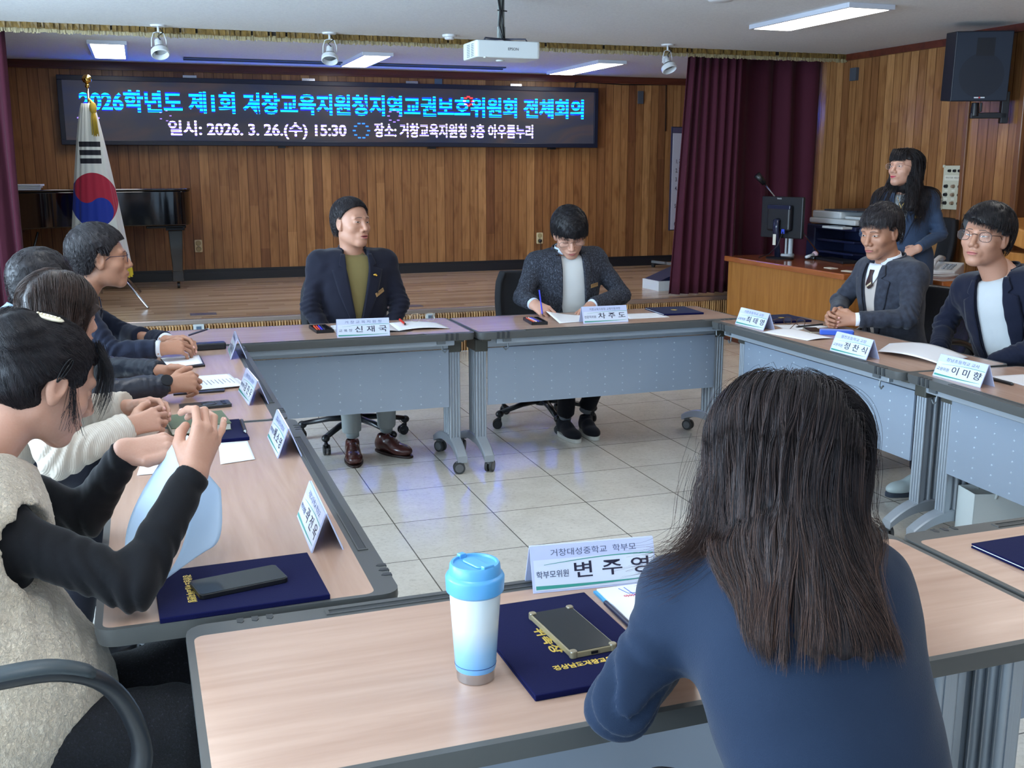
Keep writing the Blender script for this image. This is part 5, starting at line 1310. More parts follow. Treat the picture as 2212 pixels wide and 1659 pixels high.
def make_hair(o, seed):
    """short hair in head space -> list of (V,Q,tint)"""
    th = o.get('thick', .016); hs = o.get('hscale', 1.0)
    def skull(P):
        w = o.get('w', 1.0)
        d = s_ell(P, (0, -.018, .036), (.078 * w, .095, .085)); d = smin(d, s_ell(P, (0, .018, -.015), (.067 * w, .070, .080)), .03)
        return smin(d, s_ell(P, (0, -.045, -.02), (.062, .055, .07)), .03)
    ft = o.get('fringe', 0.0)
    def vol(P):
        t = th * (0.35 + 0.65 * np.clip((P[:, 2] + .02) / .09, 0, 1)) + foldnoise(P, seed, .026, .0030) + foldnoise(P, seed + 9, .012, .0012)
        hl = hairline(P[:, 1], o)
        if ft: hl = np.where(P[:, 1] > .03, -1, hl)
        t = t * np.clip(.25 + (P[:, 2] - hl) / .040, .25, 1)
        d = skull(P) - t
        cut = hairline(P[:, 1], o) - P[:, 2]
        if ft: cut = np.where(P[:, 1] > .03, (o.get('fz', .035) + o.get('fslope', 0) * P[:, 0]) - P[:, 2] + foldnoise(P * np.array([1, 1, .25], F32), seed + 3, .020, .012), cut)
        return smax(d, cut, .008)
    V, Q = nets(vol, (-.11, -.135, -.09), (.11, .12, .15), .0036)
    parts = [(V, Q, np.full(len(V), .25))]
    n = o.get('n', 1500); rs = np.random.RandomState(seed)
    roots = scatter_on(vol, n, (-.10, -.12, -.07), (.10, .11, .14), seed, lambda q: (hairline(q[:, 1], o) < q[:, 2] + 0.006))
    part = o.get('part', None); crown = np.array(o.get('crown', (.0, -.055, .105)), F32)
    def flow(P, u):
        d = P - crown
        d = d / (np.linalg.norm(d, axis=1, keepdims=True) + 1e-6)
        if part is not None:
            side = np.sign(P[:, 0] - part)[:, None]; top = np.clip((P[:, 2] - .06) / .05, 0, 1)[:, None]
            d = d * (1 - .7 * top) + top * side * np.array([1.0, .25, -.1], F32)
        if o.get('sweep'): d = d + np.clip((P[:, 2] - .05) / .05, 0, 1)[:, None] * np.array(o['sweep'], F32)
        d = d + np.array([0, 0, -.45], F32)
        return d
    L = o.get('len', .035) * (0.6 + 0.8 * rs.rand(n)); st = 7
    L = np.where(roots[:, 2] < .03, L * .45, L)
    if not ft: L = np.where((roots[:, 1] > .05) & (roots[:, 2] < .09), L * .35, L)
    S = comb(lambda P: skull(P) - th * .5, roots, flow, st, (L / st).astype(F32), th * .55, th * .35 + .002, seed, o.get('jit', .16))
    lim = hairline(S[..., 1].ravel(), o).reshape(S.shape[:2]) - .006
    if ft: lim = np.where(S[..., 1] > .025, o.get('fz', .035) + o.get('fslope', 0) * S[..., 0] - .010 - .012 * rs.rand(n, 1), lim)
    bad = S[..., 2] < lim; kbad = np.where(bad.any(1), np.maximum(bad.argmax(1), 1), st + 1)
    for i in np.where(kbad <= st)[0]:
        e = kbad[i]; t = np.linspace(0, e - 1, st + 1); lo_ = np.floor(t).astype(int); fr_ = (t - lo_)[:, None]; S[i] = S[i, lo_] * (1 - fr_) + S[i, np.minimum(lo_ + 1, st)] * fr_
    r = o.get('rad', .0007); rad = r * (1 - .75 * np.linspace(0, 1, st + 1) ** 2)[None, :] * np.ones((n, 1))
    t0 = rs.rand(n) * .7 + .1
    parts.append(ribbons(S, rad, t0, t0 + .1))
    return parts

# ---- hands
def hand_sdf_fn(o):
    """hand space: x to the thumb, y to the fingers, z back of the hand"""
    k = o.get('hs', 1.0)
    mcp = [(.026, .088, 0), (.006, .092, .003), (-.014, .087, .001), (-.031, .077, -.004)]
    ln = [(.040, .025, .021), (.045, .028, .022), (.041, .027, .021), (.031, .020, .019)]
    rr = [.0088, .0090, .0085, .0076]; cur = o['curl']; spr = o.get('spread', [6, 1, -4, -10]); segs = []
    tips = []
    for i in range(4):
        p = V3(*mcp[i]); a = R(spr[i]); ang = 0.0
        for j in range(3):
            ang += R(cur[i][j]); d = V3(math.sin(a) * math.cos(ang), math.cos(a) * math.cos(ang), -math.sin(ang)); q = p + d * ln[i][j]
            segs.append((p, q, rr[i] * (1 - .07 * j), rr[i] * (1 - .07 * (j + 1)) - (.0006 if j == 2 else 0))); p = q
        bk = V3(math.sin(a) * math.sin(ang), math.cos(a) * math.sin(ang), math.cos(ang)); tips.append((p - d * .004, d, bk, rr[i]))
    tj = o.get('thumb', [(.020, .022, -.010), (.045, .052, -.018), (.058, .080, -.024), (.062, .104, -.028)])
    tj = [V3(*q) for q in tj]; tr = [.016, .0125, .0108, .0092]
    ts = [(tj[i], tj[i + 1], tr[i], tr[i + 1]) for i in range(3)]
    d = nrm(tj[3] - tj[2]); tb = nrm(np.cross(np.cross(d, V3(-.4, 0, 1)), d)); tips.append((tj[3] - d * .003, d, tb, .0096))
    def f(P):
        P = P / k
        d = s_caps(P, (.012, -.01, 0), (.024, .085, -.001), .0165, .0118)
        d = smin(d, s_caps(P, (.004, -.01, 0), (.006, .088, .001), .0165, .0122), .012)
        d = smin(d, s_caps(P, (-.006, -.01, -.001), (-.013, .083, 0), .0165, .0118), .012)
        d = smin(d, s_caps(P, (-.013, -.01, -.002), (-.029, .074, -.004), .0150, .0112), .012)
        d = smin(d, s_ell(P, (.016, .038, -.012), (.017, .028, .012)), .010)
        g = None
        for i in range(4):
            e = None
            for s in segs[3 * i:3 * i + 3]:
                q = s_caps(P, *s); e = q if e is None else smin(e, q, .0025)
            g = e if g is None else smin(g, e, .0012)
        d = smin(d, g, .008)
        t = None
        for s in ts:
            q = s_caps(P, *s); t = q if t is None else smin(t, q, .003)
        d = smin(d, t, .009)
        return d * k
    allp = np.array([s[1] for s in segs] + [s[0] for s in segs] + tj + [V3(.03, -.03, .02), V3(-.045, -.03, -.03)]) * k
    return f, allp.min(0) - .022, allp.max(0) + .022, [(t[0] * k, t[1], t[2], t[3] * k) for t in tips]
CURL = {'flat': [(8, 12, 8)] * 4, 'relax': [(22, 30, 18), (28, 34, 20), (32, 38, 22), (36, 40, 24)], 'fist': [(62, 88, 50), (66, 92, 52), (68, 92, 52), (70, 90, 50)],
        'clasp': [(48, 62, 30), (50, 66, 30), (52, 68, 32), (54, 66, 32)], 'pinch': [(48, 52, 22), (42, 48, 26), (46, 44, 28), (30, 36, 22)]}

def frame3(y, z, side):
    """hand frame columns"""
    y = nrm(y); z = np.asarray(z, float); z = nrm(z - y * (z @ y)); x = np.cross(y, z)
    if side == 'R': x = -x
    return np.stack([x, y, z], 1)

cloth_cache = {}
def cloth(name, col, rough=0.85, weave=350, wb=0.15, noise=None, sheen=0.15, spec=0.2):
    return mat(name, col, rough, sheen=sheen, spec=spec, bump=(weave, wb), noise=noise)

class Person:
    def __init__(s, label, base, g='people around the tables', cat='person'):
        s.root = thing('person', label, cat, (base[0], base[1], 0), 0, g); s.o = V3(base[0], base[1], 0); s.body = Acc()
    # -- head, hair
    def head(s, c, M, o, skin, neck_to, h=.0024):
        k = o.get('scale', 1.0); c = V3(*c); M = np.asarray(M)
        s.hc, s.hM, s.hk, s.ho = c, M, k, o
        nb = (M.T @ (V3(*neck_to) - c)) / k
        f = lambda P: smin(head_sdf(P, o), neck_sdf(P, (0, -.022, -.055), nb, o.get('neckr', .052)), .018)
        s.hf = f
        zmin = min(-.13, nb[2] - .02)
        lo = np.minimum((-.10, -.125, zmin), nb - .07); hi = np.maximum((.10, .125, .13), nb + .07)
        V, Q = nets(f, lo, hi, h / k)
        s.body.add(c + (V * k) @ M.T, Q, 0)
        s.mats = [skin, o.get('lipm', lip_m), eye_w, iris_m, lash_m, nail_m, mouth_m, brow_m]
        def P_(A, B, n, m, mi, off=.0005):
            V, Q = projpatch(f, A, B, n, m, off=off); s.body.add(c + (V * k) @ M.T, Q, mi)
        closed = o.get('eyes', 'open')
        for sx in (-1, 1):
            cx = .031 * sx; tl = .10 * sx
            if closed == 'open':
                eh = o.get('eyeh', .0042)
                A, B = almond(cx, .002, .029, eh, tilt=tl); P_(A, B, 13, 5, 2)
                ix = cx + o.get('gaze', 0.0)
                A = [(ix + .0048 * math.cos(a), .002 + min(eh * .92, .0048 * math.sin(a))) for a in np.linspace(math.pi, 0, 9)]; B = [(x, .002 - min(eh * .68, z - .002)) for x, z in A]; P_(A, B, 9, 4, 3, .0009)
                A, _ = almond(cx, .0026, .032, eh, tilt=tl); B = [(x, z + .0011) for x, z in A]; P_(A, B, 13, 3, 4, .0012)
                _, B = almond(cx, .002, .029, eh, tilt=tl); A = [(x, z - .0006) for x, z in B]; P_(B, A, 13, 2, 4, .0007)
            else:
                t = np.linspace(0, 1, 12); A = [(cx + .031 * (q - .5), -.001 + tl * .031 * (q - .5) - .0035 * math.sin(math.pi * q)) for q in t]; B = [(x, z + .0017) for x, z in A]; P_(A, B, 12, 3, 4, .0010)
                A = [(x, z + .008) for x, z in A]; B = [(x, z + .0006) for x, z in A]; P_(A, B, 12, 2, 4, .0004)
            bz = o.get('browz', .020); bt = o.get('browt', .0034)
            A = [(sx * x, bz + z) for x, z in ((.013, .0022), (.023, .0036), (.035, .0034), (.047, -.0010))]; B = [(x, z + w_) for (x, z), w_ in zip(A, (bt, bt * 1.15, bt, .0008))]; P_(A, B, 10, 3, 7, .0007)
        op = o.get('mouth', 0.0); sm = o.get('smile', .0)
        def mz(x): return -.0655 + sm * (abs(x) / .024) ** 2 * .004
        xs = np.linspace(-.024, .024, 13)
        ul = [(x, mz(x) + .0062 * (1 - (abs(x) / .025) ** 1.6) - .0012 * math.exp(-(x / .004) ** 2)) for x in xs]; ml = [(x, mz(x)) for x in xs]
        ml2 = [(x, mz(x) - op * (1 - (x / .0245) ** 2)) for x in xs]; ll = [(x, mz(x) - op * (1 - (x / .0245) ** 2) - .0078 * (1 - (abs(x) / .0245) ** 2)) for x in xs]
        P_(ul, ml, 13, 4, 1, .0004); P_(ml2, ll, 13, 4, 1, .0004)
        A = [(x, z + .0004) for x, z in ml]; B = [(x, z - .0004) for x, z in ml2]; P_(A, B, 13, 3, 6, .0006)
    def short_hair(s, hm, seed=1, o=None):
        o = dict(s.ho, **(o or {})); parts = make_hair(o, seed)
        V = np.concatenate([p[0] for p in parts]); off = 0; Qs = []; T = []
        for p in parts: Qs.append(p[1] + off); off += len(p[0]); T.append(p[2])
        s.hair = np_mesh('hair', s.hc + (V * s.hk) @ s.hM.T, np.concatenate(Qs), [hm], s.root, s.o, None, True, np.concatenate(T))
    def world_hair(s, parts, hm):
        V = np.concatenate([p[0] for p in parts]); off = 0; Qs = []; T = []
        for p in parts: Qs.append(p[1] + off); off += len(p[0]); T.append(p[2])
        s.hair = np_mesh('hair', V, np.concatenate(Qs), [hm], s.root, s.o, None, True, np.concatenate(T))
    def H(s, p): return s.hc + s.hM @ (V3(*p) * s.hk)
    def Hm(s):
        A = np.eye(4); A[:3, :3] = s.hM * s.hk; A[:3, 3] = s.hc - s.o; return Matrix(A.tolist())
    def glasses(s, m, **kw):
        mb = MB(); M = s.Hm() @ Matrix.Translation((0, .098, .001)) @ Matrix.Rotation(R(kw.pop('tip', 0)), 4, 'X')
        glasses_geo(mb, M=M, W=kw.pop('W', .146), tl=kw.pop('tl', .098), **kw)
        mb.build('glasses', [m, lens_m], s.root, smooth=True)
    # -- hands
    def hand(s, side, wr, y, z, curl, elbow=None, o=None, h=.0023):
        o = dict(o or {}); o['curl'] = CURL[curl] if isinstance(curl, str) else curl
        f, lo, hi, tips = hand_sdf_fn(o); M = frame3(y, z, side); wr = V3(*wr)
        el = None
        if elbow is not None: el = M.T @ (V3(*elbow) - wr); el = el * min(1, .13 / np.linalg.norm(el))
        k = o.get('hs', 1.0)
        def g(P):
            d = f(P)
            if el is not None:
                q = P * np.array([.86, 1, 1.15], F32); d = smin(d, s_caps(q, (0, -.004, 0), (el[0] * .86, el[1], el[2] * 1.15), .0235 * k, .032 * k), .015)
            return d
        if el is not None: lo = np.minimum(lo, el - .04); hi = np.maximum(hi, el + .04)
        V, Q = nets(g, lo, hi, h)
        W = wr + V @ M.T
        if side == 'R': Q = Q[:, ::-1]
        s.body.add(W, Q, 0)
        mb = MB()
        for (p, d, b, r) in tips:
            c = p + b * r * .62; x = np.cross(d, b); A = np.eye(4); A[:3, 0] = x; A[:3, 1] = d; A[:3, 2] = b; A[:3, 3] = c
            mb.ball((0, 0, 0), (r * .62, r * .85, r * .36), 6, 0, Matrix(A.tolist()))
        nv = np.concatenate(mb.v); F_ = [f_ for f_ in mb.f if len(f_) == 4]
        q = np.array(F_)
        if side == 'R': q = q[:, ::-1]
        s.body.add(wr + nv @ M.T, q, 5)
        return wr, M
    def fin(s): return s.body.build('body', s.mats, s.root, s.o)
    # -- torso
    def rig(s, pelvis, neck, f, shw=.165, bulk=1.0, depth=1.0, shdrop=.06, lsh=None, rsh=None):
        s.pel = V3(*pelvis); s.neck = V3(*neck); a = R(f); r = V3(math.sin(a), -math.cos(a), 0); u = nrm(s.neck - s.pel); fw = nrm(np.cross(u, r)); r = nrm(np.cross(fw, u))
        s.tM = np.stack([r, fw, u], 1); s.L = np.linalg.norm(s.neck - s.pel); s.bulk = bulk; s.dep = depth
        s.sh = {'R': s.neck + s.tM @ V3(shw, -.005, -shdrop) if rsh is None else V3(*rsh), 'L': s.neck + s.tM @ V3(-shw, -.005, -shdrop) if lsh is None else V3(*lsh)}
        s.el = {}; s.wr = {}
    def toT(s, P): return ((P - s.pel.astype(F32)) @ s.tM.astype(F32)).astype(F32)
    def fromT(s, p): return s.pel + s.tM @ V3(*p)
    def torso_sdf(s, P):
        q = s.toT(P); b = s.bulk; L = s.L; dp = s.dep
        d = s_ell(q, (0, 0, .02), (.158 * b, .125 * dp, .15))
        d = smin(d, s_ell(q, (0, .005, .40 * L), (.142 * b, .108 * dp, .17)), .06)
        d = smin(d, s_ell(q, (0, .004, .70 * L), (.158 * b, .112 * dp, .17)), .06)
        shL = s.toT(s.sh['L'][None].astype(F32))[0]; shR = s.toT(s.sh['R'][None].astype(F32))[0]
        d = smin(d, s_caps(q, shL * np.array([.88, 1, 1], F32) + np.array([0, 0, -.012], F32), shR * np.array([.88, 1, 1], F32) + np.array([0, 0, -.012], F32), .054, .054), .07)
        for sh in (shL, shR): d = smin(d, s_caps(q, (0, -.014, L + .022), sh * .85 + np.array([0, -.002, .15 * L * .25], F32), .040, .030), .05)
        return d
    def arm_sdf(s, P, side, ru=.047, re=.040, rw=.031, cut=None, k=.02):
        sh, e, w = s.sh[side], s.el[side], s.wr[side]
        d = smin(s_caps(P, sh, e, ru, re), s_caps(P, e, w, re * .98, rw), k)
        d = smin(d, s_caps(P, s.sh[side] + (s.sh[side] - s.neck) * -.12, sh, .05, ru * 1.1), .03)
        if cut is not None:
            ax = nrm(w - e); q = w + ax * cut; d = smax(d, (P - q.astype(F32)) @ ax.astype(F32), .004)
        return d
    def bounds(s, m=.09):
        A = [s.pel, s.neck] + list(s.sh.values()) + list(s.el.values()) + list(s.wr.values())
        A = np.array(A); lo = A.min(0) - m; hi = A.max(0) + m; r = .22
        lo = np.minimum(lo, np.minimum(s.pel, s.neck) - r * np.array([1, 1, .6])); hi = np.maximum(hi, np.maximum(s.pel, s.neck) + r * np.array([1, 1, .35]))
        return lo, hi
    def garment(s, name, m, d=.02, seed=1, h=.007, zb=-.02, fold=.004, arms='LR', cutn=.052, ru=.050, re=.044, rw=.036, cut=-.012, elbow=.007, skirt=.0, top=None, wl=.07, zfun=None, floor=None, vee=None):
        """jacket / top: torso + sleeves"""
        def ft(P):
            return s.torso_sdf(P) - d - foldnoise(P, seed, wl, fold)
        def f(P):
            t = s.torso_sdf(P) - d
            q = s.toT(P)
            if cutn:
                zt = top if top is not None else s.L + .012
                t = smax(t, q[:, 2] - zt, .012)
            if skirt: t = smin(t, s_ell(q, (0, .01, -.02), (.165 * s.bulk + skirt, .135 * s.dep + skirt, .14)), .05)
            t = smax(t, zb - q[:, 2], .006)
            for sd in arms:
                a = s.arm_sdf(P, sd, ru, re, rw, cut)
                ax = nrm(s.wr[sd] - s.el[sd])
                if elbow: a = a - limbfold(P, s.el[sd], ax + nrm(s.el[sd] - s.sh[sd]), .10, .034, elbow, seed) - limbfold(P, s.wr[sd] - ax * .03, ax, .07, .03, elbow * .5, seed + 2) - limbfold(P, s.sh[sd] * .8 + s.el[sd] * .2, nrm(s.el[sd] - s.sh[sd]) + V3(0, 0, .4), .09, .05, elbow * .45, seed + 4)
                t = smin(t, a, .028)
            t = t - foldnoise(P, seed, wl, fold)
            if cutn:
                t = smax(t, -s_caps(q, (0, .03, s.L - .04), (0, -.005, s.L + .25), cutn - .006, cutn + .01), .006)
            if zfun is not None: t = zfun(P, q, t)
            if floor is not None: t = smax(t, floor - P[:, 2], .004)
            return t
        s.gf = ft; s.full = f; ff = f
        if vee:
            w_, zb_, sp_, sf_ = vee
            def ff(P):
                q = s.toT(P); t = f(P); L = s.L
                hw = np.interp(q[:, 2], [zb_ - .001, zb_, (L * .86 + zb_) / 2, L * .86, L + .05], [-.02, sp_, sp_ + w_ * .55, w_ * 1.02, w_ + .006]).astype(F32)
                if sp_ > .01: hw = np.where(q[:, 2] < zb_, sp_, hw)
                wd = smin(hw - np.abs(q[:, 0] - sf_), q[:, 1] - (-.01 + .0 * q[:, 2]), .01)
                return smax(t, wd, .003)
        lo, hi = s.bounds(); V, Q = nets(ff, lo, hi, h); V = laplace(V, Q, 1, .4)
        return np_mesh(name, V, Q, [m], s.root, s.o)
    def tpatch(s, name, m, A, B, n=24, mm=8, off=.003, thick=.003, parent=None, y0=.30, y1=-.05, f=None):
        """patch on the garment front; A,B polylines in torso (x,z)"""
        g = f or s.gf
        V, Q = projpatch(lambda q: g((s.pel + q @ s.tM.T).astype(F32)), A, B, n, mm, y0, y1, off)
        V = s.pel + V @ s.tM.T
        o = np_mesh(name, V, Q, [m], parent or s.root, s.o)
        md = o.modifiers.new('s', 'SOLIDIFY'); md.thickness = thick; md.offset = 0
        return o
    def inner(s, name, m, d=.008, neck=.057, top=.006, seed=9, h=.008, zb=-.02, fold=.002, front=0.0):
        def f(P):
            q = s.toT(P); t = s.torso_sdf(P) - d - foldnoise(P, seed, .06, fold)
            t = smax(t, q[:, 2] - (s.L - .020), .008)
            t = smin(t, s_caps(q, (0, -.004, s.L - .06), (0, -.002, s.L + .05), neck, neck - .002), .035)
            t = smax(t, q[:, 2] - (s.L + top - front * np.clip(q[:, 1] / .06, 0, 1)), .004)
            return smax(t, zb - q[:, 2], .006)
        lo, hi = s.bounds(.03); V, Q = nets(f, lo, hi, h); V = laplace(V, Q, 1, .4); return np_mesh(name, V, Q, [m], s.root, s.o)
    def suit_front(s, jm, shirt, zb=.17, w=.052, notch=True, zc=None, lapw=.062, under='shirt_front', jname='lapel', shift=0.0, spread=0.0, lm=None):
        """V opening with lapels; zb = button height in torso space"""
        L = s.L; zt = zc or L - .005
        vr = [(shift + w, zt), (shift + w * 1.02, L * .86), (shift + spread + w * .55, (L * .86 + zb) / 2), (shift + spread + .002, zb)]
        vl = [(shift - w, zt), (shift - w * 1.02, L * .86), (shift - spread - w * .55, (L * .86 + zb) / 2), (shift - spread - .002, zb)]
        if shirt: s.tpatch(under, shirt, vl, vr, 26, 12, .0015, .002)
        for sg, ve in ((1, vr), (-1, vl)):
            x = lambda a: shift + sg * a
            out = [(x(w + .020), zt + .001), (x(w + .040), L * .90), (x(w + .018), L * .875), (x(w + lapw * .95), L * .845), (x(spread + w + lapw * .55), L * .62), (x(spread + w * .3 + lapw * .40), (L * .45 + zb) / 2 + .02), (x(spread + .006), zb - .004)] if notch else \
                  [(x(w + .03), zt), (x(w + .045), L * .85), (x(w + .03), L * .6), (x(spread + .006), zb)]
            s.tpatch(jname, lm or jm, ve, out, 44, 7, .0065, .0035)
        return vl, vr
    def collar(s, m, r=.062, h0=.0, hh=.035, name='collar', th=.006, gap=50, flare=.012, back=.02, tilt=0.0, cy=-.008):
        """band around the neck, open at the front by gap degrees"""
        rows = []
        for k in range(7):
            v = k / 6; row = []
            for j in range(33):
                a = R(90 + gap) + (2 * math.pi - 2 * R(gap)) * j / 32; b = .5 - .5 * math.sin(a)
                rr_ = r + flare * (1 - v) ** 1.5; row.append(s.fromT((rr_ * math.cos(a), cy + rr_ * .98 * math.sin(a), s.L + h0 + hh * v + back * b - tilt * (1 - b))) - s.o)
            rows.append(row)
        mb = MB(); mb.grid(rows); return mb.build(name, m, s.root, smooth=True, solid=th)
    def badge(s, x, z, rot=0.0, m=None, w=.062, hh=.022, wr='교육지원청'):
        g = s.gf; V, Q = projpatch(lambda q: g((s.pel + q @ s.tM.T).astype(F32)), [(x - .004, z)], [(x + .004, z)], 1, 2, .3, -.05, .006) if False else (None, None)
        ys = np.linspace(.3, -.05, 90); pts = np.stack([np.full(90, x), ys, np.full(90, z)], 1); D = g((s.pel + pts @ s.tM.T).astype(F32)); k = int(np.argmax(D < 0)); p = s.pel + s.tM @ V3(x, ys[k], z)
        n = grad(g, p[None].astype(F32))[0]; xd = nrm(np.cross(s.tM[:, 2], n)); p = p + n * .006 - s.o
        M = frame(tuple(p), tuple(xd), tuple(s.tM[:, 2])) @ Matrix.Rotation(R(rot), 4, 'Z')
        b = MB().box(-w / 2, w / 2, -hh / 2, hh / 2, -.001, .002, 0, M).build('name_badge', m or mat('brass_badge', (184, 150, 104), 0.4, 0.3), s.root, bev=.0008)
        t = MB(); V, F, tw = text_geo(wr, .008, 'CENTER', 0.0001, 0.0); t.add(V, F, 0, M @ Matrix.Translation((0, .004, .0025)) @ Matrix.Diagonal((w * .75 / tw, 1, 1, 1)))
        t.build('badge_writing', mat('badge_ink', (60, 40, 30), .5), b)
    def legs(s, m, kn, an, hipw=.085, rt=.082, rk=.062, ra=.046, name='trousers', h=.009, shoe=None, hip=None, seed=3, foot_dir=None, sock=None):
        """kn, an: dict of knee and ankle points"""
        hp = {k: s.pel + s.tM @ V3((hipw if k == 'R' else -hipw), .0, -.02) for k in 'LR'}
        def f(P):
            d = s_ell(P, s.pel + V3(0, 0, -.01), (.165 * s.bulk, .14, .12))
            for k in 'LR':
                d = smin(d, s_caps(P, hp[k], kn[k], rt, rk), .03)
                q = smin(s_caps(P, kn[k], an[k], rk * .98, ra), s_caps(P, hp[k], kn[k], rt * .9, rk), .02)
                ax = nrm(V3(*an[k]) - V3(*kn[k])); q = smax(q, (P - (V3(*an[k]) + ax * .005).astype(F32)) @ ax.astype(F32), .004)
                d = smin(d, q, .02)
            return d - foldnoise(P, seed, .08, .005)
        A = np.array(list(hp.values()) + [V3(*v) for v in kn.values()] + [V3(*v) for v in an.values()] + [s.pel]); lo = A.min(0) - .20; hi = A.max(0) + .20; lo[2] = max(lo[2], .02)
        V, Q = nets(f, lo, hi, h); V = laplace(V, Q, 1, .4); np_mesh(name, V, Q, [m], s.root, s.o)
        for k in 'LR':
            a = V3(*an[k]); fd = foot_dir[k] if foot_dir else s.tM[:, 1]; fd = nrm(V3(fd[0], fd[1], 0)); rt_ = V3(fd[1], -fd[0], 0)
            s.shoe(a, fd, shoe or {})
            if sock is not None:
                ax = nrm(V3(*kn[k]) - a); MB().cyl(tuple(a - ax * .035 - s.o), tuple(a + ax * .05 - s.o), .034, .038, 16).build('sock', sock, s.root, smooth=True)
    def shoe(s, a, fd, o):
        rt_ = V3(fd[1], -fd[0], 0); M = np.stack([rt_, fd, V3(0, 0, 1)], 1); c = V3(a[0], a[1], 0)
        um = o.get('upper', black_m); sm_ = o.get('sole', black_m); st = .022 if o.get('thick') else .012
        def f(P):
            d = s_ell(P, (0, -.035, .045), (.036, .045, .048)); d = smin(d, s_ell(P, (.002, .10, .034), (.046, .085, .034)), .04); d = smin(d, s_ell(P, (0, .03, .055), (.034, .05, .04)), .03)
            d = smin(d, s_caps(P, (0, -.025, .06), (0, -.02, o.get('top', .085)), .034, .036), .02)
            d = smax(d, st * .9 - P[:, 2], .002); return smax(d, -s_caps(P, (0, -.02, .09), (0, -.02, .14), .028, .03), .004)
        V, Q = nets(f, (-.07, -.10, 0), (.07, .21, .12), .005); up = np_mesh('shoe', c + V @ M.T, Q, [um], s.root, s.o)
        pr = [(.030 * math.sin(t) * (1.0 if True else 1), -.035 - .045 * math.cos(t)) for t in np.linspace(-math.pi / 2, math.pi / 2, 9)]
        out = []
        for t in np.linspace(0, 2 * math.pi, 40, endpoint=False):
            yy = .052 - .135 * math.cos(t); w = .039 + .010 * math.sin(min(1, max(0, (yy + .08) / .22)) * math.pi * .8); out.append((w * math.sin(t) * (abs(math.sin(t)) ** -.25 if abs(math.sin(t)) > .05 else 1), yy))
        A = np.eye(4); A[:3, :3] = M; A[:3, 3] = c - s.o
        MB().prism(out, 0.0, st, 0, Matrix(A.tolist())).build('shoe_sole', sm_, up, bev=.003)
        if o.get('laces'):
            for j in range(4):
                y_ = .045 + j * .014; z_ = .094 - j * .007
                MB().tube([(-.016, y_, z_ - .008), (0, y_ + .003, z_), (.016, y_, z_ - .008)], .0016, 6, 0, Matrix(A.tolist())).build('shoelace', o['laces'], up, smooth=True)
    def core(s, arms=True):
        """the hidden trunk, so that the body is one figure"""
        def f(P):
            t = s.torso_sdf(P) + .012
            if arms:
                for sd in s.el: t = smin(t, s.arm_sdf(P, sd, .036, .030, .022), .02)
            return smin(t, s_caps(P, s.neck - V3(0, 0, .04), s.neck + V3(0, 0, .01), .04, .04), .02)
        lo, hi = s.bounds(); V, Q = nets(f, lo, hi, .016); s.body.add(V, Q, 0)
# ================================================================ the people
sk1 = skin_mat('skin_light', (184, 141, 119)); sk2 = skin_mat('skin_warm', (180, 136, 112)); sk3 = skin_mat('skin_fair', (198, 156, 136))
bk = hair_mat('hair_black', (22, 21, 26), (40, 37, 42)); bk2 = hair_mat('hair_soft_black', (34, 31, 36), (70, 64, 66)); br1 = hair_mat('hair_dark_brown', (44, 33, 30), (92, 66, 54))
pg = 'people around the tables'
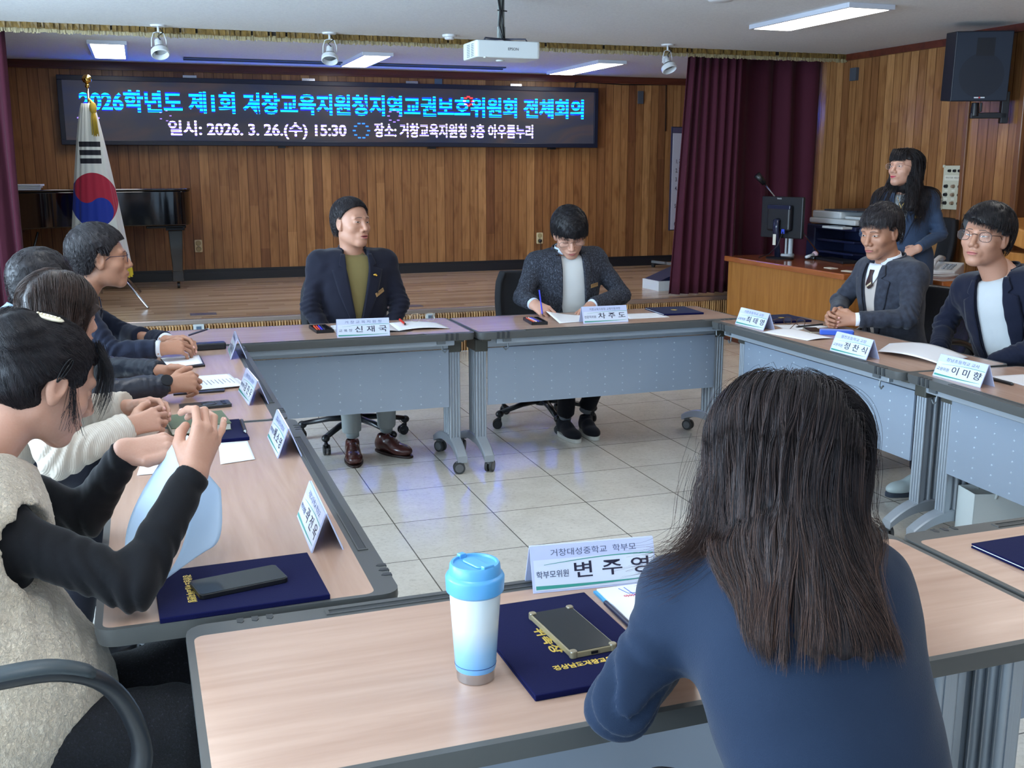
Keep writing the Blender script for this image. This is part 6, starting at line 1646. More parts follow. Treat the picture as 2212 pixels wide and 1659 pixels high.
# ---- A: navy blazer, khaki top
def person_A():
    p = Person('man in a navy blazer and khaki mock-neck top, speaking, at the back row', (1.03, 5.62))
    p.rig((1.03, 5.60, .53), (1.035, 5.575, 1.075), -88, shw=.178, bulk=1.12, depth=1.05)
    p.el = {'R': V3(.795, 5.53, .79), 'L': V3(1.275, 5.53, .79)}; p.wr = {'R': V3(.87, 5.46, .64), 'L': V3(1.20, 5.46, .64)}
    M = rotm(-60, -3, 3)
    o = dict(scale=1.05, mouth=.004, smile=-.2, eyeh=.0024, gaze=.002, front=.088, temple=.034, thick=.012, n=2200, len=.035, sweep=(.9, .3, .2), w=.98, sideburn=0, rad=.0008)
    p.head((1.030, 5.545, 1.222), M, o, sk1, p.neck + V3(0, .0, -.05)); p.short_hair(bk2, 11)
    jm = cloth('navy_blazer_wool', (28, 30, 44), weave=600, wb=.25)
    p.garment('blazer', jm, .022, 21, .0066, -.02, .0035, elbow=.008, ru=.056, re=.049, rw=.040, vee=(.060, .13, 0, 0))
    km = cloth('khaki_knit', (124, 112, 72), weave=500)
    p.inner('mock_neck_top', km, top=.016, front=.030, neck=.059); p.suit_front(jm, None, .13, .060, lapw=.078)
    p.collar(jm, .070, -.018, .032, 'collar', gap=48, flare=.014, back=.018)
    p.badge(-.112, .34, 24)
    b = MB(); q = p.fromT((-.088, .135, .435)) - p.o; b.ball(tuple(q), (.010, .005, .006), 6); b.ball(tuple(q + V3(.008, 0, -.004)), (.006, .005, .005), 6); b.build('lapel_pin', gold_m, p.root, smooth=True)
    bt = p.pel + p.tM @ V3(0, .168, .125) - p.o; MB().cyl(tuple(bt), tuple(bt + p.tM[:, 1] * .006), .011, .010, 16).build('button', mat('pewter', (120, 124, 134), .3, .8), p.root)
    for sd in 'LR': p.hand(sd, p.wr[sd], V3(0, -.4, -.5), V3(0, -.8, .3), 'relax', p.el[sd], h=.0035)
    p.core(); p.fin()
    gm = cloth('light_grey_trousers', (150, 156, 156), weave=400)
    p.legs(gm, {'R': V3(.93, 5.30, .50), 'L': V3(1.13, 5.28, .50)}, {'R': V3(.965, 5.36, .155), 'L': V3(1.16, 5.42, .155)}, ra=.05, rk=.06,
           foot_dir={'R': V3(-.12, -1, 0), 'L': V3(.62, -1, 0)}, shoe=dict(upper=mat('brown_leather', (70, 34, 30), .25, spec=.6), sole=mat('dark_sole', (40, 24, 20), .5), laces=mat('lace_brown', (50, 26, 22), .6)), sock=mat('grey_sock', (150, 162, 166), .8))
    make_chair('office chair of the man in the navy blazer and khaki top', (1.05, 5.72, 0), R(-178), arms=False, turn=R(100), seat_h=.44)
# ---- B: tweed, white top
def person_B():
    p = Person('man in a grey tweed blazer and white knit top, looking down and writing', (2.27, 5.62))
    p.rig((2.28, 5.62, .53), (2.245, 5.56, 1.045), -93, shw=.178, bulk=1.12, depth=1.05)
    p.el = {'R': V3(1.965, 5.50, .80), 'L': V3(2.56, 5.48, .79)}; p.wr = {'R': V3(1.985, 5.36, .775), 'L': V3(2.315, 5.36, .755)}
    M = rotm(-103, 32, -6)
    o = dict(scale=1.05, eyes='closed', smile=.5, thick=.022, n=2000, len=.055, fringe=1, fz=.030, fslope=.12, part=.035, rad=.0008, browz=.018)
    p.head((2.232, 5.475, 1.150), M, o, sk3, p.neck + V3(0, .01, -.05)); p.short_hair(bk, 12)
    p.glasses(mat('thin_wire', (120, 110, 104), .3, .8), lh=.030, r=.0009, shape=3)
    t = NT('grey_tweed', .9); n1 = t.noise(t.scale(None, 1, 1, .45), 210, 3, .8, .6); t.col(t.ramp(n1, [(.40, srgb(24, 27, 36)), (.55, srgb(50, 55, 68)), (.72, srgb(100, 107, 120))])); t.bump(n1, .4, .004); jm = t.m
    p.garment('blazer', jm, .022, 33, .0068, -.02, .0035, elbow=.008, ru=.056, re=.050, rw=.042, cut=-.02, vee=(.062, .02, .038, 0))
    wm = cloth('white_knit', (214, 220, 222), weave=500)
    p.inner('knit_top', wm, top=.012, front=.02); p.suit_front(jm, None, .02, .062, lapw=.030, notch=False, spread=.038)
    p.collar(mat('pale_blue_cotton', (198, 214, 236), .7), .063, -.006, .030, 'shirt_collar', gap=24, flare=.012, back=.012, tilt=.0, cy=.004, th=.003)
    lt = mat('collar_leather', (26, 28, 34), .3); p.collar(lt, .074, -.02, .034, 'leather_collar', gap=52, flare=.020, back=.018)
    for sg in (-1, 1): p.tpatch('leather_lapel', lt, [(sg * .066, p.L - .004), (sg * .070, p.L * .91)], [(sg * .090, p.L + .002), (sg * .098, p.L * .88)], 10, 5, .006, .003)
    p.badge(-.125, .335, 0)
    cf = mat('pale_blue_cotton')
    for sd in 'LR':
        ax = nrm(p.wr[sd] - p.el[sd]); c = p.wr[sd] - ax * .022 - p.o; MB().cyl(tuple(c - ax * .01), tuple(c + ax * .012), .036, .034, 20).build('shirt_cuff', cf, p.root, smooth=True)
    p.hand('R', p.wr['R'], V3(.35, -.75, -.25), V3(-.55, -.25, .8), [(42, 40, 18), (46, 44, 20), (52, 48, 26), (56, 50, 28)], p.el['R'], dict(thumb=[(.020, .022, -.012), (.036, .050, -.030), (.034, .078, -.042), (.026, .098, -.046)]))
    p.hand('L', p.wr['L'], V3(-.55, -.72, -.12), V3(-.1, -.1, 1), 'flat', p.el['L'])
    p.core(); p.fin()
    dm = cloth('black_trousers', (18, 19, 26))
    p.legs(dm, {'R': V3(2.16, 5.30, .50), 'L': V3(2.42, 5.30, .50)}, {'R': V3(2.205, 5.44, .13), 'L': V3(2.345, 5.46, .16)}, ra=.05, rk=.058,
           foot_dir={'R': V3(.02, -1, 0), 'L': V3(-.10, -1, 0)}, shoe=dict(upper=cloth('black_canvas', (24, 26, 34), weave=700), sole=mat('white_rubber', (206, 206, 200), .6), thick=True), sock=mat('heather_sock', (124, 132, 142), .8))
    pen((1.998, 5.325, .855), (1.990, 5.250, TZ + .004), .0042, mat('pen_blue', (50, 60, 210)), 'blue pen held in the right hand of the man in grey tweed')
    make_chair('office chair of the man in grey tweed', (2.20, 5.80, 0), R(-186), arms=False, turn=R(146), seat_h=.44)
# ---- C: charcoal suit
def person_C():
    p = Person('man in a charcoal suit with tie and beige vest, hands clasped on the table', (3.62, 4.50))
    p.rig((3.66, 4.47, .53), (3.585, 4.47, 1.045), 182, shw=.172, bulk=1.08, depth=1.05)
    p.el = {'R': V3(3.50, 4.74, .80), 'L': V3(3.50, 4.20, .785)}; p.wr = {'R': V3(3.27, 4.44, .775), 'L': V3(3.285, 4.315, .775)}
    M = rotm(196, 13, 0)
    o = dict(scale=1.07, eyeh=.0026, smile=-.5, thick=.018, n=2000, len=.05, fringe=1, fz=.056, fslope=.10, rad=.0008, jaw=1.0, w=.97, browz=.019)
    p.head((3.515, 4.47, 1.190), M, o, sk2, p.neck + V3(.0, 0, -.05)); p.short_hair(bk2, 13)
    jm = cloth('charcoal_wool', (56, 60, 72), weave=500, wb=.3, noise=(40, .25))
    p.garment('suit_jacket', jm, .022, 44, .0068, -.02, .0035, elbow=.009, ru=.055, re=.049, rw=.040, vee=(.058, .06, .006, 0))
    vm = cloth('beige_vest', (196, 186, 180), weave=500); wm = mat('white_cotton', (224, 230, 240), .7)
    p.inner('vest', vm, top=-.03); p.suit_front(jm, None, .06, .058, lapw=.072, spread=.006); p.jf = p.gf; p.gf = lambda P: p.torso_sdf(P) - .012
    L = p.L
    p.tpatch('shirt_front', wm, [(-.055, L - .004), (-.040, L * .87), (-.003, L * .775)], [(.055, L - .004), (.040, L * .87), (.003, L * .775)], 14, 8, .0035, .002)
    tm = mat('tie_brown', (56, 34, 34), .5)
    p.tpatch('necktie', tm, [(-.014, L - .030), (-.011, L - .055), (-.024, L * .80), (-.003, L * .765)], [(.014, L - .030), (.011, L - .055), (.024, L * .80), (.003, L * .765)], 16, 6, .010, .006)
    p.tpatch('tie_stripe', mat('tie_stripe', (206, 190, 160), .5), [(-.018, L * .835), (.014, L * .795)], [(-.019, L * .815), (.013, L * .777)], 6, 2, .0145, .001)
    p.gf = p.jf
    p.collar(wm, .060, -.022, .040, 'shirt_collar', gap=14, flare=.014, back=.018, cy=.006, th=.003)
    p.collar(jm, .072, -.024, .034, 'collar', gap=55, flare=.016, back=.018)
    for sd in 'LR':
        ax = nrm(p.wr[sd] - p.el[sd]); c = p.wr[sd] - ax * .004 - p.o; MB().cyl(tuple(c - ax * .02), tuple(c + ax * .008), .035, .033, 20).build('shirt_cuff', wm, p.root, smooth=True)
    p.hand('L', p.wr['L'], V3(-.75, .50, .02), V3(-.45, -.85, .25), 'clasp', p.el['L'], dict(thumb=[(.020, .022, -.006), (.040, .045, -.006), (.042, .070, -.012), (.036, .092, -.018)]))
    p.hand('R', p.wr['R'], V3(-.85, -.30, .0), V3(-.35, .85, .25), 'clasp', p.el['R'], dict(thumb=[(.020, .022, -.006), (.042, .045, -.004), (.050, .068, -.014), (.048, .090, -.024)]))
    p.core(); p.fin()
    p.legs(cloth('charcoal_trousers', (44, 48, 58)), {'R': V3(3.27, 4.60, .50), 'L': V3(3.27, 4.34, .50)}, {'R': V3(3.34, 4.62, .13), 'L': V3(3.36, 4.30, .13)}, h=.012)
    make_chair('black leather office chair of the man in the charcoal suit', (3.72, 4.44, 0), R(92), kind='leather', turn=R(20), seat_h=.44)
# ---- D: navy, glasses
def person_D():
    p = Person('man with glasses, navy jacket and white t-shirt at the right side tables', (3.68, 3.68))
    p.rig((3.72, 3.66, .53), (3.585, 3.72, 1.055), 197, shw=.180, bulk=1.14, depth=1.08)
    p.el = {'R': V3(3.56, 4.01, .78), 'L': V3(3.50, 3.40, .765)}; p.wr = {'R': V3(3.40, 3.86, .67), 'L': V3(3.36, 3.56, .66)}
    M = rotm(202, -3, 4)
    o = dict(scale=1.09, eyeh=.0026, smile=-.2, thick=.023, n=2400, len=.06, fringe=1, fz=.060, fslope=.28, rad=.0008, w=1.03, sweep=(-.7, .2, .1), jaw=1.08, browz=.021)
    p.head((3.495, 3.735, 1.212), M, o, sk1, p.neck + V3(.0, 0, -.05)); p.short_hair(bk, 14)
    p.glasses(mat('bronze_frame', (74, 60, 58), .3, .7), lh=.038, lw=.049, r=.0013, shape=2.8, W=.150)
    jm = cloth('deep_navy_wool', (22, 27, 46), weave=500, wb=.25)
    p.garment('jacket', jm, .024, 55, .0068, -.02, .0045, elbow=.010, ru=.060, re=.053, rw=.044, vee=(.066, .0, .036, 0))
    wm = cloth('white_jersey', (192, 198, 202), weave=500)
    p.inner('t_shirt', wm, top=.004, front=.012); p.suit_front(jm, None, .0, .066, lapw=.066, spread=.036)
    p.collar(jm, .076, -.026, .034, 'collar', gap=58, flare=.018, back=.018)
    for sd in 'LR': p.hand(sd, p.wr[sd], V3(-.6, 0, -.4), V3(-.4, 0, .8), 'relax', p.el[sd], h=.0035)
    p.core(); p.fin()
    ws = dict(upper=mat('white_sneaker', (206, 222, 224), .5), sole=mat('sneaker_sole', (60, 70, 84), .6), thick=True)
    p.legs(cloth('navy_trousers', (18, 22, 38)), {'R': V3(3.30, 3.84, .50), 'L': V3(3.28, 3.54, .50)}, {'R': V3(3.385, 3.90, .12), 'L': V3(3.44, 3.66, .12)}, h=.011, shoe=ws, foot_dir={'R': V3(-1, -.05, 0), 'L': V3(-1, .02, 0)})
    make_chair('black leather office chair of the man with glasses in the navy jacket', (3.80, 3.62, 0), R(106), kind='leather', turn=R(10), seat_h=.44)
# ---- E: the person at the right edge, hands only
def person_E():
    p = Person('person at the right edge of the photo, only the folded hands in view', (3.62, 2.80))
    p.rig((3.66, 2.80, .53), (3.55, 2.82, 1.02), 180, shw=.155, bulk=1.0)
    p.el = {'R': V3(3.44, 3.05, .78), 'L': V3(3.46, 2.56, .78)}; p.wr = {'R': V3(3.205, 2.985, .785), 'L': V3(3.20, 2.89, .785)}
    o = dict(scale=1.0, n=900); p.head((3.50, 2.82, 1.17), rotm(180, 4), o, sk3, p.neck + V3(0, 0, -.05)); p.short_hair(bk2, 15, dict(len=.05, thick=.022))
    p.garment('cardigan', cloth('grey_knit', (120, 120, 126)), .018, 66, .009, -.02, .004, ru=.05, re=.044, rw=.036)
    p.hand('R', p.wr['R'], V3(-.95, -.12, -.05), V3(-.1, .75, .6), [(30, 34, 16), (34, 38, 18), (38, 42, 20), (42, 44, 20)], p.el['R'], dict(hs=.95))
    p.hand('L', p.wr['L'], V3(-.95, .12, -.05), V3(-.1, -.85, .5), [(30, 34, 16), (34, 38, 18), (38, 42, 20), (42, 44, 20)], p.el['L'], dict(hs=.95))
    p.core(); p.fin()
    p.legs(cloth('black_trousers', (18, 19, 26)), {'R': V3(3.32, 2.92, .50), 'L': V3(3.32, 2.68, .50)}, {'R': V3(3.38, 2.95, .13), 'L': V3(3.40, 2.66, .13)}, h=.014)
    make_chair('office chair of the person at the right edge of the photo', (3.74, 2.80, 0), R(90), turn=R(30), seat_h=.44)
# ---- F: left, glasses, profile
def person_F():
    p = Person('man with glasses in a dark blue suit, in profile beside the flag', (-.42, 4.74))
    p.rig((-.47, 4.72, .53), (-.290, 4.79, 1.010), 8, shw=.172, bulk=1.05)
    p.el = {'R': V3(-.16, 4.52, .775), 'L': V3(-.12, 5.02, .775)}; p.wr = {'R': V3(.030, 4.485, .785), 'L': V3(.06, 4.68, .785)}
    M = rotm(2, 0, 0)
    o = dict(scale=1.07, eyeh=.0026, smile=-.4, thick=.022, n=2600, len=.05, fringe=0, front=.074, temple=.012, rad=.0007, sweep=(.0, .5, .2), browz=.020, w=1.0)
    p.head((-.180, 4.80, 1.135), M, o, sk2, p.neck + V3(.0, 0, -.05)); p.short_hair(bk2, 16)
    p.glasses(mat('dark_frame', (52, 46, 66), .3, .5), lh=.032, r=.0013, shape=3.5)
    jm = cloth('blue_black_suit', (30, 36, 54), weave=500, wb=.25)
    p.garment('suit_jacket', jm, .020, 77, .0066, -.02, .0035, elbow=.008, ru=.053, re=.047, rw=.040, vee=(.050, .10, 0, 0))
    wm = mat('white_cotton', (224, 230, 240))
    p.inner('shirt', wm, top=.0); p.suit_front(jm, None, .10, .050, lapw=.062)
    p.collar(wm, .058, -.020, .040, 'shirt_collar', gap=20, flare=.012, back=.016, cy=.006, th=.003)
    p.collar(jm, .068, -.024, .030, 'collar', gap=55, flare=.014, back=.018)
    for sd in 'LR':
        ax = nrm(p.wr[sd] - p.el[sd]); c = p.wr[sd] - ax * .006 - p.o; MB().cyl(tuple(c - ax * .02), tuple(c + ax * .010), .036, .034, 20).build('shirt_cuff', wm, p.root, smooth=True)
    p.hand('R', p.wr['R'], V3(.85, .28, .03), V3(-.1, -.6, .8), [(28, 30, 14), (30, 32, 16), (34, 34, 16), (38, 36, 16)], p.el['R'])
    p.hand('L', p.wr['L'], V3(.80, -.42, .08), V3(.1, .55, .8), [(24, 34, 18), (30, 38, 20), (34, 40, 22), (38, 42, 22)], p.el['L'])
    p.core(); p.fin()
    p.legs(cloth('blue_black_trousers', (26, 30, 44)), {'R': V3(-.10, 4.62, .50), 'L': V3(-.10, 4.86, .50)}, {'R': V3(-.16, 4.62, .13), 'L': V3(-.16, 4.88, .13)}, h=.014)
    pen((.150, 4.585, .820), (.235, 4.600, .842), .0042, mat('pen_dark'), 'pen held by the man with glasses on the left', steel_m)
# ---- G: back of the head
def person_G():
    p = Person('person in a dark padded jacket with pale blue collar, wearing a black watch', (-.62, 3.92))
    p.rig((-.66, 3.90, .53), (-.415, 4.00, .985), 14, shw=.170, bulk=1.05)
    p.el = {'R': V3(-.22, 3.66, .775), 'L': V3(-.20, 4.18, .775)}; p.wr = {'R': V3(.045, 3.715, .785), 'L': V3(.030, 3.95, .790)}
    M = rotm(38, 6, 0)
    o = dict(scale=1.05, thick=.015, n=3200, len=.022, front=.06, rad=.0006, jit=.4)
    p.head((-.345, 4.035, 1.098), M, o, sk2, p.neck + V3(.0, 0, -.05)); p.short_hair(bk2, 17)
    jm = mat('dark_nylon', (24, 30, 46), .45, bump=(40, .3))
    p.garment("jacket", jm, .022, 88, .0066, -.02, .006, elbow=.012, ru=.055, re=.050, rw=.040, wl=.05)
    p.collar(mat('pale_blue_denim', (136, 158, 178), .8, bump=(200, .2)), .068, -.024, .042, 'collar', gap=30, flare=.022, back=.020)
    p.hand('R', p.wr['R'], V3(.88, .30, .05), V3(.15, -.70, .55), 'clasp', p.el['R'])
    p.hand('L', p.wr['L'], V3(.80, -.35, .05), V3(.05, .45, .85), 'clasp', p.el['L'], dict(thumb=[(.020, .022, -.002), (.040, .048, .002), (.046, .076, .0), (.044, .100, -.004)]))
    ax = nrm(p.wr['R'] - p.el['R']); c = p.wr['R'] - ax * .012; n_ = nrm(V3(.15, -.70, .55))
    MB().cyl(tuple(c - ax * .011 - p.o), tuple(c + ax * .011 - p.o), .033, .032, 24).build('watch_strap', black_m, p.root, smooth=True)
    d = c + n_ * .031 - p.o; MB().cyl(tuple(d), tuple(d + n_ * .010), .021, .020, 28).build('watch', mat('watch_dark', (40, 40, 44), .25, .5), p.root, auto=40)
    p.core(); p.fin()
    p.legs(cloth('dark_trousers', (28, 30, 40)), {'R': V3(-.24, 3.80, .50), 'L': V3(-.24, 4.06, .50)}, {'R': V3(-.28, 3.80, .13), 'L': V3(-.28, 4.06, .13)}, h=.014)
person_A(); person_B(); person_C(); person_D(); person_E(); person_F(); person_G()
def long_strands(p, sdf, n, seed, crown, part, L, steps, rad, off, tint, side_dir=None, keep=None, lo=(-.10, -.12, -.02), hi=(.10, .06, .14), jit=.05, wave=.25, coh=.6, spread=.03, tipcol=.3, flow_extra=None, ztip=None):
    """strands rooted on the scalp, falling with gravity outside sdf (world space)"""
    rs = np.random.RandomState(seed)
    hf = lambda P: s_ell(P, (0, -.018, .036), (.080, .097, .087))
    r = scatter_on(hf, n, lo, hi, seed, keep)
    W = (p.hc + (r * p.hk) @ p.hM.T).astype(F32); n = len(W); M = p.hM.astype(F32); hc = p.hc.astype(F32)
    sd = np.sign(r[:, 0] - part)[:, None].astype(F32)
    ph = 9.0 * np.sin(W @ np.array([38, 27, 5], F32)) + rs.rand(n) * 1.2; fr = 52 + 14 * np.sin(W @ np.array([25, -31, 9], F32))
    def flow(P, u):
        q = (P - hc) @ M / p.hk
        top = (np.clip((q[:, 2] + .02) / .12, 0, 1) ** 1.5)[:, None]
        d = np.zeros_like(P)
        rad_ = q - np.array([part, -.02, .04], F32); rad_[:, 2] = 0; rad_ /= np.linalg.norm(rad_, axis=1, keepdims=True) + 1e-6
        loc = top * (sd * np.array([.9, 0, 0], F32) + np.array([0, -.35, -.25], F32) + .3 * rad_)
        d = loc @ M.T + (1 - top * .7) * np.array([0, 0, -1.0], F32)
        if flow_extra is not None: d = d + flow_extra(P, u, q)
        a = (wave * 1.6 * u ** 1.8 * np.sin(fr * .5 * P[:, 2] * 1.6 + ph * .35))[:, None]
        return d + a * (M[:, 0][None] * .7 + M[:, 1][None] * .3)
    Ls = L * (0.80 + 0.28 * rs.rand(n))
    if ztip is not None: Ls = np.maximum(.05, (W[:, 2] - ztip) * (1.03 + .10 * rs.rand(n)) + .035 * np.clip((r[:, 2] - .02) / .09, 0, 1) - .02 * rs.rand(n))
    offs = (off * (0.15 + 0.85 * rs.rand(n))).astype(F32)
    S = comb(sdf, W, flow, steps, (Ls / steps).astype(F32), offs, offs * .8, seed, jit, grav=1, cohere=coh)
    k = steps + 1; rd = rad * (1 - .6 * np.linspace(0, 1, k) ** 3)[None, :] * (0.7 + .6 * rs.rand(n))[:, None]
    cl = .5 + .5 * np.sin(W @ np.array([60, 45, 30], F32)); t0 = np.clip(tint[0] + tint[1] * (rs.rand(n) - .3) + .1 * cl, 0, 1)
    return ribbons(S, rd, t0, np.clip(t0 + tipcol * (rs.rand(n) ** 2) * 1.6, 0, 1))
sk_f = mat
# ---- J: long haired woman, from behind
def person_J():
    p = Person('woman with long dark brown hair and a dark blue blazer, seen from behind', (.84, .93))
    p.rig((.84, .93, .52), (.815, 1.205, .995), 90, shw=.148, bulk=.92, depth=.90, shdrop=.050, lsh=(.695, 1.262, .915), rsh=(.945, 1.185, .930))
    p.el = {'L': V3(.588, 1.235, .775), 'R': V3(1.005, 1.36, .772)}; p.wr = {'L': V3(.78, 1.42, .765), 'R': V3(.92, 1.52, .765)}
    M = rotm(112, 10, -2)
    o = dict(scale=1.0); p.head((.846, 1.262, 1.098), M, o, sk3, p.neck + V3(0, .0, -.04), h=.0035)
    jm = cloth('slate_blue_wool', (30, 44, 66), weave=700, wb=.2)
    p.garment('blazer', jm, .018, 101, .0052, -.04, .0036, elbow=.009, ru=.050, re=.044, rw=.038, cutn=.05, wl=.12)
    p.collar(jm, .066, -.030, .036, 'collar', gap=55, flare=.016, back=.012)
    # seams of the back and the sleeves
    sm = mat('seam_dark', (22, 28, 44), .9); g = p.full
    def seam(pts, side=-1):
        P = []
        for x, z in pts:
            ys = np.linspace(-.35, .02, 80); q = np.stack([np.full(80, x), ys, np.full(80, z)], 1); D = g((p.pel + q @ p.tM.T).astype(F32)); k = int(np.argmax(D < 0)); P.append(tuple(p.pel + p.tM @ V3(x, ys[k], z) - p.o))
        MB().tube(P, .0012, 5).build('back_seam', sm, p.root, smooth=True)
    seam([(.0 + .0 * k, .30 - .028 * k) for k in range(12)])
    seam([(-.085 - .012 * math.sin(k * .3), .26 - .025 * k) for k in range(11)])
    for sd in 'LR': p.hand(sd, p.wr[sd], V3(.3 if sd == 'L' else -.4, .9, 0), V3(0, 0, 1), 'relax', p.el[sd], dict(hs=.9), h=.004)
    p.core(); p.fin()
    p.legs(cloth('dark_skirt', (28, 34, 50)), {'R': V3(.93, 1.36, .50), 'L': V3(.74, 1.36, .50)}, {'R': V3(.93, 1.34, .13), 'L': V3(.74, 1.34, .13)}, h=.014)
    def hs(P):
        q = ((P - p.hc.astype(F32)) @ p.hM.astype(F32))
        d = s_ell(q, (0, -.010, .028), (.086, .104, .092)); d = smin(d, s_ell(q, (0, .01, -.03), (.072, .078, .09)), .03)
        b = g(P) if True else d
        return smin(d, smin(b, s_caps(P, p.hc + V3(.01, -.04, -.05), p.neck + V3(0, -.03, -.03), .075, .07), .03), .03)
    # solid under-volume so that no scalp shows
    hcw = p.hc
    def vol(P):
        q = ((P - hcw.astype(F32)) @ p.hM.astype(F32))
        d = s_ell(q, (0, -.014, .034), (.092, .108, .094)); d = smin(d, s_ell(q, (0, -.02, -.04), (.090, .085, .10)), .04)
        d = smax(d, q[:, 1] - .060, .02)
        e = s_caps(P, (.832, 1.222, 1.05), (.812, 1.165, .975), .080, .072)
        bk = smin(d, e, .05)
        bk = smin(bk, s_caps(P, (.812, 1.165, .975), (.806, 1.095, .895), .074, .082), .04)
        bk = smax(bk, .905 - P[:, 2] + foldnoise(P * np.array([1, 1, .1], F32), 5, .03, .02), .02)
        return bk - foldnoise(P * np.array([1, 1, .12], F32), 8, .03, .005)
    V, Q = nets(vol, np.array([.66, .90, .78]), np.array([1.02, 1.42, 1.32]), .005)
    parts = [(V, Q, np.full(len(V), .18))]
    def sdf(P): return smin(hs(P), vol(P) + .004, .01)
    def ex(P, u, q):
        back = np.clip(-q[:, 1] / .06, -1, 1)[:, None]
        left = (q[:, 0] < -.03)[:, None] * np.clip(u * 1.3 - .35, 0, 1)
        low = np.clip((1.07 - P[:, 2]) / .06, 0, 1)[:, None]; cx = .788 + .05 * (1.0 - P[:, 2])
        ex_ = (P[:, 0] - cx)[:, None]; pull = -np.sign(ex_) * np.clip((np.abs(ex_) - .080) / .04, 0, 3.0)
        return low * (pull * np.array([1.0, 0, 0], F32) * .9 + np.array([0, -1.0, 0], F32) * np.clip((P[:, 1] - 1.10) / .05, 0, 1)[:, None]) + (1 - u) * back * np.array([0, -.1, 0], F32)
    kp = lambda q: (q[:, 1] < .055) | (np.abs(q[:, 0]) > .03)
    parts.append(long_strands(p, sdf, 15000, 201, (0, -.04, .11), .018, .375, 32, .00034, .016, (.32, .22), keep=kp, jit=.03, wave=.16, flow_extra=ex, tipcol=.45, hi=(.10, .055, .14), ztip=.888))
    parts.append(long_strands(p, sdf, 500, 202, (0, -.04, .11), .018, .37, 32, .00022, .026, (.35, .3), keep=kp, jit=.08, wave=.3, flow_extra=ex, tipcol=.7, hi=(.10, .055, .14), ztip=.888))
    # lock flipped over the left shoulder
    rs = np.random.RandomState(4); n = 1300; P0 = V3(.775, 1.25, 1.13); S = []
    ctrl = np.array([(.772, 1.272, 1.115), (.748, 1.272, 1.06), (.735, 1.260, 1.01), (.712, 1.248, .990), (.675, 1.240, .968), (.632, 1.240, .962)])
    for i in range(n):
        o_ = rs.randn(3) * V3(.012, .022, .012); f_ = rs.randn(3) * V3(.018, .020, .016); m = rs.rand() * .45 + .55
        t = np.linspace(0, 1, 24) * m; c = np.stack([np.interp(t * 5, range(6), ctrl[:, k]) for k in range(3)], 1)
        for _ in range(3): c[1:-1] = (c[:-2] + c[1:-1] * 2 + c[2:]) / 4
        S.append(c + o_ * (1 - t[:, None] * .3) + f_ * t[:, None] ** 2)
    S = np.array(S); rd = .00032 * (1 - .7 * np.linspace(0, 1, 24) ** 2)[None] * np.ones((n, 1)); t0 = .3 + .3 * rs.rand(n)
    parts.append(ribbons(S, rd, t0, t0 + .25))
    jh = hair_mat('hair_long_brown', (34, 29, 34), (104, 76, 64), .5); pass
    p.world_hair(parts, jh)
    o_ = make_chair('office chair of the long haired woman seen from behind', (.85, .82, 0), R(-4), arms=False, back=False, seat_h=.44, turn=R(20))
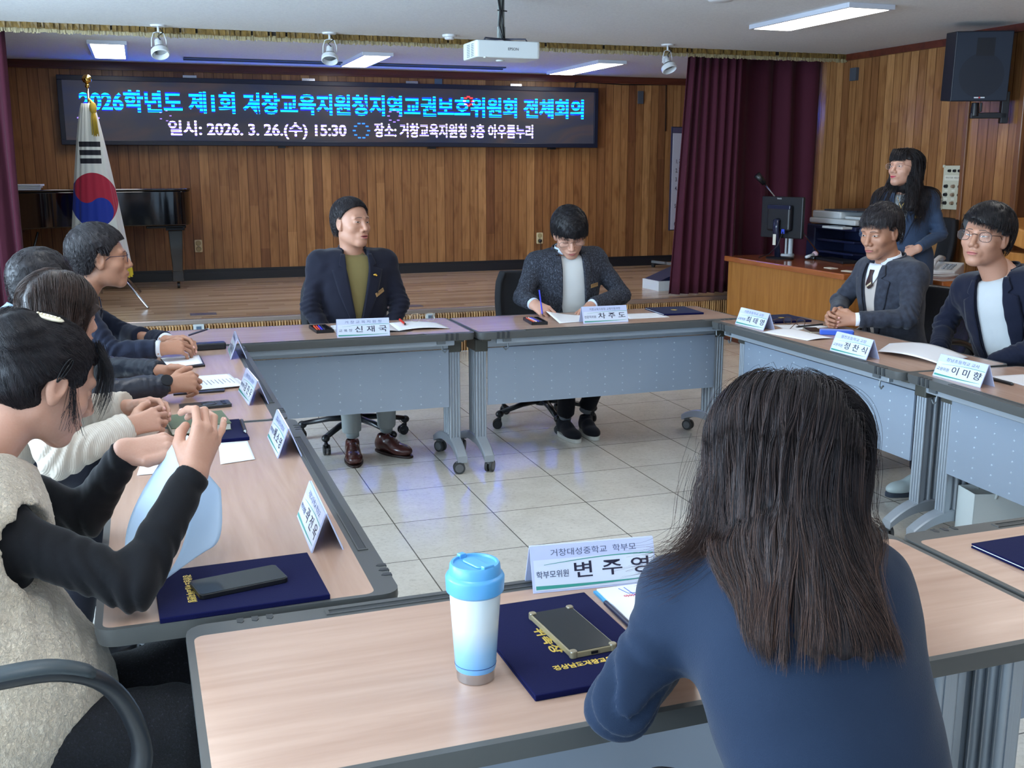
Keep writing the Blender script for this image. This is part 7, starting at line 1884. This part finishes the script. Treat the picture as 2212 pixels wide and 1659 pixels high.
# ---- W: standing woman
def person_W():
    p = Person('standing woman with glasses and long wavy hair, slate suit and white top, behind the desk', (4.90, 5.95))
    p.rig((4.90, 5.96, .90), (4.85, 5.93, 1.355), 218, shw=.150, bulk=.95, depth=.92)
    p.el = {'R': V3(4.68, 6.10, 1.06), 'L': V3(5.02, 5.77, 1.07)}; p.wr = {'R': V3(4.66, 5.90, .95), 'L': V3(4.80, 5.72, .98)}
    M = rotm(192, -6, 0)
    o = dict(scale=1.02, eyeh=.0028, smile=1.1, lipm=lip2_m, jaw=.92, browt=.002)
    p.head((4.80, 5.91, 1.500), M, o, sk3, p.neck + V3(0, 0, -.05), h=.003)
    p.glasses(mat('rose_gold', (190, 150, 140), .3, .7), lh=.040, lw=.046, r=.0009, shape=2.1)
    jm = cloth('slate_suit', (58, 74, 100), weave=600, wb=.2)
    p.garment('blazer', jm, .018, 121, .0066, -.12, .003, elbow=.007, ru=.049, re=.043, rw=.036, vee=(.050, .12, 0, 0), skirt=.02)
    p.inner('white_top', cloth('white_jersey', (212, 218, 222)), top=.0, front=.02); p.suit_front(jm, None, .12, .050, lapw=.058)
    p.collar(jm, .066, -.026, .030, 'collar', gap=55, flare=.014, back=.016)
    p.badge(-.090, .300, -4, mat('gold_badge', (214, 180, 96), .35, .4))
    MB().tube([tuple(p.fromT((-.03, .118, .43)) - p.o), tuple(p.fromT((-.012, .130, .385)) - p.o), tuple(p.fromT((0, .134, .365)) - p.o), tuple(p.fromT((.012, .130, .385)) - p.o), tuple(p.fromT((.03, .118, .43)) - p.o)], .0012, 6).ball(tuple(p.fromT((0, .136, .358)) - p.o), .005, 6).build('necklace', gold_m, p.root, smooth=True)
    p.hand('L', p.wr['L'], V3(-.3, .75, -.35), V3(-.8, -.3, .4), 'clasp', p.el['L'], dict(hs=.92), h=.003)
    p.hand('R', p.wr['R'], V3(.3, -.75, -.35), V3(-.8, -.2, .4), 'clasp', p.el['R'], dict(hs=.92), h=.003)
    p.core(); p.fin()
    def f(P):
        d = smin(s_caps(P, (4.91, 5.96, .91), (4.91, 5.96, .52), .165, .19), s_caps(P, (4.91, 5.96, .88), (4.90, 5.96, .75), .17, .18), .05); d = smax(d, .50 - P[:, 2], .004); return d - foldnoise(P * np.array([1, 1, .2], F32), 3, .1, .006)
    V, Q = nets(f, (4.65, 5.68, .46), (5.18, 6.24, 1.10), .010); np_mesh('skirt', V, Q, [jm], p.root, p.o)
    for sx in (-1, 1):
        MB().cyl((sx * .07, .0, .09), (sx * .08, 0, .52), .042, .058, 16).build('lower_leg', mat('dark_tights', (40, 36, 40), .6), p.root, smooth=True)
        p.shoe(V3(4.90 + sx * .07, 5.95, .1), V3(-.7, -.7, 0), {})
    g = p.full; hc = p.hc
    def vol(P):
        q = ((P - hc.astype(F32)) @ p.hM.astype(F32))
        d = s_ell(q, (0, -.016, .034), (.092, .108, .096)); d = smin(d, s_ell(q, (0, -.03, -.06), (.092, .075, .11)), .04)
        d = smax(d, q[:, 1] - np.where(q[:, 2] > .048, .075, np.where(np.abs(q[:, 0]) > .05, .030, .03)), .012)
        face = smax(q[:, 2] - .046, -(q[:, 1] - .01), .01); d = smax(d, -smax(q[:, 2] - .050, .015 - q[:, 1], .008), .008)
        for sx in (-1, 1): d = smin(d, s_caps(q, (sx * .082, -.025, -.05), (sx * .110, .020, -.25), .028, .034), .03)
        d = smin(d, s_caps(q, (0, -.075, -.06), (0, -.095, -.20), .062, .065), .03)
        return d - foldnoise(P * np.array([1, 1, .4], F32), 8, .04, .008)
    V, Q = nets(vol, hc - V3(.22, .22, .36), hc + V3(.22, .22, .16), .006)
    parts = [(V, Q, np.full(len(V), .2))]
    sdf = lambda P: smin(vol(P) + .004, g(P), .01)
    kp = lambda q: (q[:, 1] < .03)
    parts.append(long_strands(p, sdf, 2600, 211, (0, -.04, .11), .0, .42, 26, .0009, .012, (.3, .25), keep=kp, jit=.10, wave=.6, tipcol=.25))
    # bangs
    rs = np.random.RandomState(8); n = 420; r0 = np.stack([rs.uniform(-.055, .055, n), .045 + .02 * rs.rand(n), .118 - .006 * rs.rand(n)], 1)
    S = []
    for i in range(n):
        x = r0[i, 0]; t = np.linspace(0, 1, 10)[:, None]; e = np.array([x * 1.15, .090 - 6 * x * x * 1.0 * .9, .036 + .012 * rs.rand()]); m = np.array([x * 1.05, .088 - 4 * x * x, .095])
        S.append((1 - t) ** 2 * r0[i] + 2 * t * (1 - t) * m + t * t * e + rs.randn(3) * .002)
    S = hc + (np.array(S) * p.hk) @ p.hM.T; parts.append(ribbons(S, .0009 * np.ones((n, 10)), np.full(n, .3), np.full(n, .45)))
    p.world_hair(parts, hair_mat('hair_wavy_black', (30, 26, 30), (66, 52, 50), .5))
# ---- H: cream knit
def person_H():
    p = Person('woman in a cream ribbed knit with a blue lanyard, fingers laced over the table', (-.56, 3.16))
    p.rig((-.60, 3.14, .53), (-.340, 3.245, .975), 18, shw=.150, bulk=1.02)
    p.el = {'R': V3(-.26, 3.00, .745), 'L': V3(-.20, 3.42, .775)}; p.wr = {'R': V3(-.070, 3.10, .795), 'L': V3(-.075, 3.33, .80)}
    M = rotm(34, 12, 0)
    o = dict(scale=1.0, eyes='closed'); p.head((-.245, 3.345, 1.090), M, o, sk3, p.neck + V3(0, 0, -.05), h=.003)
    t = NT('cream_rib_knit', .9); x, y, z = t.xyz(); w = t.math('SINE', t.math('MULTIPLY', t.math('ADD', x, t.math('MULTIPLY', y, .8)), 900.0)); t.b.inputs['Base Color'].default_value = srgb(200, 190, 178); t.bump(w, .25, .002); km = t.m
    p.garment('ribbed_cardigan', km, .022, 131, .0062, -.02, .006, elbow=.010, ru=.056, re=.054, rw=.046, wl=.09)
    p.collar(km, .066, -.026, .030, 'knit_collar', gap=30, flare=.014, back=.014)
    p.hand('R', p.wr['R'], V3(.80, .52, .10), V3(.25, -.80, .55), [(24, 40, 20), (28, 44, 22), (32, 46, 24), (36, 46, 24)], p.el['R'], dict(hs=.93, spread=[10, 3, -5, -14]))
    p.hand('L', p.wr['L'], V3(.82, -.45, .18), V3(.15, .60, .75), [(18, 34, 18), (22, 38, 20), (26, 40, 22), (30, 42, 24)], p.el['L'], dict(hs=.93, spread=[10, 3, -5, -14]))
    ax = nrm(p.wr['R'] - p.el['R']); c = p.wr['R'] - ax * .02; MB().cyl(tuple(c - ax * .005 - p.o), tuple(c + ax * .005 - p.o), .030, .030, 24).build('wristwatch_strap', black_m, p.root, smooth=True)
    d = c + nrm(V3(.25, -.80, .55)) * .028 - p.o; MB().cyl(tuple(d), tuple(d + nrm(V3(.25, -.80, .55)) * .006), .011, .010, 20).build('wristwatch', gold_m, p.root, auto=40)
    MB().tube([tuple(p.fromT((-.055, .06, .44)) - p.o), tuple(p.fromT((-.05, .132, .38)) - p.o), tuple(p.fromT((-.025, .150, .25)) - p.o), tuple(p.fromT((-.0, .150, .12)) - p.o)], .0045, 6, flat=(1.6, .4)).build('lanyard', mat('lanyard_blue', (84, 80, 180), .6), p.root, smooth=True)
    p.core(); p.fin()
    p.legs(cloth('dark_trousers', (28, 30, 40)), {'R': V3(-.22, 3.04, .50), 'L': V3(-.22, 3.28, .50)}, {'R': V3(-.28, 3.04, .13), 'L': V3(-.28, 3.28, .13)}, h=.014)
    g = p.full; hc = p.hc
    def vol(P):
        q = ((P - hc.astype(F32)) @ p.hM.astype(F32))
        d = s_ell(q, (0, -.016, .034), (.092, .108, .096)); d = smin(d, s_ell(q, (0, -.035, -.05), (.088, .075, .10)), .04)
        d = smax(d, -smax(q[:, 2] - .055, .020 - q[:, 1], .008), .008); d = smax(d, -s_ell(q, (.095, .010, -.015), (.035, .030, .035)), .006)
        d = smax(d, -.135 - q[:, 2], .01)
        return d - foldnoise(P * np.array([1, 1, .3], F32), 8, .035, .004)
    V, Q = nets(vol, hc - V3(.16, .16, .2), hc + V3(.16, .16, .16), .005)
    parts = [(V, Q, np.full(len(V), .3))]
    sdf = lambda P: smin(vol(P) + .004, g(P), .01)
    parts.append(long_strands(p, sdf, 5200, 231, (0, -.04, .11), .012, .26, 22, .0006, .010, (.45, .25), keep=lambda q: (q[:, 1] < .055), jit=.06, wave=.2, tipcol=.15, hi=(.10, .09, .14)))
    p.world_hair(parts, hair_mat('hair_umber', (44, 35, 34), (92, 68, 58), .45))
# ---- I: fleece vest, black sleeves
def person_I():
    p = Person('woman in a beige fleece vest over a black top, folding a printed paper', (-.42, 1.98))
    p.rig((-.345, 1.96, .50), (-.375, 2.135, .960), 14, shw=.150, bulk=1.05, depth=1.05, shdrop=.045, rsh=(-.300, 1.985, .890), lsh=(-.33, 2.29, .890))
    p.el = {'R': V3(-.060, 1.915, .778), 'L': V3(-.16, 2.37, .775)}; p.wr = {'R': V3(.060, 2.045, .942), 'L': V3(-.065, 2.315, .925)}
    M = rotm(26, 27, 0)
    o = dict(scale=1.0, eyes='closed', browt=.002); p.head((-.205, 2.225, 1.105), M, o, sk3, p.neck + V3(0, 0, -.04), h=.0022)
    bm = cloth('black_jersey', (22, 23, 27), weave=600, wb=.15)
    p.garment('black_top', bm, .009, 141, .0045, -.02, .0018, elbow=.0075, ru=.050, re=.046, rw=.034, cut=-.005, cutn=.055, wl=.06)
    t = NT('fleece', .95); n1 = t.noise(t.scale(None, 1, 1, .6), 150, 4, 1.2, .6); n2 = t.noise(None, 22, 3, .5)
    t.col(t.mix(.5, t.ramp(n1, [(.3, srgb(176, 156, 132)), (.55, srgb(226, 208, 184)), (.75, srgb(242, 228, 208))]), t.ramp(n2, [(.3, srgb(204, 186, 162)), (.7, srgb(238, 224, 204))]))); t.bump(n1, 1.0, .012); t.b.inputs['Sheen Weight'].default_value = .5
    fm = t.m
    bt = p.gf; vt = lambda P: p.torso_sdf(P)
    shR, shL = p.sh['R'].astype(F32), p.sh['L'].astype(F32)
    def vest(P):
        q = p.toT(P); t_ = p.torso_sdf(P) - .036
        t_ = smin(t_, s_ell(q, (0, .040, .06), (.215, .205, .20)), .06)
        for sh, e in ((shR, p.el['R']), (shL, p.el['L'])):
            ax = nrm(e - sh); t_ = smax(t_, -s_caps(P, sh + V3(0, 0, -.005), sh + ax * .16, .064, .080), .012)
        t_ = smax(t_, -s_caps(q, (0, .05, p.L - .03), (0, -.0, p.L + .2), .055, .08), .01); t_ = smax(t_, q[:, 2] - p.L - .015, .02)
        t_ = smax(t_, .40 - P[:, 2], .01)
        return t_ - foldnoise(P, 5, .012, .0028) - foldnoise(P, 6, .035, .004)
    lo, hi = p.bounds(); V, Q = nets(vest, lo - V3(.06, .05, .06), hi, .0058); np_mesh('fleece_vest', V, Q, [fm], p.root, p.o)
    t = NT('rib_collar', .9); x, y, z = t.xyz(); w = t.math('SINE', t.math('MULTIPLY', z, 700.0)); t.b.inputs['Base Color'].default_value = srgb(206, 190, 172); t.bump(w, .8, .004)
    p.collar(t.m, .080, -.012, .040, 'knit_hood_collar', gap=42, flare=.050, back=.022, th=.012)
    p.collar(bm, .060, -.020, .030, 'black_neckline', gap=0, flare=.006, back=.006, cy=.004, th=.003)
    # hands
    p.hand('R', p.wr['R'], V3(.36, .42, .82), V3(.55, -.80, .10), [(30, 58, 24), (34, 62, 26), (26, 40, 20), (14, 16, 10)], p.el['R'], dict(hs=.97, spread=[4, 0, -6, -22], thumb=[(.018, .022, -.016), (.030, .048, -.034), (.026, .074, -.046), (.016, .092, -.052)]), h=.0018)
    p.hand('L', p.wr['L'], V3(.93, -.25, .10), V3(.10, -.62, .78), [(46, 50, 26), (50, 54, 26), (52, 58, 28), (50, 54, 28)], p.el['L'], dict(hs=.97, spread=[4, 1, -3, -8], thumb=[(.020, .020, -.004), (.038, .050, .002), (.036, .082, .004), (.030, .108, .0)]), h=.0018)
    p.core(); p.fin()
    # thighs in a dark tweed skirt
    t = NT('dark_tweed', .9); n1 = t.noise(None, 240, 3, .5, .7); t.col(t.ramp(n1, [(.45, srgb(12, 13, 19)), (.64, srgb(24, 27, 36)), (.78, srgb(84, 90, 100))])); t.bump(n1, .6, .005)
    p.legs(t.m, {'R': V3(.0, 1.90, .50), 'L': V3(.0, 2.12, .50)}, {'R': V3(-.06, 1.86, .13), 'L': V3(-.04, 2.10, .13)}, rt=.088, rk=.068, ra=.06, h=.008, name='trousers')
    g = p.full; hc = p.hc
    def vol(P):
        q = ((P - hc.astype(F32)) @ p.hM.astype(F32))
        d = s_ell(q, (0, -.020, .036), (.088, .106, .092)); d = smin(d, s_ell(q, (0, -.04, -.02), (.075, .070, .06)), .03)
        d = smin(d, s_ell(q, (0, -.095, .060), (.070, .045, .050)), .03)       # tied bun at the back
        d = smax(d, -smax(smax(q[:, 2] - .060, .048 - q[:, 1], .01), np.abs(q[:, 0]) - .3, .01), .01)
        for sx in (-1, 1): d = smax(d, -s_ell(q, (sx * .092, .012, -.030), (.040, .055, .042)), .006)
        d = smax(d, (-.085 + .1 * q[:, 1]) - q[:, 2], .01)
        return d - foldnoise(q, 8, .03, .0035)
    V, Q = nets(vol, hc - V3(.19, .16, .16), hc + V3(.16, .16, .17), .0042)
    parts = [(V, Q, np.full(len(V), .2))]
    rs = np.random.RandomState(77)
    # strands combed back towards the tie
    hM = p.hM.astype(F32)
    volh = lambda q: vol((hc + q @ p.hM.T).astype(F32))
    n = 9000; r = scatter_on(volh, n, (-.10, -.14, -.09), (.10, .085, .13), 78)
    tie = np.array([0, -.105, .075], F32)
    def flow(q, u):
        d = tie - q; d /= np.linalg.norm(d, axis=1, keepdims=True) + 1e-6
        up = np.where(q[:, 1] > .03, 1.0, 0.0)[:, None] * np.array([0, -.4, .8], F32)
        return d + up
    L = .075 * (.5 + rs.rand(n)); S = comb(volh, r, flow, 12, (L / 12).astype(F32), .0012, .0006, 79, .10)
    t0 = rs.rand(n) * .5 + .1; a = ribbons(S, .00045 * (1 - .7 * np.linspace(0, 1, 13) ** 2)[None] * np.ones((n, 1)), t0, t0 + .1)
    parts.append((hc + a[0] @ p.hM.T, a[1], a[2]))
    # loose bangs and wisps hanging forward past the temple
    n = 520; S = []
    for i in range(n):
        sx = 1 if rs.rand() < .6 else -1
        x0 = sx * rs.uniform(.0, .062); z0 = .105 - 6 * x0 * x0; b = np.array([x0, .070 - 3 * x0 * x0, z0]); L_ = rs.uniform(.4, 1.0)
        m = np.array([x0 * 1.2 + sx * .008, .108, .055]); e = np.array([x0 * 1.15 + sx * .016, .100, -.015 - .02 * rs.rand()]); t = (np.linspace(0, 1, 14) * L_)[:, None]
        S.append((1 - t) ** 2 * b + 2 * t * (1 - t) * m + t * t * e + rs.randn(3) * .0035)
    for i in range(90):
        sx = 1 if rs.rand() < .7 else -1; b = np.array([sx * .075, .02, .02]); m = np.array([sx * (.085 + .01 * rs.rand()), .035 + .01 * rs.randn(), -.04]); e = np.array([sx * .075, .055 + .02 * rs.randn(), -.085]); t = (np.linspace(0, 1, 14) * rs.uniform(.5, 1))[:, None]
        S.append((1 - t) ** 2 * b + 2 * t * (1 - t) * m + t * t * e + rs.randn(3) * .003)
    S = np.array(S); a = ribbons(S, .0003 * np.ones(S.shape[:2]), np.full(len(S), .3), np.full(len(S), .4)); parts.append((hc + a[0] @ p.hM.T, a[1], a[2]))
    p.world_hair(parts, hair_mat('hair_tied_black', (28, 26, 32), (62, 52, 52), .42))
    # hair clips
    Mh = p.Hm()
    def on(qx, qy, qz):
        d = nrm(V3(qx, qy, qz) - V3(0, -.02, .03)); ts = np.linspace(.2, .05, 80); P = (V3(0, -.02, .03)[None] + ts[:, None] * d[None]).astype(F32); D = volh(P); k = int(np.argmax(D < .003)); return P[k], d
    c, d = on(.040, -.055, .115)
    z_ = d; x_ = nrm(np.cross(V3(.35, 1, -.3), z_)); y_ = np.cross(z_, x_); A = np.eye(4); A[:3, 0] = x_; A[:3, 1] = y_; A[:3, 2] = z_; A[:3, 3] = c
    b = MB(); b.ball((0, 0, 0), (.010, .030, .0045), 8, 0, Mh @ Matrix(A.tolist()))
    cl = b.build('pearl_clip', mat('pearl_cream', (224, 214, 190), .25, .2), p.root, smooth=True)
    b = MB()
    for k in range(7): b.ball((0, -.020 + k * .0066, .0042), (.0028, .0028, .0022), 5, 0, Mh @ Matrix(A.tolist()))
    b.build('clip_beads', mat('clip_gold_bead', (236, 226, 196), .15, .5), cl, smooth=True)
    c, d = on(.085, -.010, .030); z_ = d; y_ = nrm(V3(.1, .25, 1) - z_ * (V3(.1, .25, 1) @ z_)); x_ = np.cross(y_, z_); A = np.eye(4); A[:3, 0] = x_; A[:3, 1] = y_; A[:3, 2] = z_; A[:3, 3] = c
    b = MB(); P = [(.0065 * math.sin(a) * (1 - .35 * math.cos(a)), -.026 * math.cos(a), .0) for a in np.linspace(0, 2 * math.pi, 28, endpoint=False)]; b.tube(P, .0014, 6, 0, Mh @ Matrix(A.tolist()), closed=True).tube([(0, -.025, .001), (0, .024, .001)], .0012, 6, 0, Mh @ Matrix(A.tolist()))
    b.build('snap_clip', mat('clip_black', (30, 32, 36), .25, .5), p.root, smooth=True)
    # held paper: a folded sheet hanging from the hands in a curve
    pm = mat('pale_blue_print', (186, 212, 240), .5)
    o = thing('held_paper', 'printed paper held and folded by the woman in the fleece vest', 'paper', (.02, 2.17, .75))
    def sh(A, B, C, D, bulge, nm, m):
        g_ = []
        for i in range(15):
            u = i / 14; row = []
            for j in range(9):
                v = j / 8; P_ = (V3(*A) * (1 - v) + V3(*B) * v) * (1 - u) + (V3(*D) * (1 - v) + V3(*C) * v) * u
                P_ = P_ + V3(*bulge) * math.sin(math.pi * u); row.append(tuple(P_ - V3(.02, 2.17, .75)))
            g_.append(row)
        return MB().grid(g_).build(nm, m, o, smooth=True, solid=.0008)
    sh((.035, 2.265, .955), (.050, 2.165, .935), (-.035, 1.985, .760), (-.080, 2.16, .745), (-.035, .03, -.03), 'inner_leaf', pm)
    sh((.065, 2.165, .940), (.112, 2.120, .880), (.072, 2.060, .775), (-.010, 2.000, .745), (.012, -.01, -.03), 'outer_leaf', pm)
    sh((.020, 2.275, .915), (.058, 2.270, .960), (.070, 2.160, .955), (.030, 2.160, .905), (.0, 0, .006), 'folded_flap', mat('paper_blue_light', (204, 222, 246), .5))
    # the chair with its big armrest loop
    c = make_chair('office chair with a black armrest loop, at the lower left corner', (-.36, 1.94, 0), R(-86), arms=False, seat_h=.44, turn=R(12), bw=.9)
    P = [(-.40, 1.63, .72), (-.33, 1.62, .758), (-.245, 1.612, .772), (-.165, 1.625, .765), (-.105, 1.665, .715), (-.070, 1.70, .63), (-.062, 1.71, .55), (-.10, 1.715, .47), (-.18, 1.72, .425), (-.30, 1.72, .42), (-.40, 1.71, .46), (-.455, 1.69, .55), (-.45, 1.66, .65)]
    Q = []; n = len(P)
    for i in range(n):
        p0, p1, p2, p3 = [Vector(P[(i + q) % n]) for q in (-1, 0, 1, 2)]
        for k in range(5):
            u = k / 5; Q.append(0.5 * ((2 * p1) + (p2 - p0) * u + (2 * p0 - 5 * p1 + 4 * p2 - p3) * u ** 2 + (3 * p1 - p0 - 3 * p2 + p3) * u ** 3))
    Mi = (Matrix.Translation((-.36, 1.94, 0)) @ Matrix.Rotation(R(-86), 4, 'Z')).inverted()
    MB().tube([tuple(Mi @ q) for q in Q], .017, 12, closed=True, flat=(1.25, .85)).build('armrest', mat('armrest_black', (30, 34, 40), .35), c, smooth=True)
    MB().tube([tuple(Mi @ (q + Vector((0, -.006, .012)))) for q in Q[2:19]], .014, 10, flat=(1.5, .7)).build('armrest_pad', mat('armrest_pad', (56, 66, 72), .45), c, smooth=True)
person_J(); person_W(); person_H(); person_I()
